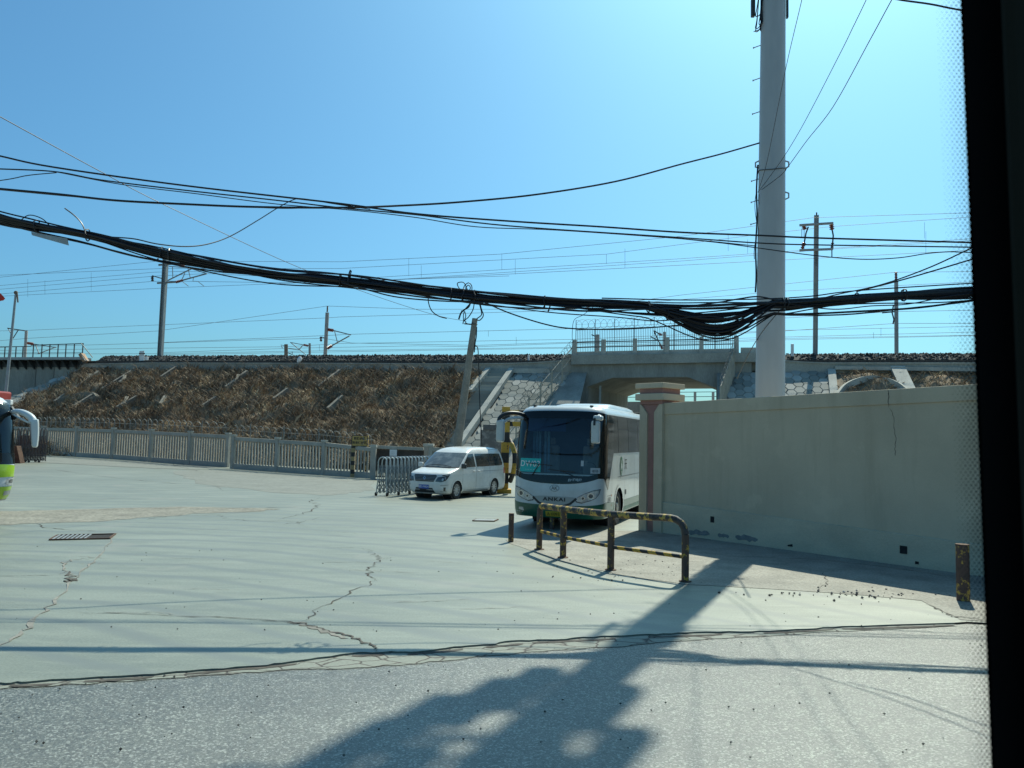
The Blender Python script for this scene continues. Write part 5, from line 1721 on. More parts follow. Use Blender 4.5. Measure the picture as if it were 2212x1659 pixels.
# leaning utility pole
ub = G(975, 1056)
ut = AY(1026, 688, ub.y - 0.3)
t = thing('utility_pole', (ub.x, ub.y, 0), 'leaning weathered concrete utility pole beside the staircase', 'utility pole')
MB().tube([ub - (ut - ub) * 0.01, ub.lerp(ut, 0.5), ut], [0.215, 0.175, 0.125], 16).build('shaft', mk('old_pole', (0.24, 0.225, 0.19), 0.9, 0, var=0.25, scale=2, fine=0.12, fscale=18), t, smooth=True)
u1 = ub.lerp(ut, 0.965)
m = MB().tube([u1 + Vector((0.0, -0.13, 0)) + Vector((math.cos(a_) * 0.14, math.sin(a_) * 0.14 + 0.13, 0)) for a_ in [k * math.pi / 8 for k in range(16)]], 0.018, 5, closed=True)
m.build('band', M_DSTEEL, t)
u2 = ub.lerp(ut, 0.86)
MB().tube(curve([ub.lerp(ut, 0.95) + Vector((0.13, -0.02, 0)), u2 + Vector((0.2, -0.02, 0.25)), u2 + Vector((0.16, -0.02, 0.0)), ub.lerp(ut, 0.80) + Vector((0.18, -0.02, 0))], 5), 0.03, 6).build('cable_clamp', M_BLACK, t)
MB().bar(u1 + Vector((-0.45, 0, 0.02)), u1 + Vector((-0.1, 0, 0)), 0.05, 0.05).build('guy_clamp', M_DSTEEL, t)
# stay hanging from it to the ground
pts = [ub.lerp(ut, 0.84) + Vector((0.19, -0.05, 0)), AY(1033, 760, ub.y), AY(1036, 860, ub.y + 0.2), AY(1041, 966, ub.y + 0.3)]
pe = AY(1043, 1044, ub.y + 0.4); pe.z = 0.0
o = MB().tube(curve(pts + [pe], 5), 0.022, 5).build('stay_cable', M_CABLE)
tag(o, 'dark stay cable hanging straight down beside the leaning pole', 'cable')

# mottled stone tablet behind the van
sbx = AY(1064, 960, 36.0)
zt = AY(1064, 929, 36.0).z; zt2 = AY(1064, 917.5, 36.0).z
M_STONE = mk('mottled_grey_stone', (0.12, 0.128, 0.13), 0.7, 0, scale=4.5, col2=(0.25, 0.255, 0.25), mixlo=0.48, mixhi=0.62, detail=9)
t = thing('stone_tablet', (sbx.x, 36.0, 0), 'dark mottled stone tablet standing before the hexagon paving', 'tablet')
x0, x1 = AY(1037.5, 950, 36).x, AY(1088, 950, 36).x
MB().box(x0, x1, 35.85, 36.15, 0, zt).build('slab', M_STONE, t, bevel=0.02)
MB().box(x0 + 0.12, x1 - 0.02, 35.8, 36.2, zt, zt2).build('head', mk('dark_grey_stone', (0.10, 0.105, 0.11), 0.7, var=0.25, scale=6), t, bevel=0.02)

# height limit gantry
gb_ = G(1088, 1066)
GYY = gb_.y
t = thing('height_gantry', (gb_.x, gb_.y, 0), 'yellow and black height limit gantry behind the white coach', 'gantry')
gt_ = AY(1098, 879, GYY)
cx0 = gb_.x + 0.02
MB().box(cx0 - 0.17, cx0 + 0.17, GYY - 0.17, GYY + 0.17, 0, gt_.z).build('column', M_ST_G, t, bevel=0.02)
MB().box(cx0 - 0.30, cx0 + 0.30, GYY - 0.30, GYY + 0.30, -0.02, 0.2).build('foot', mk('gantry_yellow', YEL, 0.6, var=0.2, scale=4), t, bevel=0.04)
cx1 = cx0 + 6.5
MB().box(cx1 - 0.17, cx1 + 0.17, GYY - 0.17, GYY + 0.17, 0, gt_.z).build('column', M_ST_G, t, bevel=0.02)
za, zb_ = AY(1115, 886, GYY).z, AY(1115, 897, GYY).z
MB().box(cx0 + 0.17, cx1 - 0.17, GYY - 0.12, GYY + 0.12, zb_, za).build('crossbar', M_ST_GH, t, bevel=0.015)
za, zb_ = AY(1115, 911, GYY).z, AY(1115, 921, GYY).z
MB().box(cx0 + 0.17, cx1 - 0.17, GYY - 0.1, GYY + 0.1, zb_, za).build('crossbar', M_ST_GH, t, bevel=0.015)
pts = curve([AY(1101, 950, GYY - 0.1), AY(1108, 968, GYY - 0.5), AY(1112, 985, GYY - 0.6), AY(1110, 1015, GYY - 0.55), AY(1102, 1040, GYY - 0.2)], 6)
MB().tube(pts, 0.10, 12).build('guard_hoop', M_ST_G, t, smooth=True)

# ================================================================== GUARD RAIL AND BOLLARDS
p1, p2, p3, p4 = G(1164.6, 1187.4, LOTZ), G(1216, 1205, LOTZ), G(1319, 1232, LOTZ), G(1480, 1257, LOTZ)
rdir = (p4 - p1).normalized()
M_RAIL = stripe_mat('worn_rail_stripes', (rdir.x, rdir.y, 0.55), 0.40, (0.46, 0.30, 0.06), BLK, 0.36, (0.06, 0.045, 0.038), 0.6)
M_RAIL2 = stripe_mat('rail_stripes', (rdir.x, rdir.y, 0.8), 0.30, (0.46, 0.28, 0.03), BLK, 0.12, (0.07, 0.05, 0.04), 0.5)
M_POSTW = stripe_mat('worn_post_paint', (rdir.x * 0.8, rdir.y * 0.8, 1), 0.52, (0.46, 0.29, 0.04), BLK, 0.52, (0.075, 0.045, 0.033), 0.62)
t = thing('guard_rail', p2, 'worn yellow and black tubular guard rail beside the gate pillar', 'guard rail')
RR_ = 0.062
def hp(base, py):
    return AY(base[0], py, base[1].y)
top1 = AY(1164.6, 1092, p1.y); top4 = AY(1478, 1121, p4.y)
h1, h4 = top1.z, top4.z
t2_, t3_ = AY(1222, 1099.5, p2.y), AY(1319, 1110.5, p3.y)
A = Vector((p1.x, p1.y, h1)); Bv = Vector((p2.x, p2.y, t2_.z)); Cv = Vector((p3.x, p3.y, t3_.z)); Dv = Vector((p4.x, p4.y, h4))
d1_ = (Bv - A).normalized(); d4_ = (Cv - Dv).normalized()
pts = [Vector((p1.x, p1.y, LOTZ)), Vector((p1.x, p1.y, h1 - 0.16)), Vector((p1.x, p1.y, h1 - 0.09)) + d1_ * 0.012, Vector((p1.x, p1.y, h1 - 0.035)) + d1_ * 0.05, A + d1_ * 0.12]
pts2 = curve([A + d1_ * 0.12, Bv, Cv, Dv + d4_ * 0.28], 6)
pts3 = [Vector((p4.x, p4.y, h4 - 0.02)) + d4_ * 0.17, Vector((p4.x, p4.y, h4 - 0.07)) + d4_ * 0.08, Vector((p4.x, p4.y, h4 - 0.15)) + d4_ * 0.025, Vector((p4.x, p4.y, h4 - 0.26)), Vector((p4.x, p4.y, LOTZ))]
MB().tube([pts[0], pts[1]], RR_, 16).build('post', M_POSTW, t, smooth=True)
MB().tube(pts[1:] + pts2[1:] + pts3[:-1], RR_, 16, cap=False).build('top_rail', M_RAIL, t, smooth=True)
MB().tube([pts3[-2], pts3[-1]], RR_, 16).build('post', M_POSTW, t, smooth=True)
for b_, top_ in ((p2, Bv), (p3, Cv)):
    MB().tube([Vector((b_.x, b_.y, LOTZ)), Vector((b_.x, b_.y, top_.z))], RR_ * 1.02, 16).build('post', M_POSTW, t, smooth=True)
for b_ in (p1, p2, p3, p4):
    MB().lathe([(0.075, 0), (0.105, 0.0), (0.105, 0.012), (0.07, 0.018)], Vector((b_.x, b_.y, LOTZ + 0.006)), (0, 0, 1), 16).build('foot_plate', M_RUST, t)
for (a, ya, b_, yb) in ((p1, (1167, 1147), p2, (1212, 1160)), (p2, (1219, 1160.5), p3, (1314, 1180)), (p3, (1323, 1181.5), p4, (1474, 1203))):
    za = AY(ya[0], ya[1], a.y).z; zb_ = AY(yb[0], yb[1], b_.y).z
    MB().tube([Vector((a.x, a.y, za)), Vector((b_.x, b_.y, zb_))], 0.034, 12).build('lower_rail', M_RAIL2, t, smooth=True)

def bollard(px, py0, py1, wpx, label):
    b_ = G(px, py0, LOTZ)
    h = AY(px, py1, b_.y).z - LOTZ
    r = wpx / FPX * b_.y / 2
    t = thing('bollard', b_, label, 'bollard', group='rusty painted pipe bollards')
    MB().lathe([(r, 0), (r, h), (r * 0.86, h), (r * 0.86, h - 0.12), (0, h - 0.13)], b_, (0, 0, 1), 20).build('pipe', M_BOLL, t, smooth=True)
    MB().lathe([(r * 0.86, h + 0.001), (r * 1.03, h + 0.001), (r * 1.03, h + 0.012), (r * 0.86, h + 0.012)], b_, (0, 0, 1), 20).build('rim', M_RUST, t)
    return t
M_BOLL = stripe_mat('worn_bollard_paint', (0.35, 0, 1), 0.62, (0.46, 0.29, 0.045), (0.05, 0.032, 0.025), 0.48, (0.075, 0.042, 0.032), 0.60)
bollard(1103.5, 1171, 1110, 11.5, 'small rusty pipe bollard standing alone left of the guard rail')
bollard(1192, 1143, 1103, 9.5, 'thin striped pipe bollard between guard rail and coach')
bollard(2081, 1298, 1177, 26, 'thick rusty pipe bollard in the wall shade by the window post')

# grit and pebbles
m = MB()
rr = random.Random(77)
ico0 = ico
def pebble(x, y, r, z):
    q = [rr.uniform(0.6, 1.2) for _ in range(6)]
    m.add([Vector((x + r * q[i] * v.x, y + r * q[i] * v.y, z + 0.75 * r * q[i] * v.z + r * 0.3)) for i, v in enumerate(ico0)], icf)
for _ in range(230):
    p = G(rr.uniform(0, 2120), rr.uniform(1180, 1640))
    pebble(p.x, p.y, rr.choice((0.006, 0.008, 0.011, 0.015)), LOTZ if p.y > 9 else 0.01)
for _ in range(70):
    p = G(rr.gauss(1830, 110), rr.gauss(1288, 7))
    pebble(p.x, p.y, rr.choice((0.012, 0.016, 0.022, 0.03)), LOTZ + 0.006)
for _ in range(60):
    p = G(rr.uniform(1190, 1480), rr.uniform(1205, 1260))
    pebble(p.x, p.y, rr.choice((0.008, 0.012, 0.018)), LOTZ + 0.006)
tag(m.build('pebbles', M_BALLAST, fix=False), 'scattered dark pebbles and grit on the paving', kind='stuff')

# ================================================================== FLAGPOLES, RED LORRY (left edge)
fb_ = AY(11, 864, 44.0); ft_ = AY(34, 636.5, 44.0)
d = (ft_ - fb_).normalized()
fo = fb_ - d * (fb_.z / d.z)
t = thing('flagpole', (fo.x, fo.y, 0), 'slim leaning steel flagpole behind the green coach', 'flagpole')
MB().tube([fo, fo.lerp(ft_, 0.5), ft_], [0.10, 0.085, 0.06], 12).build('shaft', M_STEEL, t, smooth=True)
MB().lathe([(0.0, 0), (0.08, 0.03), (0.11, 0.12), (0.08, 0.2), (0, 0.24)], ft_, (0, 0, 1), 12).build('finial', M_BROWN, t, smooth=True)
MB().tube([ft_ + Vector((0.08, 0, 0.05)), ft_ + Vector((0.16, 0, -0.45))], 0.04, 6).build('pulley', M_BROWN, t)
f2 = AY(-30, 625, 44.0)
fo2 = Vector((f2.x - 0.8, 44.0, 0))
t = thing('flagpole', (fo2.x, fo2.y, 0), 'flagpole flying the red flag at the left picture edge', 'flagpole')
MB().tube([fo2, f2 + Vector((0, 0, 0.3))], [0.10, 0.06], 12).build('shaft', M_STEEL, t, smooth=True)
M_FLAG = mk('red_flag_cloth', (0.55, 0.045, 0.03), 0.8, var=0.1)
m = MB()
n = 14
for side in (0.0, 0.012):
    vs, fs = [], []
    for i in range(n + 1):
        u = i / n
        top_ = AY(-28 + 39 * u, 620 + 25 * u * u, 44.0 - 0.25 * math.sin(u * 9))
        bot_ = AY(-28 + 35 * u, 655 - 6 * u, 44.0 - 0.25 * math.sin(u * 9 + 0.6))
        vs += [top_ + Vector((0, side, 0)), bot_ + Vector((0, side, 0))]
    fs = [(2 * i, 2 * i + 1, 2 * i + 3, 2 * i + 2) for i in range(n)]
    m.add(vs, fs)
o = m.build('flag', M_FLAG, t, smooth=True)

M_REDP = mk('red_lorry_paint', (0.30, 0.045, 0.035), 0.45, var=0.15, scale=2)
lx = AY(25, 868, 38.2).x; lz = AY(20, 844.5, 37.0).z
gz0 = ground_z(lx, 37)
t = thing('red_lorry', (lx - 3, 37.2, gz0), 'dark red box lorry mostly hidden behind the green coach', 'lorry')
MB().box(lx - 6.0, lx, 36.0, 38.2, gz0 + 0.9, lz).build('cargo_box', M_REDP, t, bevel=0.08)
MB().box(lx - 7.9, lx - 6.1, 36.1, 38.1, gz0 + 0.5, gz0 + 2.7).build('cab', M_REDP, t, bevel=0.15)
MB().box(lx - 7.91, lx - 7.9, 36.25, 37.95, gz0 + 1.6, gz0 + 2.4).build('windscreen', mk('lorry_glass', (0.02, 0.025, 0.03), 0.05, spec=0.8), t)
for (xx, yy) in ((lx - 7.0, 36.15), (lx - 7.0, 38.05), (lx - 1.6, 36.15), (lx - 1.6, 38.05)):
    MB().lathe([(0.2, -0.13), (0.48, -0.13), (0.5, -0.08), (0.5, 0.08), (0.48, 0.13), (0.2, 0.13)], (xx, yy, gz0 + 0.5), (0, 1, 0), 20).build('wheel', M_BLACK, t)
lp = AY(19, 869, 35.9)
MB().box(-0.14, 0.14, -0.1, 0.1, -0.12, 0.12, Matrix.Translation(lp)).build('lamp', M_WHITE, t, bevel=0.03)
MB().box(-0.04, 0.04, -0.04, 0.2, -0.5, -0.12, Matrix.Translation(lp)).build('lamp_stem', M_DSTEEL, t)

# ================================================================== OVERHEAD CABLES OVER THE YARD
YB = 11.7
def AYp(px, ys):
    if isinstance(ys, (int, float)): ys = [ys] * len(px)
    return [AY(p[0], p[1], y) for p, y in zip(px, ys)]
bt = thing('cable_bundle', AY(737, 606, YB), 'thick sagging bundle of black communication cables strung across the yard', 'cable bundle')
centre = [(-900, 215), (-560, 320), (-260, 405), (-120, 437), (0, 471), (60, 484), (120, 495), (190, 508), (300, 535), (400, 557), (500, 578), (600, 593), (735, 606), (850, 619), (1000, 637), (1150, 650), (1300, 657), (1400, 661), (1480, 662), (1560, 660), (1640, 657), (1700, 656), (1750, 652), (1900, 641), (2000, 635), (2110, 629), (2300, 618), (2500, 600), (2900, 560), (3400, 505)]
cc = curve(AYp(centre, YB), 6)
xs = [c.x for c in cc]
XS0, XS1 = AY(1385, 660, YB).x, AY(1672, 660, YB).x
def sagf(x):
    u = (x - XS0) / (XS1 - XS0)
    if u <= 0 or u >= 1: return 0
    return (math.sin(math.pi * u ** 1.25)) ** 1.2
rr = random.Random(12)
NST = 40
rr_amp = (0.07, 0.13, 0.18, 0.10, 0.22)
allm = MB()
for i in range(NST):
    ph = [rr.uniform(0, 6.28) for _ in range(6)]
    rad = 0.079 * math.sqrt(rr.random())
    a0_ = rr.uniform(0, 6.28)
    sg = 0.0 if i < 9 else rr.choice((0.45, 0.6, 0.75, 0.85, 0.95, 1.0, 1.08, 1.2))
    loose = rr.random() < 0.42
    rws = rr.choice((0.008, 0.010, 0.012, 0.014, 0.016))
    pts = []
    for c in cc:
        s = c.x
        w = 0.6 + 0.4 * math.sin(0.7 * s + ph[0])
        dz = rad * math.sin(a0_ + 0.35 * s + ph[4] * 0) * w
        dy = rad * math.cos(a0_ + 0.35 * s) * w
        if loose:
            e = math.sin(0.55 * s + ph[1])
            if e > 0.1: dz -= rr_amp[i % 5] * (e - 0.1) * (1 if i % 2 else -0.4)
        dz += 0.008 * math.sin(3.1 * s + ph[2])
        dz -= sagf(s) * sg * 0.385
        pts.append(c + Vector((0, dy, dz)))
    allm.tube(pts, rws, 5)
allm.build('cables', M_CABLE, bt, smooth=True, fix=False)
# the thick core
core_pts = [c + Vector((0, 0, -0.38 * 0.95 * sagf(c.x))) for c in cc]
MB().tube(core_pts, [0.028 if not (XS0 < c.x < XS1) else 0.026 for c in cc], 8).build('core_cable', M_CABLE, bt, smooth=True)
M_TAPE = mk('dusty_tape', (0.018, 0.022, 0.021), 0.7, var=0.35, scale=4)
def on_bundle(px):
    x = AY(px, 620, YB).x
    best = min(cc, key=lambda c: abs(c.x - x))
    return best + Vector((0, 0, -0.37 * sagf(best.x)))
for px in (70, 180, 345, 370, 740, 755, 985, 1008, 1030, 1188, 1395, 1440, 1688, 1700, 1850, 1950, 1958):
    c = on_bundle(px)
    MB().tube([c + Vector((rr.uniform(-.015, .015), 0.086 * math.cos(a), 0.09 * math.sin(a))) for a in [2 * math.pi * k / 12 for k in range(12)]], 0.010, 5, closed=True).build('tie', M_CABLE, bt)
# wrapped lengths
for (x0, x1) in ((-60, 60), (80, 165), (250, 420), (1720, 2120)):
    xa, xb = AY(x0, 600, YB).x, AY(x1, 600, YB).x
    seg = [c for c in cc if xa <= c.x <= xb]
    if len(seg) > 2:
        MB().tube(seg, 0.044, 10).build('wrap', M_TAPE, bt, smooth=True)
def loose(px, r, ys=YB, name='loose_end', sm=6):
    MB().tube(curve(AYp(px, ys), sm), r, 5).build(name, M_CABLE, bt, fix=False)
loose([(184, 500), (176, 482), (160, 465), (140, 450)], 0.010)
loose([(755, 605), (754, 592), (757, 583)], 0.012)
loose([(757, 605), (757, 594), (759, 585)], 0.009)
loose([(40, 480), (62, 465), (90, 472), (110, 490)], 0.008)
loose([(925, 640), (926, 655), (933, 672), (948, 683), (965, 688)], 0.008)
loose([(1008, 630), (994, 625), (988, 612), (1001, 610), (1008, 622), (1012, 632)], 0.0075)
loose([(1000, 632), (1003, 618), (1012, 611), (1019, 618), (1019, 635)], 0.0075)
loose([(1010, 630), (1006, 622), (1012, 616), (1016, 622), (1011, 632)], 0.0075)
loose([(1019, 645), (1013, 662), (1005, 668), (996, 676), (991, 690)], 0.013)
loose([(1025, 648), (1022, 668), (1012, 685), (1002, 693), (1000, 700)], 0.008)
loose([(1003, 672), (1001, 682), (1002, 694), (1006, 683), (1004, 673)], 0.007)
loose([(1036, 652), (1040, 668), (1044, 682), (1036, 692), (1030, 689), (1040, 680), (1038, 665), (1034, 652)], 0.0085)
loose([(1004, 688), (1006, 697), (1016, 701), (1022, 696)], 0.007)
loose([(1022, 648), (1004, 668), (996, 672)], 0.008)
loose([(1190, 655), (1186, 668), (1184, 673)], 0.012)
# plate hung under the bundle
pq = [AY(67, 501, YB - 0.03), AY(145, 515, YB - 0.05), AY(148, 530, YB - 0.06), AY(69, 508, YB - 0.04)]
o = MB().prism(pq, (0, 0.012, 0)).build('cable_plate', mk('pale_plate', (0.40, 0.41, 0.38), 0.6, var=0.1, scale=6))
tag(o, 'pale grey plate tucked under the left end of the cable bundle', 'plate')
# separate runs
CG = 'black cables strung over the yard'
def cable(px, ys, r, label, sm=7, grp=CG):
    cv = curve(AYp(px, ys), sm)
    off = lambda p: p[0] < 0 or p[0] > 2200 or p[1] < 0
    if off(px[0]): cv.insert(0, cv[0] + (cv[0] - cv[1]).normalized() * 14)
    if off(px[-1]): cv.append(cv[-1] + (cv[-1] - cv[-2]).normalized() * 14)
    o = MB().tube(cv, r, 6).build('overhead_cable', M_CABLE, smooth=True, fix=False)
    return tag(o, label, 'cable', grp)
YU = 14.2
cable([(-250, 285), (-100, 315), (0, 337), (115, 361), (400, 401), (737, 440), (900, 462), (1105, 478), (1300, 490), (1474, 502), (1640, 508.5), (1763, 514), (2096, 524), (2350, 533)], YU, 0.017, 'thickest of the upper black cables, crossing the white pole at mid height')
cable([(-250, 358), (0, 365), (120, 371), (220, 389), (400, 411), (600, 433), (737, 449), (900, 464), (1100, 488), (1474, 513.5), (1640, 525), (1763, 529), (2096, 534), (2350, 539)], YU + 0.05, 0.013, 'black upper cable running just below the thickest one')
cable([(120, 371), (260, 398), (420, 418), (600, 441), (760, 454), (900, 470), (1030, 490), (1200, 497), (1474, 516), (1630, 531)], YU + 0.1, 0.009, 'thin upper cable twisting round the cable below the thickest')
cable([(-200, 415), (0, 390), (60, 379), (122, 373)], YU + 0.02, 0.009, 'short branch cable joining the upper cables near the left edge')
cable([(-250, 385), (0, 408), (130, 420), (250, 433), (400, 441), (550, 447), (737, 448.5), (870, 444), (1000, 436), (1160, 420), (1330, 392), (1474, 354), (1560, 332), (1640, 309)], [13.4, 13.5, 13.7, 14, 14.3, 14.6, 15, 15.6, 16.2, 16.9, 17.8, 18.7, 19.3, 19.75], 0.021, 'black cable rising right to its fixing on the white pole')
cable([(0, 410), (150, 424), (300, 437), (420, 441), (600, 450), (680, 448)], [13.52, 13.75, 14.1, 14.35, 14.72, 14.9], 0.009, 'thin cable lashed along the one rising to the white pole')
cable([(800, 452), (720, 440), (660, 430), (635, 431), (600, 449), (560, 474), (500, 509), (450, 527), (400, 532.5), (340, 527), (290, 516), (240, 512)], [14.2, 14.2, 14.1, 14.0, 13.8, 13.5, 13, 12.5, 12.1, 11.8, 11.7, 11.7], 0.0095, 'slack cable looping from the upper cables down to the bundle')
cable([(-150, 168), (0, 252), (220, 372), (350, 440), (600, 558), (735, 612), (860, 656), (950, 683), (1008, 694)], [11, 13.5, 17, 19.3, 24, 27.5, 31, 33.5, 34.9], 0.009, 'long thin guy wire from the upper left to the leaning pole head')
cable([(1040, 650), (1100, 676), (1180, 701), (1240, 710), (1340, 711), (1450, 704), (1560, 690), (1640, 668), (1690, 655)], YB + 0.1, 0.011, 'slack cable hanging in a long curve beneath the bundle')
cable([(737, 610), (800, 628), (860, 642), (950, 650), (1080, 655), (1250, 672), (1400, 668), (1560, 664), (1690, 652)], YB - 0.1, 0.011, 'slack cable drooping just under the bundle at its middle')
cable([(740, 612), (790, 622), (900, 640), (1000, 650), (1180, 674), (1330, 685), (1420, 693), (1520, 683), (1600, 690), (1660, 672)], YB - 0.15, 0.009, 'slack cable twisting below the bundle before the bridge fence')
cable([(1238, 740), (1236, 725), (1240, 692), (1260, 680), (1285, 660)], [57, 56, 55, 54, 53], 0.02, 'thin drop wire running up from the corner of the bridge fence')
cable([(1300, 644), (1474, 648), (1640, 646), (1750, 640), (1850, 628), (2096, 612), (2300, 600)], YB + 0.05, 0.010, 'taut cable running along the top of the bundle by the white pole')
cable([(1740, 656), (1800, 638), (1900, 616), (2000, 581), (2100, 535), (2250, 462)], [YB, 11.4, 10.8, 10.2, 9.6, 8.6], 0.009, 'cable leaving the bundle and climbing steeply right')
cable([(1850, 630), (1940, 607), (2020, 584), (2110, 557), (2300, 500)], [11.2, 10.8, 10.3, 9.9, 9], 0.010, 'cable leaving the bundle and climbing gently right')
cable([(1474, 516), (1560, 525), (1640, 536), (1760, 552), (1860, 560), (1940, 557), (2000, 548), (2050, 544), (2110, 545), (2300, 540)], YU + 0.12, 0.010, 'slack cable dipping right of the white pole under the upper cables')
cable([(1690, 664), (1672, 685), (1650, 712), (1630, 742), (1612, 775), (1592, 818)], [15.5, 16.6, 18, 20.5, 22, 24], 0.013, 'cable dropping from the bundle past the white pole to the slope')
cable([(1500, 660), (1560, 652), (1600, 645), (1640, 641), (1690, 652)], YB - 0.08, 0.012, 'cable bowing up over the bundle left of the white pole')
cable([(1700, 656), (1800, 668), (1880, 661), (1960, 657), (2050, 640), (2120, 632)], YB - 0.05, 0.009, 'slack cable hanging below the bundle right of the white pole')
def pcable(px, ys, label, r=0.007):
    return cable(px, ys, r, label, 6, 'cables climbing right from the white pole')
pcable([(1637, 416), (1650, 375), (1662, 325), (1697, 150), (1732, 0), (1775, -190)], [19.55, 19.2, 18.6, 16, 13.5, 10], 'steepest thin cable climbing from the white pole')
pcable([(1640, 412), (1664, 380), (1697, 333), (1740, 260), (1815, 115), (1842, 60), (1871, 0), (1960, -190)], [19.55, 19.3, 18.8, 17.8, 15, 14, 13, 10], 'middle thin cable climbing from the white pole')
pcable([(1645, 410), (1680, 384), (1697, 367), (1742, 305), (1800, 230), (1880, 85), (1926, 0), (2030, -190)], [19.55, 19.3, 18.9, 17.8, 16, 13.4, 12, 9], 'rightmost thin cable climbing from the white pole', 0.008)
cable([(1860, -22), (1936, -2), (2010, 9), (2082, 23), (2300, 60)], 9.0, 0.011, 'short length of cable cutting the top right corner')
# ================================================================== VEHICLES
class Body:
    """shell lofted through levels; local axes: x to the vehicle's left, y from nose to tail, z up"""
    def __init__(self, levels, n, NA=16, side_step=0.12, NR=8, rB=0.25, rn=4.0, dz=0.06):
        # level: z, yf, hw, B, yr
        self.n, self.rB, self.rn, self.NA, self.NR = n, rB, rn, NA, NR
        self.lv = levels
        self.step = side_step
        zs = []
        for a, b_ in zip(levels[:-1], levels[1:]):
            k = max(1, int(round((b_[0] - a[0]) / dz)))
            k = max(k, int(abs(b_[1] - a[1]) / 0.09))
            for i in range(k):
                u = i / k
                zs.append(tuple(a[j] + (b_[j] - a[j]) * u for j in range(5)))
        zs.append(levels[-1])
        self.zs = zs

    def at(self, z):
        lv = self.lv
        if z <= lv[0][0]: return lv[0]
        for a, b_ in zip(lv[:-1], lv[1:]):
            if z <= b_[0]:
                u = (z - a[0]) / max(1e-9, b_[0] - a[0])
                return tuple(a[j] + (b_[j] - a[j]) * u for j in range(5))
        return lv[-1]

    def half(self, L):
        z, yf, hw, B, yr = L
        pts = []
        n = self.n
        for i in range(self.NA + 1):
            a = math.pi / 2 * i / self.NA
            pts.append((hw * math.sin(a) ** (2 / n) if a > 0 else 0.0, yf + B * (1 - max(0, math.cos(a)) ** (2 / n))))
        y0, y1 = yf + B, yr - self.rB
        ns = self.NSIDE
        for i in range(1, ns):
            pts.append((hw, y0 + (y1 - y0) * i / ns))
        for i in range(self.NR + 1):
            a = math.pi / 2 * (1 - i / self.NR)
            pts.append((hw * (math.sin(a) ** (2 / self.rn) if a > 1e-9 else 0.0), yr - self.rB * (1 - max(0, math.cos(a)) ** (2 / self.rn))))
        return pts

    def shell(self, skip=None):
        L0 = self.lv[0]
        self.NSIDE = int((L0[4] - L0[1]) / self.step)
        m = MB()
        rings = []
        for L in self.zs:
            h = self.half(L)
            ring = h + [(-x, y) for x, y in h[-2:0:-1]]
            rings.append([(x, y, L[0]) for x, y in ring])
        N = len(rings[0])
        vs = [p for r in rings for p in r]
        fs = []
        for i in range(len(rings) - 1):
            for k in range(N):
                k2 = (k + 1) % N
                q = (i * N + k, i * N + k2, (i + 1) * N + k2, (i + 1) * N + k)
                c = [sum(vs[j][a] for j in q) / 4 for a in range(3)]
                if skip and skip(*c): continue
                fs.append(q)
        fs.append(tuple(range(N - 1, -1, -1)))
        fs.append(tuple((len(rings) - 1) * N + k for k in range(N)))
        m.add(vs, fs)
        return m

    def x2q(self, x, z):
        hw = self.at(z)[2]
        r = min(1.0, abs(x) / hw)
        return math.copysign(math.asin(r ** (self.n / 2)) / (math.pi / 2), x)

    def P(self, q, z, off=0.0):
        def raw(q, z):
            zz, yf, hw, B, yr = self.at(z)
            s = -1 if q < 0 else 1
            a = abs(q)
            if a <= 1:
                t = a * math.pi / 2
                return Vector((s * hw * (math.sin(t) ** (2 / self.n) if t > 0 else 0), yf + B * (1 - max(0, math.cos(t)) ** (2 / self.n)), z))
            return Vector((s * hw, yf + B + (a - 1), z))
        p = raw(q, z)
        if off:
            e = 0.004
            du = raw(q + e, z) - raw(q - e, z)
            dv = raw(q, z + e) - raw(q, z - e)
            nn = du.cross(dv)
            if nn.length > 1e-12:
                p = p + nn.normalized() * off
        return p

    def front(self, x, z, off=0.0):
        return self.P(self.x2q(x, z), z, off)

    def side(self, y, z, s=1, off=0.0):
        zz, yf, hw, B, yr = self.at(z)
        if y >= yf + B:
            x = hw
        else:
            r = max(0, min(1, (yf + B - y) / B))
            x = hw * (1 - r ** self.n) ** (1 / self.n)
        return Vector((s * (x + off), y, z))

    def dq(self, poly, off, step=0.06, sz_=0.08):
        return tess(poly, step, lambda q, z: self.P(q, z, off), stepy=sz_)
    def df(self, poly, off, step=0.07, sz_=0.08):
        return tess(poly, step, lambda x, z: self.front(x, z, off), stepy=sz_)
    def ds(self, poly, off, s=1, step=0.15, sz_=0.08):
        return tess(poly, step, lambda y, z: self.side(y, z, s, off), stepy=sz_)

def ring2(c, r, n=24, a0=0.0, a1=2 * math.pi):
    return [(c[0] + r * math.cos(a0 + (a1 - a0) * i / n), c[1] + r * math.sin(a0 + (a1 - a0) * i / n)) for i in range(n)]

def arch_band(body, cy, cz, r0, r1, zmin, s, off, mat, root, name='wheel_arch'):
    m = MB()
    a_lo = math.asin(max(-1, min(1, (zmin - cz) / r1)))
    n = 28
    vs = []
    for i in range(n + 1):
        a = a_lo + (math.pi - 2 * a_lo) * i / n
        for r in (r0, r1):
            vs.append(body.side(cy + r * math.cos(a), max(zmin, cz + r * math.sin(a)), s, off))
    m.add(vs, [(2 * i, 2 * i + 1, 2 * i + 3, 2 * i + 2) for i in range(n)])
    return m.build(name, mat, root, world=False, smooth=True)

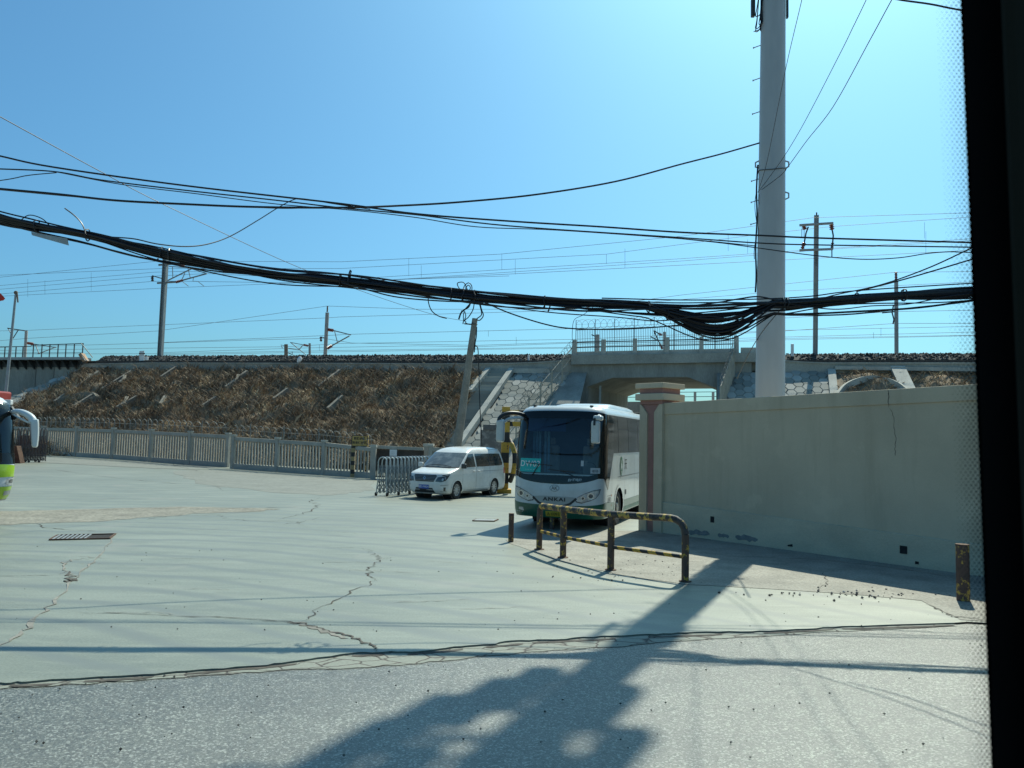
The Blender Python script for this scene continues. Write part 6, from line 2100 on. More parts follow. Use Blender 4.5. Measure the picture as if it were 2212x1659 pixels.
def wheel(root, x, y, r, w, s, rim_mat, tyre_mat, spokes, style):
    """tyre with rim as its part; s = outward side"""
    c = (x, y, r)
    prof = [(r * 0.62, -w / 2), (r * 0.9, -w / 2), (r * 0.985, -w * 0.38), (r, -w * 0.2), (r, w * 0.2), (r * 0.985, w * 0.38), (r * 0.93, w / 2), (r * 0.66, w / 2), (r * 0.62, w * 0.40)]
    ty = MB().lathe(prof, c, (s, 0, 0), 32).build('tyre', tyre_mat, root, world=False, smooth=True)
    m = MB()
    o = Vector(c)
    ax = Vector((s, 0, 0))
    if style == 'alloy':
        m.lathe([(r * 0.64, w * 0.40), (r * 0.66, w * 0.47), (r * 0.60, w * 0.44), (r * 0.58, w * 0.2)], o, ax, 32)
        for k in range(spokes):
            a = 2 * math.pi * k / spokes
            d = Vector((0, math.cos(a), math.sin(a)))
            m.bar(o + ax * w * 0.40 + d * r * 0.1, o + ax * w * 0.42 + d * r * 0.62, r * 0.13, r * 0.05, up=ax)
        m.lathe([(0, w * 0.46), (r * 0.12, w * 0.45), (r * 0.17, w * 0.38), (r * 0.17, w * 0.2)], o, ax, 20)
        rim = m.build('rim', rim_mat, ty, world=False, smooth=True)
        MB().lathe([(0, w * 0.15), (r * 0.6, w * 0.15)], o, ax, 24).build('brake_disc', M_BLACK, ty, world=False)
    else:
        m.lathe([(r * 0.66, w * 0.38), (r * 0.67, w * 0.46), (r * 0.60, w * 0.43), (r * 0.56, w * 0.32), (r * 0.50, w * 0.30), (r * 0.30, w * 0.36), (r * 0.26, w * 0.50), (r * 0.1, w * 0.54), (0, w * 0.54)], o, ax, 32)
        rim = m.build('rim', rim_mat, ty, world=False, smooth=True)
        mh = MB()
        for k in range(spokes):
            a = 2 * math.pi * (k + 0.5) / spokes
            d = Vector((0, math.cos(a), math.sin(a)))
            mh.lathe([(0, w * 0.355), (r * 0.062, w * 0.345), (r * 0.062, w * 0.2)], o + d * r * 0.42, ax, 10)
        mh.build('rim_holes', M_BLACK, ty, world=False)
    return ty

def surf_text(body, s, size, cx, cz, mat, root, name='lettering', off=0.008, where='front', sgn=1, sx=1.0, italic=0.0, bold=0.0, spacing=1.0):
    o = text_mesh(name, s, size, Matrix.Identity(4), mat, root, 0.0, spacing=spacing, world=False, bold=bold)
    for v in o.data.vertices:
        x, y = v.co.x * sx + italic * v.co.y, v.co.y
        if where == 'front':
            v.co = body.front(cx + x, cz + y, off)
        else:
            v.co = body.side(cx + x, cz + y, sgn, off)
    return o

M_PAINTW = mk('white_body_paint', (0.56, 0.58, 0.56), 0.3, 0, scale=1.3, col2=(0.47, 0.475, 0.44), mixlo=0.42, mixhi=0.72, fine=0.04, fscale=9, coat=0.5)
M_VANW = mk('dusty_white_van_paint', (0.66, 0.67, 0.64), 0.32, 0, scale=1.6, col2=(0.56, 0.555, 0.51), mixlo=0.42, mixhi=0.74, fine=0.05, fscale=9, coat=0.4)
M_GREEN = mk('dark_green_paint', (0.008, 0.10, 0.055), 0.35, 0, var=0.15, scale=2, coat=0.4)
M_TYRE = mk('tyre_rubber', (0.022, 0.022, 0.022), 0.85, 0, var=0.3, scale=5)
M_RIM = mk('steel_rim', (0.36, 0.34, 0.30), 0.5, 0.35, var=0.2, scale=6)
M_ALLOY = mk('alloy_rim', (0.42, 0.43, 0.43), 0.35, 0.7, var=0.1)
M_CHROME = mk('chrome_trim', (0.55, 0.56, 0.56), 0.2, 0.9, var=0.08)
M_SILVER = mk('silver_panel', (0.30, 0.32, 0.32), 0.35, 0.5, var=0.08)
M_LAMP = mk('lamp_lens', (0.40, 0.42, 0.42), 0.12, 0.35, var=0.3, scale=14, coat=1.0)
M_LAMPD = mk('lamp_dark', (0.05, 0.055, 0.06), 0.15, 0.2, var=0.3, scale=10, coat=1.0)
M_AMBER = mk('amber_lens', (0.5, 0.13, 0.02), 0.2, 0, var=0.1)
M_REDL = mk('red_lens', (0.35, 0.02, 0.02), 0.2, 0, var=0.1)
M_BLKGL = mk('black_glass', (0.010, 0.013, 0.014), 0.06, 0, var=0.3, scale=1.2, spec=0.4)
M_SIDEGL = mk('side_window_glass', (0.010, 0.013, 0.014), 0.09, 0, var=0.3, scale=0.8, spec=0.22)
M_PLASTIC = mk('black_plastic', (0.02, 0.021, 0.022), 0.45, 0, var=0.2, scale=4)
M_TEAL = mk('teal_card', (0.02, 0.42, 0.39), 0.6, 0, var=0.05)
M_BLUEPL = mk('blue_plate', (0.03, 0.10, 0.42), 0.5, 0, var=0.1)
M_YELPL = mk('yellow_plate', (0.50, 0.36, 0.03), 0.5, 0, var=0.1)
M_LOUVRE = mk('grey_trim_and_slot_shade', (0.18, 0.18, 0.17), 0.7, 0, var=0.2)  # grey for lettering and trim; also paints shade into louvres and creases

def tint_glass(name, tr, gloss=0.05):
    m, n, l, b = nodes_of(name)
    n.remove(b)
    out = n['Material Output']
    t = n.new('ShaderNodeBsdfTransparent'); t.inputs[0].default_value = (*tr, 1)
    gl = n.new('ShaderNodeBsdfGlossy'); gl.inputs['Roughness'].default_value = 0.015; gl.inputs[0].default_value = (1, 1, 1, 1)
    fr = n.new('ShaderNodeFresnel'); fr.inputs[0].default_value = 1.6
    mx = n.new('ShaderNodeMixShader')
    l.new(fr.outputs[0], mx.inputs[0]); l.new(t.outputs[0], mx.inputs[1]); l.new(gl.outputs[0], mx.inputs[2])
    l.new(mx.outputs[0], out.inputs['Surface'])
    return m
M_WSCREEN = tint_glass('coach_windscreen_glass', (0.74, 0.82, 0.84))
M_TEALSCR = tint_glass('teal_windscreen_glass', (0.30, 0.50, 0.56))

# ------------------------------------------------------------------ coach
def coach(loc, az, label, paint, skirt, main):
    root = thing('coach', loc, label, 'coach', rz=-R(az))
    LEN = 8.4
    lv = [(0.30, 0.10, 1.19, 0.55, LEN - 0.05), (0.42, 0.03, 1.215, 0.60, LEN), (0.62, 0.0, 1.225, 0.62, LEN), (1.0, 0.0, 1.225, 0.62, LEN), (1.25, 0.02, 1.225, 0.62, LEN), (1.9, 0.10, 1.22, 0.60, LEN),
          (2.5, 0.21, 1.20, 0.57, LEN - 0.04), (2.9, 0.31, 1.175, 0.54, LEN - 0.08), (3.03, 0.36, 1.15, 0.52, LEN - 0.1), (3.11, 0.42, 1.10, 0.50, LEN - 0.14), (3.17, 0.52, 1.01, 0.46, LEN - 0.22), (3.205, 0.66, 0.88, 0.42, LEN - 0.35), (3.215, 0.9, 0.7, 0.35, LEN - 0.6)]
    bd = Body(lv, 3.1)
    WY, WR = 2.12, 0.47
    wheels_y = (WY, WY + 4.15)
    def skip(x, y, z):
        if abs(x) > 0.6:
            for wy in wheels_y:
                if (y - wy) ** 2 + (z - WR) ** 2 < 0.585 ** 2: return True
        if 1.42 < z < 2.97 and y < bd.at(z)[1] + 0.40: return True
        return False
    bd.shell(skip).build('body', paint, root, world=False, smooth=True, angle=35)
    # skirt colour band, as its own panel just proud of the shell
    def sk_top(q): 
        a = abs(q)
        return 0.72 - 0.09 * math.cos(min(a, 1) * math.pi / 2) if a < 1 else 0.72 - 0.07 * min(1, (a - 1) / 1.0)
    nq = 40
    for (qa, qb) in ((-1 - (WY - 0.62 - 0.6), 1 + (WY - 0.62 - 0.6)),):
        qs = [qa + (qb - qa) * i / nq for i in range(nq + 1)]
        m = MB()
        vs = []
        rows = 6
        for q in qs:
            for k in range(rows):
                z = 0.302 + (sk_top(q) - 0.302) * k / (rows - 1)
                vs.append(bd.P(q, z, 0.006))
        m.add(vs, [(i * rows + k, (i + 1) * rows + k, (i + 1) * rows + k + 1, i * rows + k + 1) for i in range(nq) for k in range(rows - 1)])
        m.build('skirt', skirt, root, world=False, smooth=True)
    for s in (-1, 1):
        segs = [(WY + 0.6, wheels_y[1] - 0.6), (wheels_y[1] + 0.6, LEN - 0.3)]
        for a, b_ in segs:
            bd.ds([(a, 0.302), (b_, 0.302), (b_, 0.64), (a, 0.64)], 0.006, s).build('skirt', skirt, root, world=False)
            bd.ds([(a, 0.34), (b_, 0.34), (b_, 0.44), (a, 0.44)], 0.010, s).build('skirt_trim', M_PALEG, root, world=False)
        bd.ds([(0.95, 0.33), (WY - 0.62, 0.33), (WY - 0.62, 0.47), (0.95, 0.47)], 0.011, s).build('skirt_trim', M_PALEG, root, world=False)
        for wy in wheels_y:
            arch_band(bd, wy, WR, 0.545, 0.625, 0.302, s, 0.012, paint, root)
            wheel(root, s * 1.06, wy, WR, 0.26, s, M_RIM, M_TYRE, 10, 'steel')
            MB().lathe([(0.60, 0), (0.60, 0.5)], (s * 0.62, wy, WR), (s, 0, 0), 28).build('arch_liner', M_PLASTIC, root, world=False, fix=False)
    # black glass surround: windscreen opening plus the swept corner and the side windows
    def zlow(q):
        a = abs(q)
        if a < 0.62: return 1.17 + 0.16 * (a / 0.62) ** 1.5
        if a < 0.80: return 1.33
        if a < 1.12: return 1.33 - 0.31 * sstep((a - 0.80) / 0.32)
        return 1.02 + (a - 1.12) / 0.55 * 0.96
    ql = [-1.12 + 2.24 * i / 44 for i in range(45)]
    low = [(q, zlow(q)) for q in ql]
    qe = 1 + (LEN - 0.95 - 0.62)
    sill = 1.97
    upz = 2.985
    MASKIN = [(q, max(zlow(q) + 0.16, 1.42)) for q in [-0.86 + 1.72 * i / 20 for i in range(21)]]
    # mask border pieces (black), each a strip
    def strip(q0, q1, f0, f1, n, name, mat, off, rows=4):
        m = MB()
        vs = []
        for i in range(n + 1):
            q = q0 + (q1 - q0) * i / n
            for k in range(rows + 1):
                z = f0(q) + (f1(q) - f0(q)) * k / rows
                vs.append(bd.P(q, z, off))
        m.add(vs, [(i * (rows + 1) + k, (i + 1) * (rows + 1) + k, (i + 1) * (rows + 1) + k + 1, i * (rows + 1) + k + 1) for i in range(n) for k in range(rows)])
        return m.build(name, mat, root, world=False, smooth=True)
    zin = lambda q: max(zlow(q) + 0.14, 1.39)
    ztop = lambda q: upz + 0.07 * math.cos(min(1, abs(q)) * math.pi / 2)
    strip(-0.88, 0.88, zlow, zin, 36, 'windscreen_border', M_BLKGL, 0.007)
    strip(-0.90, 0.90, lambda q: 2.86, ztop, 36, 'windscreen_border', M_BLKGL, 0.0075)
    for s in (-1, 1):
        strip(s * 0.86, s * 1.12, zlow, ztop, 10, 'corner_glass', M_BLKGL, 0.008, 10)
        strip(s * 1.12, s * 1.665, zlow, lambda q: 2.985, 8, 'corner_glass', M_BLKGL, 0.0085, 8)
        strip(s * 1.665, s * qe, lambda q: sill, lambda q: 2.985, 20, 'side_window_band', M_SIDEGL, 0.0085, 6)
        for yy in (2.0, 3.4, 4.9, 6.4):
            bd.ds([(yy, sill + 0.03), (yy + 0.03, sill + 0.03), (yy + 0.03, 2.96), (yy, 2.96)], 0.012, s).build('window_divider', M_PLASTIC, root, world=False)
        for yy in (2.05, 3.5):
            bd.ds([(yy + 0.02, 2.62), (yy + 1.3, 2.62), (yy + 1.3, 2.635), (yy + 0.02, 2.635)], 0.012, s).build('window_divider', M_PLASTIC, root, world=False)
    strip(-0.88, 0.88, lambda q: zin(q) - 0.01, lambda q: 2.87, 36, 'windscreen', M_WSCREEN if main else M_TEALSCR, 0.004, 14)
    # inside
    MB().box(-1.1, 1.1, 2.4, 2.46, 0.9, 3.0).build('bulkhead', M_INSIDE, root, world=False)
    MB().box(-1.12, 1.12, 0.30, 2.4, 0.85, 0.95).build('cab_floor', M_INSIDE, root, world=False)
    MB().box(-1.02, 1.02, 0.38, 0.85, 0.95, 1.42).build('dashboard', M_PLASTIC, root, world=False, bevel=0.05)
    for s in (-1, 1):
        MB().box(s * 1.12 - 0.01, s * 1.12 + 0.01, 0.8, 2.4, 1.0, 2.95).build('cab_lining', M_INSIDE, root, world=False)
    for sx_ in (0.62, -0.55):
        m = MB().box(sx_ - 0.25, sx_ + 0.25, 1.35, 1.5, 1.3, 2.15)
        st = m.build('seat', M_SEAT, root, world=False, bevel=0.06)
        MB().box(sx_ - 0.14, sx_ + 0.14, 1.37, 1.47, 2.16, 2.36).build('headrest', M_SEAT, st, world=False, bevel=0.04)
    if main:
        for xx in (-0.95, -0.86, -0.77, -0.6, -0.5):
            MB().box(xx - 0.035, xx + 0.035, 0.95 - xx * 0.2, 1.0 - xx * 0.2, 1.3, 2.7).build('curtain', M_CURTAIN, root, world=False, bevel=0.012)
        MB().box(-0.95, 0.1, 0.60, 0.63, 2.52, 2.86).build('sun_blind', M_BLIND, root, world=False)
    MB().tube([Vector((0.62 + 0.22 * math.cos(a), 0.98 + 0.1 * math.sin(a), 1.55 + 0.17 * math.sin(a))) for a in [2 * math.pi * k / 20 for k in range(20)]], 0.016, 6, closed=True).build('steering_wheel', M_PLASTIC, root, world=False)
    # lamps
    hl = [(0.54, 0.80), (0.60, 0.74), (0.72, 0.72), (0.92, 0.78), (1.04, 0.84), (1.10, 0.93), (1.13, 1.05), (0.98, 1.02), (0.80, 0.95), (0.66, 0.88)]
    for s in (1, -1):
        pl = [(s * x, z) for x, z in hl]
        bz = [(s * (0.86 + (x - 0.86) * 1.07), 0.88 + (z - 0.88) * 1.12) for x, z in hl]
        bd.df(bz, 0.006).build('headlight_bezel', M_PLASTIC, root, world=False)
        h = bd.df(pl, 0.011).build('headlight', M_LAMP, root, world=False, smooth=True)
        for (cx_, cz_, r_) in ((0.93, 0.89, 0.085), (0.74, 0.83, 0.05)):
            bd.df(ring2((s * cx_, cz_), r_, 18), 0.013).build('lamp_ring', M_CHROME, h, world=False)
            bd.df(ring2((s * cx_, cz_), r_ * 0.62, 16), 0.015).build('lamp_eye', M_LAMPD, h, world=False)
        bd.df([(s * 0.84, 0.44), (s * 1.0, 0.47), (s * 1.0, 0.53), (s * 0.86, 0.54)], 0.012).build('fog_lamp', M_LAMP, root, world=False)
        bd.ds(ring2((1.15, 0.86), 0.035, 12), 0.01, s).build('side_lamp', M_AMBER, root, world=False)
        bd.ds(ring2((1.16, 0.60), 0.025, 10), 0.012, s).build('side_lamp', M_AMBER, root, world=False)
        for k in range(7):
            y0 = 0.72 + k * 0.055
            bd.ds([(y0, 0.69), (y0 + 0.022, 0.69), (y0 + 0.022, 0.83), (y0, 0.83)], 0.009, s, 0.02).build('louvre', M_LOUVRE, root, world=False)
        bd.ds([(0.66, 0.865), (1.12, 0.865), (1.12, 0.875), (0.66, 0.875)], 0.009, s, 0.05).build('panel_gap', M_PLASTIC, root, world=False)
        for yy in (1.20, 2.86, 4.3, 5.4):
            bd.ds([(yy, 0.64), (yy + 0.012, 0.64), (yy + 0.012, 1.9), (yy, 1.9)], 0.007, s).build('panel_gap', M_LOUVRE, root, world=False)
        bd.ds([(2.92, 0.78), (3.08, 0.78), (3.08, 0.92), (2.92, 0.92)], 0.009, s).build('service_flap', M_PLASTIC, root, world=False)
        bd.ds([(1.95, 1.30), (5.5, 1.315), (5.5, 1.33), (2.0, 1.325)], 0.009, s).build('pinstripe', M_LOUVRE, root, world=False)
    # grille bar and trim
    bd.df([(-0.56, 0.84), (-0.40, 0.70), (-0.22, 0.64), (0.22, 0.64), (0.40, 0.70), (0.56, 0.84), (0.3, 0.855), (-0.3, 0.855)], 0.008).build('grille_bar', M_SILVER, root, world=False, smooth=True)
    for s in (-1, 1):
        bd.df([(s * 0.60, 0.80), (s * 0.44, 0.66), (s * 0.25, 0.605), (s * 0.22, 0.64), (s * 0.40, 0.70), (s * 0.56, 0.84)], 0.012).build('grille_trim', M_PLASTIC, root, world=False)
    bd.df([(-0.22, 0.605), (0.22, 0.605), (0.22, 0.638), (-0.22, 0.638)], 0.0118).build('grille_trim', M_PLASTIC, root, world=False)
    if main:
        surf_text(bd, 'ANKAI', 0.125, 0.0, 0.775, M_PLASTIC, root, 'lettering', 0.016, sx=1.45, bold=0.004, spacing=1.15)
        em = bd.df([(0.135 * math.cos(a), 1.06 + 0.09 * math.sin(a)) for a in [2 * math.pi * k / 28 for k in range(28)]], 0.008).build('emblem', M_SILVER, root, world=False)
        bd.df([(0.108 * math.cos(a), 1.06 + 0.066 * math.sin(a)) for a in [2 * math.pi * k / 28 for k in range(28)]], 0.011).build('emblem_field', M_PAINTW, em, world=False)
        surf_text(bd, 'AK', 0.125, 0.0, 1.058, M_LOUVRE, em, 'lettering', 0.016, bold=0.004)
        surf_text(bd, 'EV', 0.085, 0.40, 1.275, M_SILVER, root, 'lettering', 0.014, italic=0.25, bold=0.004)
        surf_text(bd, '纯电动', 0.078, 0.585, 1.285, M_SILVER, root, 'lettering', 0.014, bold=0.003)
        # cards inside the glass
        c1 = MB()
        card = [(-1.0, 1.45), (-0.40, 1.45), (-0.40, 1.80), (-1.0, 1.80)]
        tess(card, 0.1, lambda x, z: bd.front(x, z, 0.0085)).build('route_card', M_TEAL, root, world=False, smooth=True)
        surf_text(bd, 'DW03', 0.215, -0.705, 1.655, M_WHITE, root, 'lettering', 0.0115, bold=0.002, sx=0.95, spacing=1.04)
        surf_text(bd, '－－－ －', 0.07, -0.70, 1.505, M_WHITE, root, 'lettering', 0.0115)
        tess([(0.90, 1.46), (1.115, 1.46), (1.115, 1.60), (0.90, 1.60)], 0.1, lambda x, z: bd.front(x, z, 0.0115)).build('name_card', M_PALECARD, root, world=False)
        surf_text(bd, '暖杨', 0.075, 1.01, 1.515, M_PLASTIC, root, 'lettering', 0.0145)
        tess([(0.66, 1.64), (0.73, 1.64), (0.73, 1.78), (0.66, 1.78)], 0.1, lambda x, z: bd.front(x, z, 0.0085)).build('sticker', M_PALECARD, root, world=False)
        tess([(0.755, 1.66), (0.82, 1.66), (0.82, 1.78), (0.755, 1.78)], 0.1, lambda x, z: bd.front(x, z, -0.015)).build('sticker', M_LOUVRE, root, world=False)
        # side crest and writing
        el = bd.ds([(2.38 + 0.17 * math.cos(a), 1.60 + 0.27 * math.sin(a)) for a in [2 * math.pi * k / 30 for k in range(30)]], 0.010, 1, 0.1).build('crest', M_CREST, root, world=False)
        bd.ds([(2.26, 1.50), (2.30, 1.62), (2.28, 1.75), (2.34, 1.80), (2.37, 1.68), (2.45, 1.66), (2.50, 1.58), (2.48, 1.48), (2.44, 1.53), (2.36, 1.54), (2.32, 1.46)], 0.013, 1, 0.1).build('crest_figure', M_PAINTW, el, world=False)
        for k in range(3):
            bd.ds([(2.28 + 0.01 * k, 1.44 - 0.035 * k), (2.49 - 0.01 * k, 1.44 - 0.035 * k), (2.49 - 0.01 * k, 1.455 - 0.035 * k), (2.28 + 0.01 * k, 1.455 - 0.035 * k)], 0.013, 1).build('crest_figure', M_PAINTW, el, world=False)
        surf_text(bd, '天', 0.34, 3.0, 1.62, M_PLASTIC, root, 'lettering', 0.011, 'side', 1, sx=0.95, bold=0.002)
        surf_text(bd, '天津公交', 0.34, 4.3, 1.62, M_PLASTIC, root, 'lettering', 0.011, 'side', 1, sx=0.95, bold=0.002) if False else None
        surf_text(bd, '▪▪ ▪▪', 0.08, 2.12, 1.915, M_LOUVRE, root, 'lettering', 0.011, 'side', 1)
    # number plate
    pc = M_YELPL if main else M_BLUEPL
    pp = bd.df([(-0.235, 0.34), (0.235, 0.34), (0.235, 0.47), (-0.235, 0.47)], 0.014).build('number_plate', pc, root, world=False)
    if main:
        surf_text(bd, 'A·K0931', 0.11, 0.0, 0.405, M_PLASTIC, pp, 'lettering', 0.018)
    # wipers
    for (x0, x1, z1) in ((-0.62, -0.05, 1.70), (0.55, -0.02, 1.50)):
        a = bd.front(x0, 1.36, 0.03); b_ = bd.front((x0 + x1) / 2 - 0.1, z1 - 0.05 if x0 < 0 else z1, 0.045)
        w = MB().tube([a, b_], 0.012, 6).build('wiper', M_PLASTIC, root, world=False)
        MB().bar(b_ + Vector((-0.35, 0, 0.03)), b_ + Vector((0.35, -0.0, -0.02)), 0.02, 0.02).build('wiper_blade', M_PLASTIC, w, world=False)
    # mirrors
    if main:
        pts = curve([(-1.02, 0.55, 2.93), (-1.16, 0.30, 2.98), (-1.34, 0.06, 2.97), (-1.50, -0.08, 2.86), (-1.545, -0.10, 2.68), (-1.55, -0.10, 2.52)], 6)
        ma = MB().tube(pts, 0.052, 10).build('mirror_arm', M_PLASTIC, root, world=False, smooth=True)
        m = MB()
        m.box(-1.60, -1.38, -0.16, 0.02, 2.20, 2.80)
        m.build('mirror', M_PAINTW, root, world=False, bevel=0.06)
        MB().tube(curve([(-1.40, -0.05, 2.74), (-1.30, 0.05, 2.82), (-1.12, 0.3, 2.86), (-1.05, 0.52, 2.84)], 5), 0.04, 8).build('mirror_arm', M_PAINTW, root, world=False, smooth=True)
        pts = curve([(1.02, 0.55, 2.93), (1.08, 0.25, 2.93), (1.14, -0.02, 2.90)], 5)
        MB().tube(pts, 0.05, 10).build('mirror_arm', M_PAINTW, root, world=False, smooth=True)
        MB().box(1.03, 1.26, -0.22, 0.02, 2.80, 2.93).build('mirror_head', M_PAINTW, root, world=False, bevel=0.045)
        MB().box(0.985, 1.205, -0.24, -0.08, 2.22, 2.80).build('mirror', M_PAINTW, root, world=False, bevel=0.055)
        MB().tube([(1.08, -0.235, 2.86), (1.08, -0.245, 2.68)], 0.028, 8).build('mirror_bracket', M_PLASTIC, root, world=False)
        # air-conditioning pod
        pod = [(3.20, 2.2, 0.86, 0.5, 6.4), (3.30, 2.35, 0.82, 0.55, 6.25), (3.36, 2.7, 0.72, 0.55, 5.9)]
        b2 = Body(pod, 2.6, 10, 0.3, 6, 0.4, 3.0, 0.05)
        b2.shell().build('roof_pod', M_PAINTW, root, world=False, smooth=True, angle=50)
    for s in (-1, 1):
        MB().box(s * 0.78 - 0.04, s * 0.78 + 0.04, 0.62, 0.72, 3.16, 3.22).build('marker_lamp', M_PLASTIC if main else M_AMBER, root, world=False, bevel=0.01)
    MB().box(-1.05, 1.05, 0.6, LEN - 0.5, 0.28, 0.31).build('underside', M_PLASTIC, root, world=False)
    return root, bd
M_PALEG = mk('pale_green_panel', (0.20, 0.30, 0.22), 0.5, 0, var=0.1)
M_INSIDE = mk('coach_interior', (0.022, 0.03, 0.045), 0.8, 0, var=0.2, scale=3)
M_SEAT = mk('seat_fabric', (0.16, 0.15, 0.13), 0.9, 0, var=0.2, scale=5)
M_CURTAIN = mk('blue_curtain', (0.10, 0.20, 0.26), 0.9, 0, var=0.25, scale=5)
M_BLIND = mk('navy_blind', (0.012, 0.035, 0.10), 0.9, 0, var=0.1)
M_PALECARD = mk('pale_card', (0.42, 0.46, 0.47), 0.6, 0, var=0.05)
M_CREST = mk('crest_green', (0.012, 0.12, 0.035), 0.5, 0, var=0.1)

bp = G(1196, 1147)
coach((bp.x, bp.y, LOTZ + 0.002), 20.0, 'white and green electric coach with dark windscreen parked by the gate pillar', M_PAINTW, M_GREEN, True)

# ------------------------------------------------------------------ the green coach at the left edge
def left_coach():
    M_LIME = mk('lime_paint', (0.30, 0.50, 0.02), 0.3, 0, var=0.1, scale=2, coat=0.6)
    M_LWHITE = mk('coach_white_paint', (0.62, 0.66, 0.66), 0.3, 0, var=0.05, coat=0.5)
    az = -50.0
    lp = G(27, 1107)
    AX = Vector((math.sin(R(az)), math.cos(R(az)), 0)); RX = Vector((AX.y, -AX.x, 0))
    org = lp - RX * 1.22 - AX * 0.30
    root = thing('coach', (org.x, org.y, ground_z(org.x, org.y) + LOTZ), 'lime green and white coach with drooping white mirror, cut by the left picture edge', 'coach', rz=-R(az))
    LEN = 10.5
    lv = [(0.32, 0.14, 1.08, 0.50, LEN), (0.45, 0.05, 1.15, 0.55, LEN), (0.75, 0.0, 1.21, 0.58, LEN), (1.05, 0.0, 1.235, 0.6, LEN), (1.28, 0.03, 1.25, 0.6, LEN), (1.5, 0.10, 1.245, 0.6, LEN), (2.2, 0.26, 1.235, 0.56, LEN),
          (2.75, 0.44, 1.21, 0.52, LEN - 0.05), (2.95, 0.56, 1.16, 0.5, LEN - 0.1), (3.10, 0.74, 1.05, 0.48, LEN - 0.2), (3.20, 1.0, 0.9, 0.45, LEN - 0.35), (3.25, 1.4, 0.7, 0.4, LEN - 0.6)]
    bd = Body(lv, 2.9, NA=16)
    WY, WR = 2.5, 0.48
    def skip(x, y, z):
        if abs(x) > 0.6:
            for wy in (WY, WY + 5.2):
                if (y - wy) ** 2 + (z - WR) ** 2 < 0.585 ** 2: return True
        return 1.55 < z < 2.85 and y < bd.at(z)[1] + 0.38
    bd.shell(skip).build('body', M_LWHITE, root, world=False, smooth=True, angle=35)
    def strip(q0, q1, f0, f1, n, name, mat, off, rows=4):
        m = MB(); vs = []
        for i in range(n + 1):
            q = q0 + (q1 - q0) * i / n
            for k in range(rows + 1):
                vs.append(bd.P(q, f0(q) + (f1(q) - f0(q)) * k / rows, off))
        m.add(vs, [(i * (rows + 1) + k, (i + 1) * (rows + 1) + k, (i + 1) * (rows + 1) + k + 1, i * (rows + 1) + k + 1) for i in range(n) for k in range(rows)])
        return m.build(name, mat, root, world=False, smooth=True)
    arc = lambda q: 1.30 - 0.10 * min(1, abs(q)) ** 3
    strip(-1.05, 1.05, lambda q: arc(q) - 0.28 - 0.10 * (1 - min(1, abs(q))), arc, 40, 'nose_panel', M_LIME, 0.012)
    strip(-1.02, 1.02, lambda q: 0.345, lambda q: 0.70, 40, 'bumper', M_LIME, 0.012)
    strip(-1.0, 1.0, lambda q: 0.325, lambda q: 0.36, 40, 'bumper_lip', M_SILVER, 0.016, 2)
    strip(-0.86, 0.86, lambda q: 1.30, lambda q: 1.60, 36, 'windscreen_border', M_BLKGL, 0.007)
    strip(-0.88, 0.88, lambda q: 1.58, lambda q: 2.86, 36, 'windscreen', M_TEALSCR, 0.004, 12)
    strip(-0.9, 0.9, lambda q: 2.80, lambda q: 2.98, 36, 'windscreen_border', M_BLKGL, 0.0075, 3)
    for s in (-1, 1):
        strip(s * 0.86, s * 1.3, lambda q: 1.22, lambda q: 2.9, 12, 'corner_glass', M_TEALG, 0.008, 10)
        strip(s * 1.3, s * 9, lambda q: 1.75, lambda q: 2.9, 20, 'side_window_band', M_BLKGL, 0.0085, 6)
        h = bd.dq([(s * 0.5, 0.76), (s * 0.84, 0.72), (s * 1.0, 0.78), (s * 1.06, 0.93), (s * 0.94, 0.98), (s * 0.7, 0.93), (s * 0.5, 0.90)], 0.016).build('headlight', M_LAMP, root, world=False, smooth=True)
        bd.dq([(s * 0.66 + 0.09 * math.cos(a), 0.84 + 0.055 * math.sin(a)) for a in [k * math.pi / 9 for k in range(18)]], 0.02).build('lamp_eye', M_LAMPD, h, world=False)
        bd.dq([(s * 0.95 + 0.035 * math.cos(a), 0.85 + 0.04 * math.sin(a)) for a in [k * math.pi / 6 for k in range(12)]], 0.02).build('indicator', M_AMBER, h, world=False)
        bd.dq([(s * 0.5, 0.46), (s * 0.86, 0.50), (s * 0.80, 0.60), (s * 0.5, 0.58)], 0.018).build('fog_lamp', M_SILVER, root, world=False)
        for wy in (WY, WY + 5.2):
            arch_band(bd, wy, WR, 0.545, 0.625, 0.33, s, 0.012, M_LWHITE, root)
            wheel(root, s * 1.06, wy, WR, 0.26, s, M_RIM, M_TYRE, 10, 'steel')
    MB().box(-1.1, 1.1, 2.6, 2.66, 0.9, 3.0).build('bulkhead', M_INSIDE, root, world=False)
    MB().box(-1.12, 1.12, 0.35, 2.6, 0.85, 0.95).build('cab_floor', M_INSIDE, root, world=False)
    MB().box(-1.0, 1.0, 0.42, 1.0, 0.95, 1.55).build('dashboard', mk('pale_dashboard', (0.35, 0.40, 0.40), 0.7, var=0.1), root, world=False, bevel=0.1)
    MB().box(-1.05, 1.05, 0.6, LEN - 0.5, 0.30, 0.33).build('underside', M_PLASTIC, root, world=False)
    # drooping mirror on the vehicle's left: placed where it is seen
    inv = Matrix.Rotation(R(az), 4, 'Z') @ Matrix.Translation(-root.location)
    def loc(px, py, y): return inv @ AY(px, py, y)
    yb_ = lp.y - 0.35
    a0 = bd.P(0.86, 2.72, 0.0)
    pts = [a0, loc(30, 889, yb_ + 0.25), loc(42, 889, yb_ + 0.1), loc(56, 894, yb_), loc(68, 903, yb_), loc(72, 912, yb_)]
    MB().tube(curve(pts, 5), [0.05 + 0.06 * i / 25 for i in range(26)], 10).build('mirror_arm', M_LWHITE, root, world=False, smooth=True)
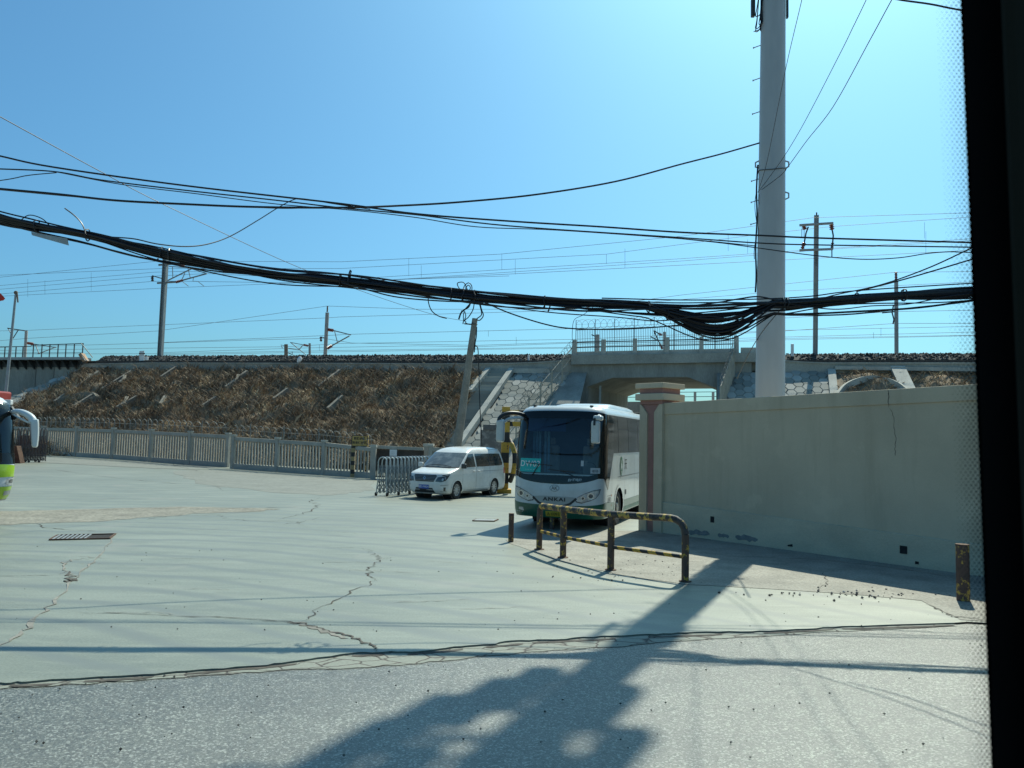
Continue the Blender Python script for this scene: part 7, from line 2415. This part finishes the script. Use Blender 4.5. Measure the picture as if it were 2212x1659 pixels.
    pts = [a0 + Vector((0, 0, -0.05)), loc(30, 896, yb_ + 0.25), loc(46, 905, yb_), loc(62, 913, yb_)]
    MB().tube(curve(pts, 5), 0.025, 8).build('mirror_arm', M_LWHITE, root, world=False, smooth=True)
    MB().tube([a0 + Vector((-0.05, 0.05, 0.12)), a0 + Vector((0.12, -0.06, -0.18))], 0.09, 8).build('mirror_mount', M_PLASTIC, root, world=False)
    # housing
    m = MB()
    rows = [(906, 64.5, 84), (916, 64.5, 84.6), (930, 65.5, 84.8), (950, 66.8, 83.8), (962, 68, 82.3), (966.5, 70, 80)]
    vs = []
    for (py, xa, xb) in rows:
        for (px, dy) in ((xa, 0.03), (xa + 2, -0.10), (xb - 3, -0.12), (xb, 0.0), (xb - 2, 0.12), (xa + 3, 0.14)):
            vs.append(loc(px, py, yb_ + dy))
    k = 6
    fs = [(i * k + j, i * k + (j + 1) % k, (i + 1) * k + (j + 1) % k, (i + 1) * k + j) for i in range(len(rows) - 1) for j in range(k)]
    fs += [tuple(range(k)), tuple((len(rows) - 1) * k + j for j in range(k))]
    m.add(vs, fs)
    m.build('mirror', M_LWHITE, root, world=False, smooth=True, bevel=0.02, angle=60)
    return root
M_TEALG = mk('teal_corner_glass', (0.02, 0.075, 0.10), 0.06, 0, var=0.2, scale=1, spec=0.6)
left_coach()

# ------------------------------------------------------------------ white van
def van():
    fw, rw = G(985.5, 1079.5), G(1071, 1073.3)
    az = 28.0
    A_ = Vector((math.sin(R(az)), math.cos(R(az)), 0)); X_ = Vector((A_.y, -A_.x, 0))
    FY, WB, WR = 0.93, 2.85, 0.335
    HWW = 0.86
    org = Vector((fw.x, fw.y, 0)) - A_ * FY - X_ * (HWW - 0.03)
    root = thing('van', (org.x, org.y, LOTZ), 'white passenger van with black grille parked beside the folding hoop barrier', 'van', rz=-R(az))
    LEN = 4.78
    lv = [(0.20, 0.16, 0.78, 0.42, LEN - 0.12), (0.26, 0.06, 0.83, 0.45, LEN - 0.05), (0.36, 0.01, 0.85, 0.46, LEN), (0.56, 0.0, 0.86, 0.46, LEN), (0.74, 0.02, 0.865, 0.46, LEN), (0.90, 0.07, 0.865, 0.46, LEN - 0.02), (0.97, 0.15, 0.86, 0.46, LEN - 0.03),
          (1.03, 0.36, 0.855, 0.44, LEN - 0.05), (1.09, 0.62, 0.85, 0.42, LEN - 0.06), (1.14, 0.84, 0.845, 0.38, LEN - 0.07), (1.32, 1.08, 0.825, 0.33, LEN - 0.12), (1.52, 1.36, 0.79, 0.30, LEN - 0.20), (1.69, 1.61, 0.755, 0.28, LEN - 0.28),
          (1.76, 1.74, 0.73, 0.30, LEN - 0.33), (1.83, 1.93, 0.68, 0.32, LEN - 0.42), (1.885, 2.2, 0.60, 0.34, LEN - 0.6), (1.915, 2.5, 0.48, 0.32, LEN - 0.85), (1.925, 2.8, 0.34, 0.28, LEN - 1.2)]
    bd = Body(lv, 2.9, NA=18, side_step=0.075, rB=0.18, rn=3.4, dz=0.045)
    wy = (FY, FY + WB)
    def skip(x, y, z):
        if abs(x) > 0.5:
            for w in wy:
                if (y - w) ** 2 + (z - WR) ** 2 < 0.375 ** 2 and z < 0.75: return True
        return False
    bd.shell(skip).build('body', M_VANW, root, world=False, smooth=True, angle=42)
    for s in (-1, 1):
        for w in wy:
            arch_band(bd, w, WR, 0.352, 0.415, 0.205, s, 0.010, M_VANW, root)
            wheel(root, s * 0.745, w, WR, 0.20, s, M_ALLOY, M_TYRE, 10, 'alloy')
            MB().lathe([(0.385, 0), (0.385, 0.36)], (s * 0.44, w, WR), (s, 0, 0), 24).build('arch_liner', M_PLASTIC, root, world=False, fix=False)
        # side glass
        bd.ds([(1.26, 1.155), (1.45, 1.33), (1.80, 1.655), (2.16, 1.675), (2.26, 1.17)], 0.006, s, 0.12).build('door_window', M_VGLASS, root, world=False, smooth=True)
        bd.ds([(2.36, 1.17), (2.27, 1.675), (4.26, 1.665), (4.44, 1.28), (4.40, 1.20), (4.2, 1.185)], 0.006, s, 0.12).build('side_window', M_VGLASS, root, world=False, smooth=True)
        for yy in (3.33,):
            bd.ds([(yy, 1.19), (yy + 0.05, 1.19), (yy + 0.03, 1.67), (yy - 0.02, 1.67)], 0.009, s).build('window_divider', M_PLASTIC, root, world=False)
        # shut lines and handles
        for pl in ([(1.29, 0.42), (1.30, 1.12), (1.312, 1.12), (1.302, 0.42)], [(2.30, 0.30), (2.32, 1.15), (2.332, 1.15), (2.312, 0.30)], [(3.36, 0.72), (3.38, 1.15), (3.392, 1.15), (3.372, 0.72)]):
            bd.ds(pl, 0.004, s).build('shut_line', M_LOUVRE, root, world=False)
        bd.ds([(1.4, 0.30), (3.35, 0.30), (3.35, 0.312), (1.4, 0.312)], 0.004, s).build('shut_line', M_LOUVRE, root, world=False)
        bd.ds([(2.34, 0.985), (4.5, 0.99), (4.5, 1.002), (2.34, 0.997)], 0.004, s).build('slide_track', M_LOUVRE, root, world=False)
        for yy in (2.06, 2.42):
            MB().box(s * 0.866 - 0.012, s * 0.866 + 0.022, yy, yy + 0.16, 0.985, 1.015).build('handle', M_VANW, root, world=False, bevel=0.008)
        bd.ds([(4.50, 0.86), (4.60, 0.86), (4.60, 1.10), (4.52, 1.10)], 0.008, s, 0.05).build('tail_lamp', M_REDL, root, world=False)
        bd.ds([(1.35, 0.21), (3.3, 0.21), (3.3, 0.27), (1.35, 0.27)], 0.012, s).build('sill_trim', M_LOUVRE, root, world=False)
        # mirrors
        mm = MB().box(s * 0.98 - 0.10, s * 0.98 + 0.10, 1.12, 1.24, 1.13, 1.31).build('mirror', M_VANW if s < 0 else M_MIRBACK, root, world=False, bevel=0.035)
        MB().bar(Vector((s * 0.84, 1.30, 1.17)), Vector((s * 0.93, 1.22, 1.19)), 0.06, 0.05).build('mirror_arm', M_PLASTIC, root, world=False)
        # lamps
        h = bd.dq([(s * bd.x2q(0.46, 0.70), 0.665), (s * bd.x2q(0.68, 0.70), 0.645), (s * 0.70, 0.70), (s * 0.82, 0.80), (s * 0.90, 0.915), (s * 0.72, 0.885), (s * bd.x2q(0.54, 0.82), 0.82)], 0.008, 0.05).build('headlight', M_LAMPD, root, world=False, smooth=True)
        bd.dq([(s * 0.55 + 0.045 * math.cos(a), 0.745 + 0.045 * math.sin(a)) for a in [k * math.pi / 8 for k in range(16)]], 0.011).build('lamp_eye', M_LAMP, h, world=False)
        bd.dq([(s * 0.68 + 0.04 * math.cos(a), 0.79 + 0.045 * math.sin(a)) for a in [k * math.pi / 8 for k in range(16)]], 0.011).build('lamp_eye', M_LAMP, h, world=False)
        bd.dq([(s * 0.5, 0.865), (s * 0.90, 0.935), (s * 0.90, 0.95), (s * 0.5, 0.90)], 0.009).build('brow_trim', M_PLASTIC, root, world=False)
        bd.dq([(s * 0.62, 0.33), (s * 0.72, 0.33), (s * 0.74, 0.46), (s * 0.62, 0.46)], 0.008).build('fog_lamp', M_LAMPD, root, world=False)
        bd.dq([(s * 0.46, 0.515), (s * 0.92, 0.545), (s * 0.92, 0.555), (s * 0.46, 0.53)], 0.007).build('bumper_crease', M_LOUVRE, root, world=False)
        bd.dq([(s * 0.45, 0.315), (s * 0.80, 0.32), (s * 0.80, 0.328), (s * 0.45, 0.325)], 0.007).build('bumper_crease', M_LOUVRE, root, world=False)
    bd.df([(-0.50, 0.865), (-0.40, 0.655), (0.40, 0.655), (0.50, 0.865), (0.46, 0.90), (-0.46, 0.90)], 0.007).build('grille', M_PLASTIC, root, world=False)
    for z in (0.70, 0.75, 0.80, 0.85):
        bd.df([(-0.42 - (z - .66) * .3, z), (0.42 + (z - .66) * .3, z), (0.42 + (z - .66) * .3, z + 0.012), (-0.42 - (z - .66) * .3, z + 0.012)], 0.012).build('grille_bar', M_SILVER, root, world=False)
    bd.df([(0.0, 0.72), (0.055, 0.785), (0.0, 0.85), (-0.055, 0.785)], 0.018).build('emblem', M_CHROME, root, world=False)
    bd.df([(0.0, 0.75), (0.028, 0.785), (0.0, 0.82), (-0.028, 0.785)], 0.021).build('emblem_field', M_PLASTIC, root, world=False)
    bd.df([(-0.46, 0.26), (0.46, 0.26), (0.36, 0.43), (-0.36, 0.43)], 0.007).build('lower_intake', M_PLASTIC, root, world=False)
    pl = bd.df([(-0.22, 0.40), (0.22, 0.40), (0.22, 0.54), (-0.22, 0.54)], 0.02).build('number_plate', M_BLUEPL, root, world=False)
    surf_text(bd, '冀D·P482N', 0.105, 0, 0.468, M_WHITE, pl, 'lettering', 0.024, sx=0.85)
    # windscreen
    def wq(x, z): return bd.x2q(x, z)
    zs = [1.155 + (1.70 - 1.155) * i / 10 for i in range(11)]
    poly = [(-0.80, 1.155), (0.80, 1.155), (0.80, 1.70), (-0.80, 1.70)]
    bd.dq(poly, 0.005, 0.08, 0.06).build('windscreen', M_VSCREEN, root, world=False, smooth=True)
    bd.dq([(-0.80, 1.135), (0.80, 1.135), (0.80, 1.165), (-0.80, 1.165)], 0.009, 0.06, 0.01).build('scuttle', M_PLASTIC, root, world=False, smooth=True)
    for x0, x1 in ((-0.55, 0.02), (0.02, 0.58)):
        a = bd.front(x0 if x0 < 0 else x1, 1.17, 0.03); b_ = bd.front(x1 if x0 < 0 else x0 - 0.05, 1.235, 0.03)
        MB().tube([a, (a + b_) / 2 + Vector((0, -0.03, 0.01)), b_], 0.011, 6).build('wiper', M_PLASTIC, root, world=False)
    MB().box(-0.7, 0.7, 0.5, LEN - 0.4, 0.17, 0.21).build('underside', M_PLASTIC, root, world=False)
    m = MB().box(-0.55, 0.55, LEN - 0.62, LEN - 0.22, 1.80, 1.835)
    m.build('rear_spoiler', M_VANW, root, world=False, bevel=0.012)
M_VGLASS = mk('van_side_glass', (0.028, 0.034, 0.034), 0.06, 0, scale=1.1, col2=(0.075, 0.085, 0.08), mixlo=0.45, mixhi=0.6, spec=0.6, coat=0.3)
M_VSCREEN = mk('reflection_and_dust_windscreen', (0.10, 0.115, 0.115), 0.10, 0, scale=2.2, col2=(0.20, 0.22, 0.21), mixlo=0.45, mixhi=0.62, spec=0.6, coat=0.4)  # opaque glass; reflections and dust are both put into its patchy grey
M_MIRBACK = mk('mirror_black', (0.03, 0.032, 0.034), 0.4, 0, var=0.2)
van()

# ================================================================== THE WINDOW POST BESIDE THE VIEWER
def window_post():
    Y0 = 0.72
    M_SEAL = mk('black_rubber_seal', (0.0035, 0.004, 0.0045), 0.85, 0, var=0.2, spec=0.1)
    M_TRIM = mk('dark_olive_trim', (0.011, 0.0125, 0.009), 0.9, 0, var=0.15, scale=4, spec=0.15)
    def le(y): return 2081 + 68 * (y / 1659)
    ya, yb_ = -1500, 3000
    c = AY(2160, 830, Y0)
    t = thing('window_post', (c.x, Y0, c.z), 'near-black window post with dotted edge, out of focus beside the viewer', 'window post')
    m = MB()
    def q(x0, x1, y0, y1, ya_, yb2):
        r = []
        for yy in (yb2, ya_):
            r += [AY(x0(yy), yy, y0), AY(x1(yy), yy, y0), AY(x1(yy) + 6, yy, y1), AY(x0(yy) + 6, yy, y1)]
        return r
    MB().hexa(q(lambda y: le(y), lambda y: le(y) + 92, Y0, Y0 + 0.012, ya, yb_)).build('seal', M_SEAL, t)
    MB().hexa(q(lambda y: le(y) + 80, lambda y: le(y) + 420, Y0 - 0.04, Y0 + 0.05, ya, yb_)).build('trim_panel', M_TRIM, t, bevel=0.012)
    m = MB()
    row = 0
    y = ya
    while y < yb_:
        for c_ in range(6):
            x = le(y) - c_ * 10.5 - (0 if row % 2 else 5.2)
            r = (7.2, 2.7, 2.2, 1.8, 1.3, 0.9)[c_]
            if c_ == 0: x = le(y) + 0.5 - (0 if row % 2 else 2.0)
            p = AY(x, y, Y0 + 0.006)
            rr_ = r / FPX * Y0
            m.add([p + Vector((rr_ * math.cos(a), 0, rr_ * math.sin(a))) for a in [k * math.pi / 4 for k in range(8)]], [tuple(range(8))])
        y += 7.0
        row += 1
    o = m.build('dotted_edge', M_SEAL, t, fix=False)
    o['kind'] = 'stuff'
window_post()
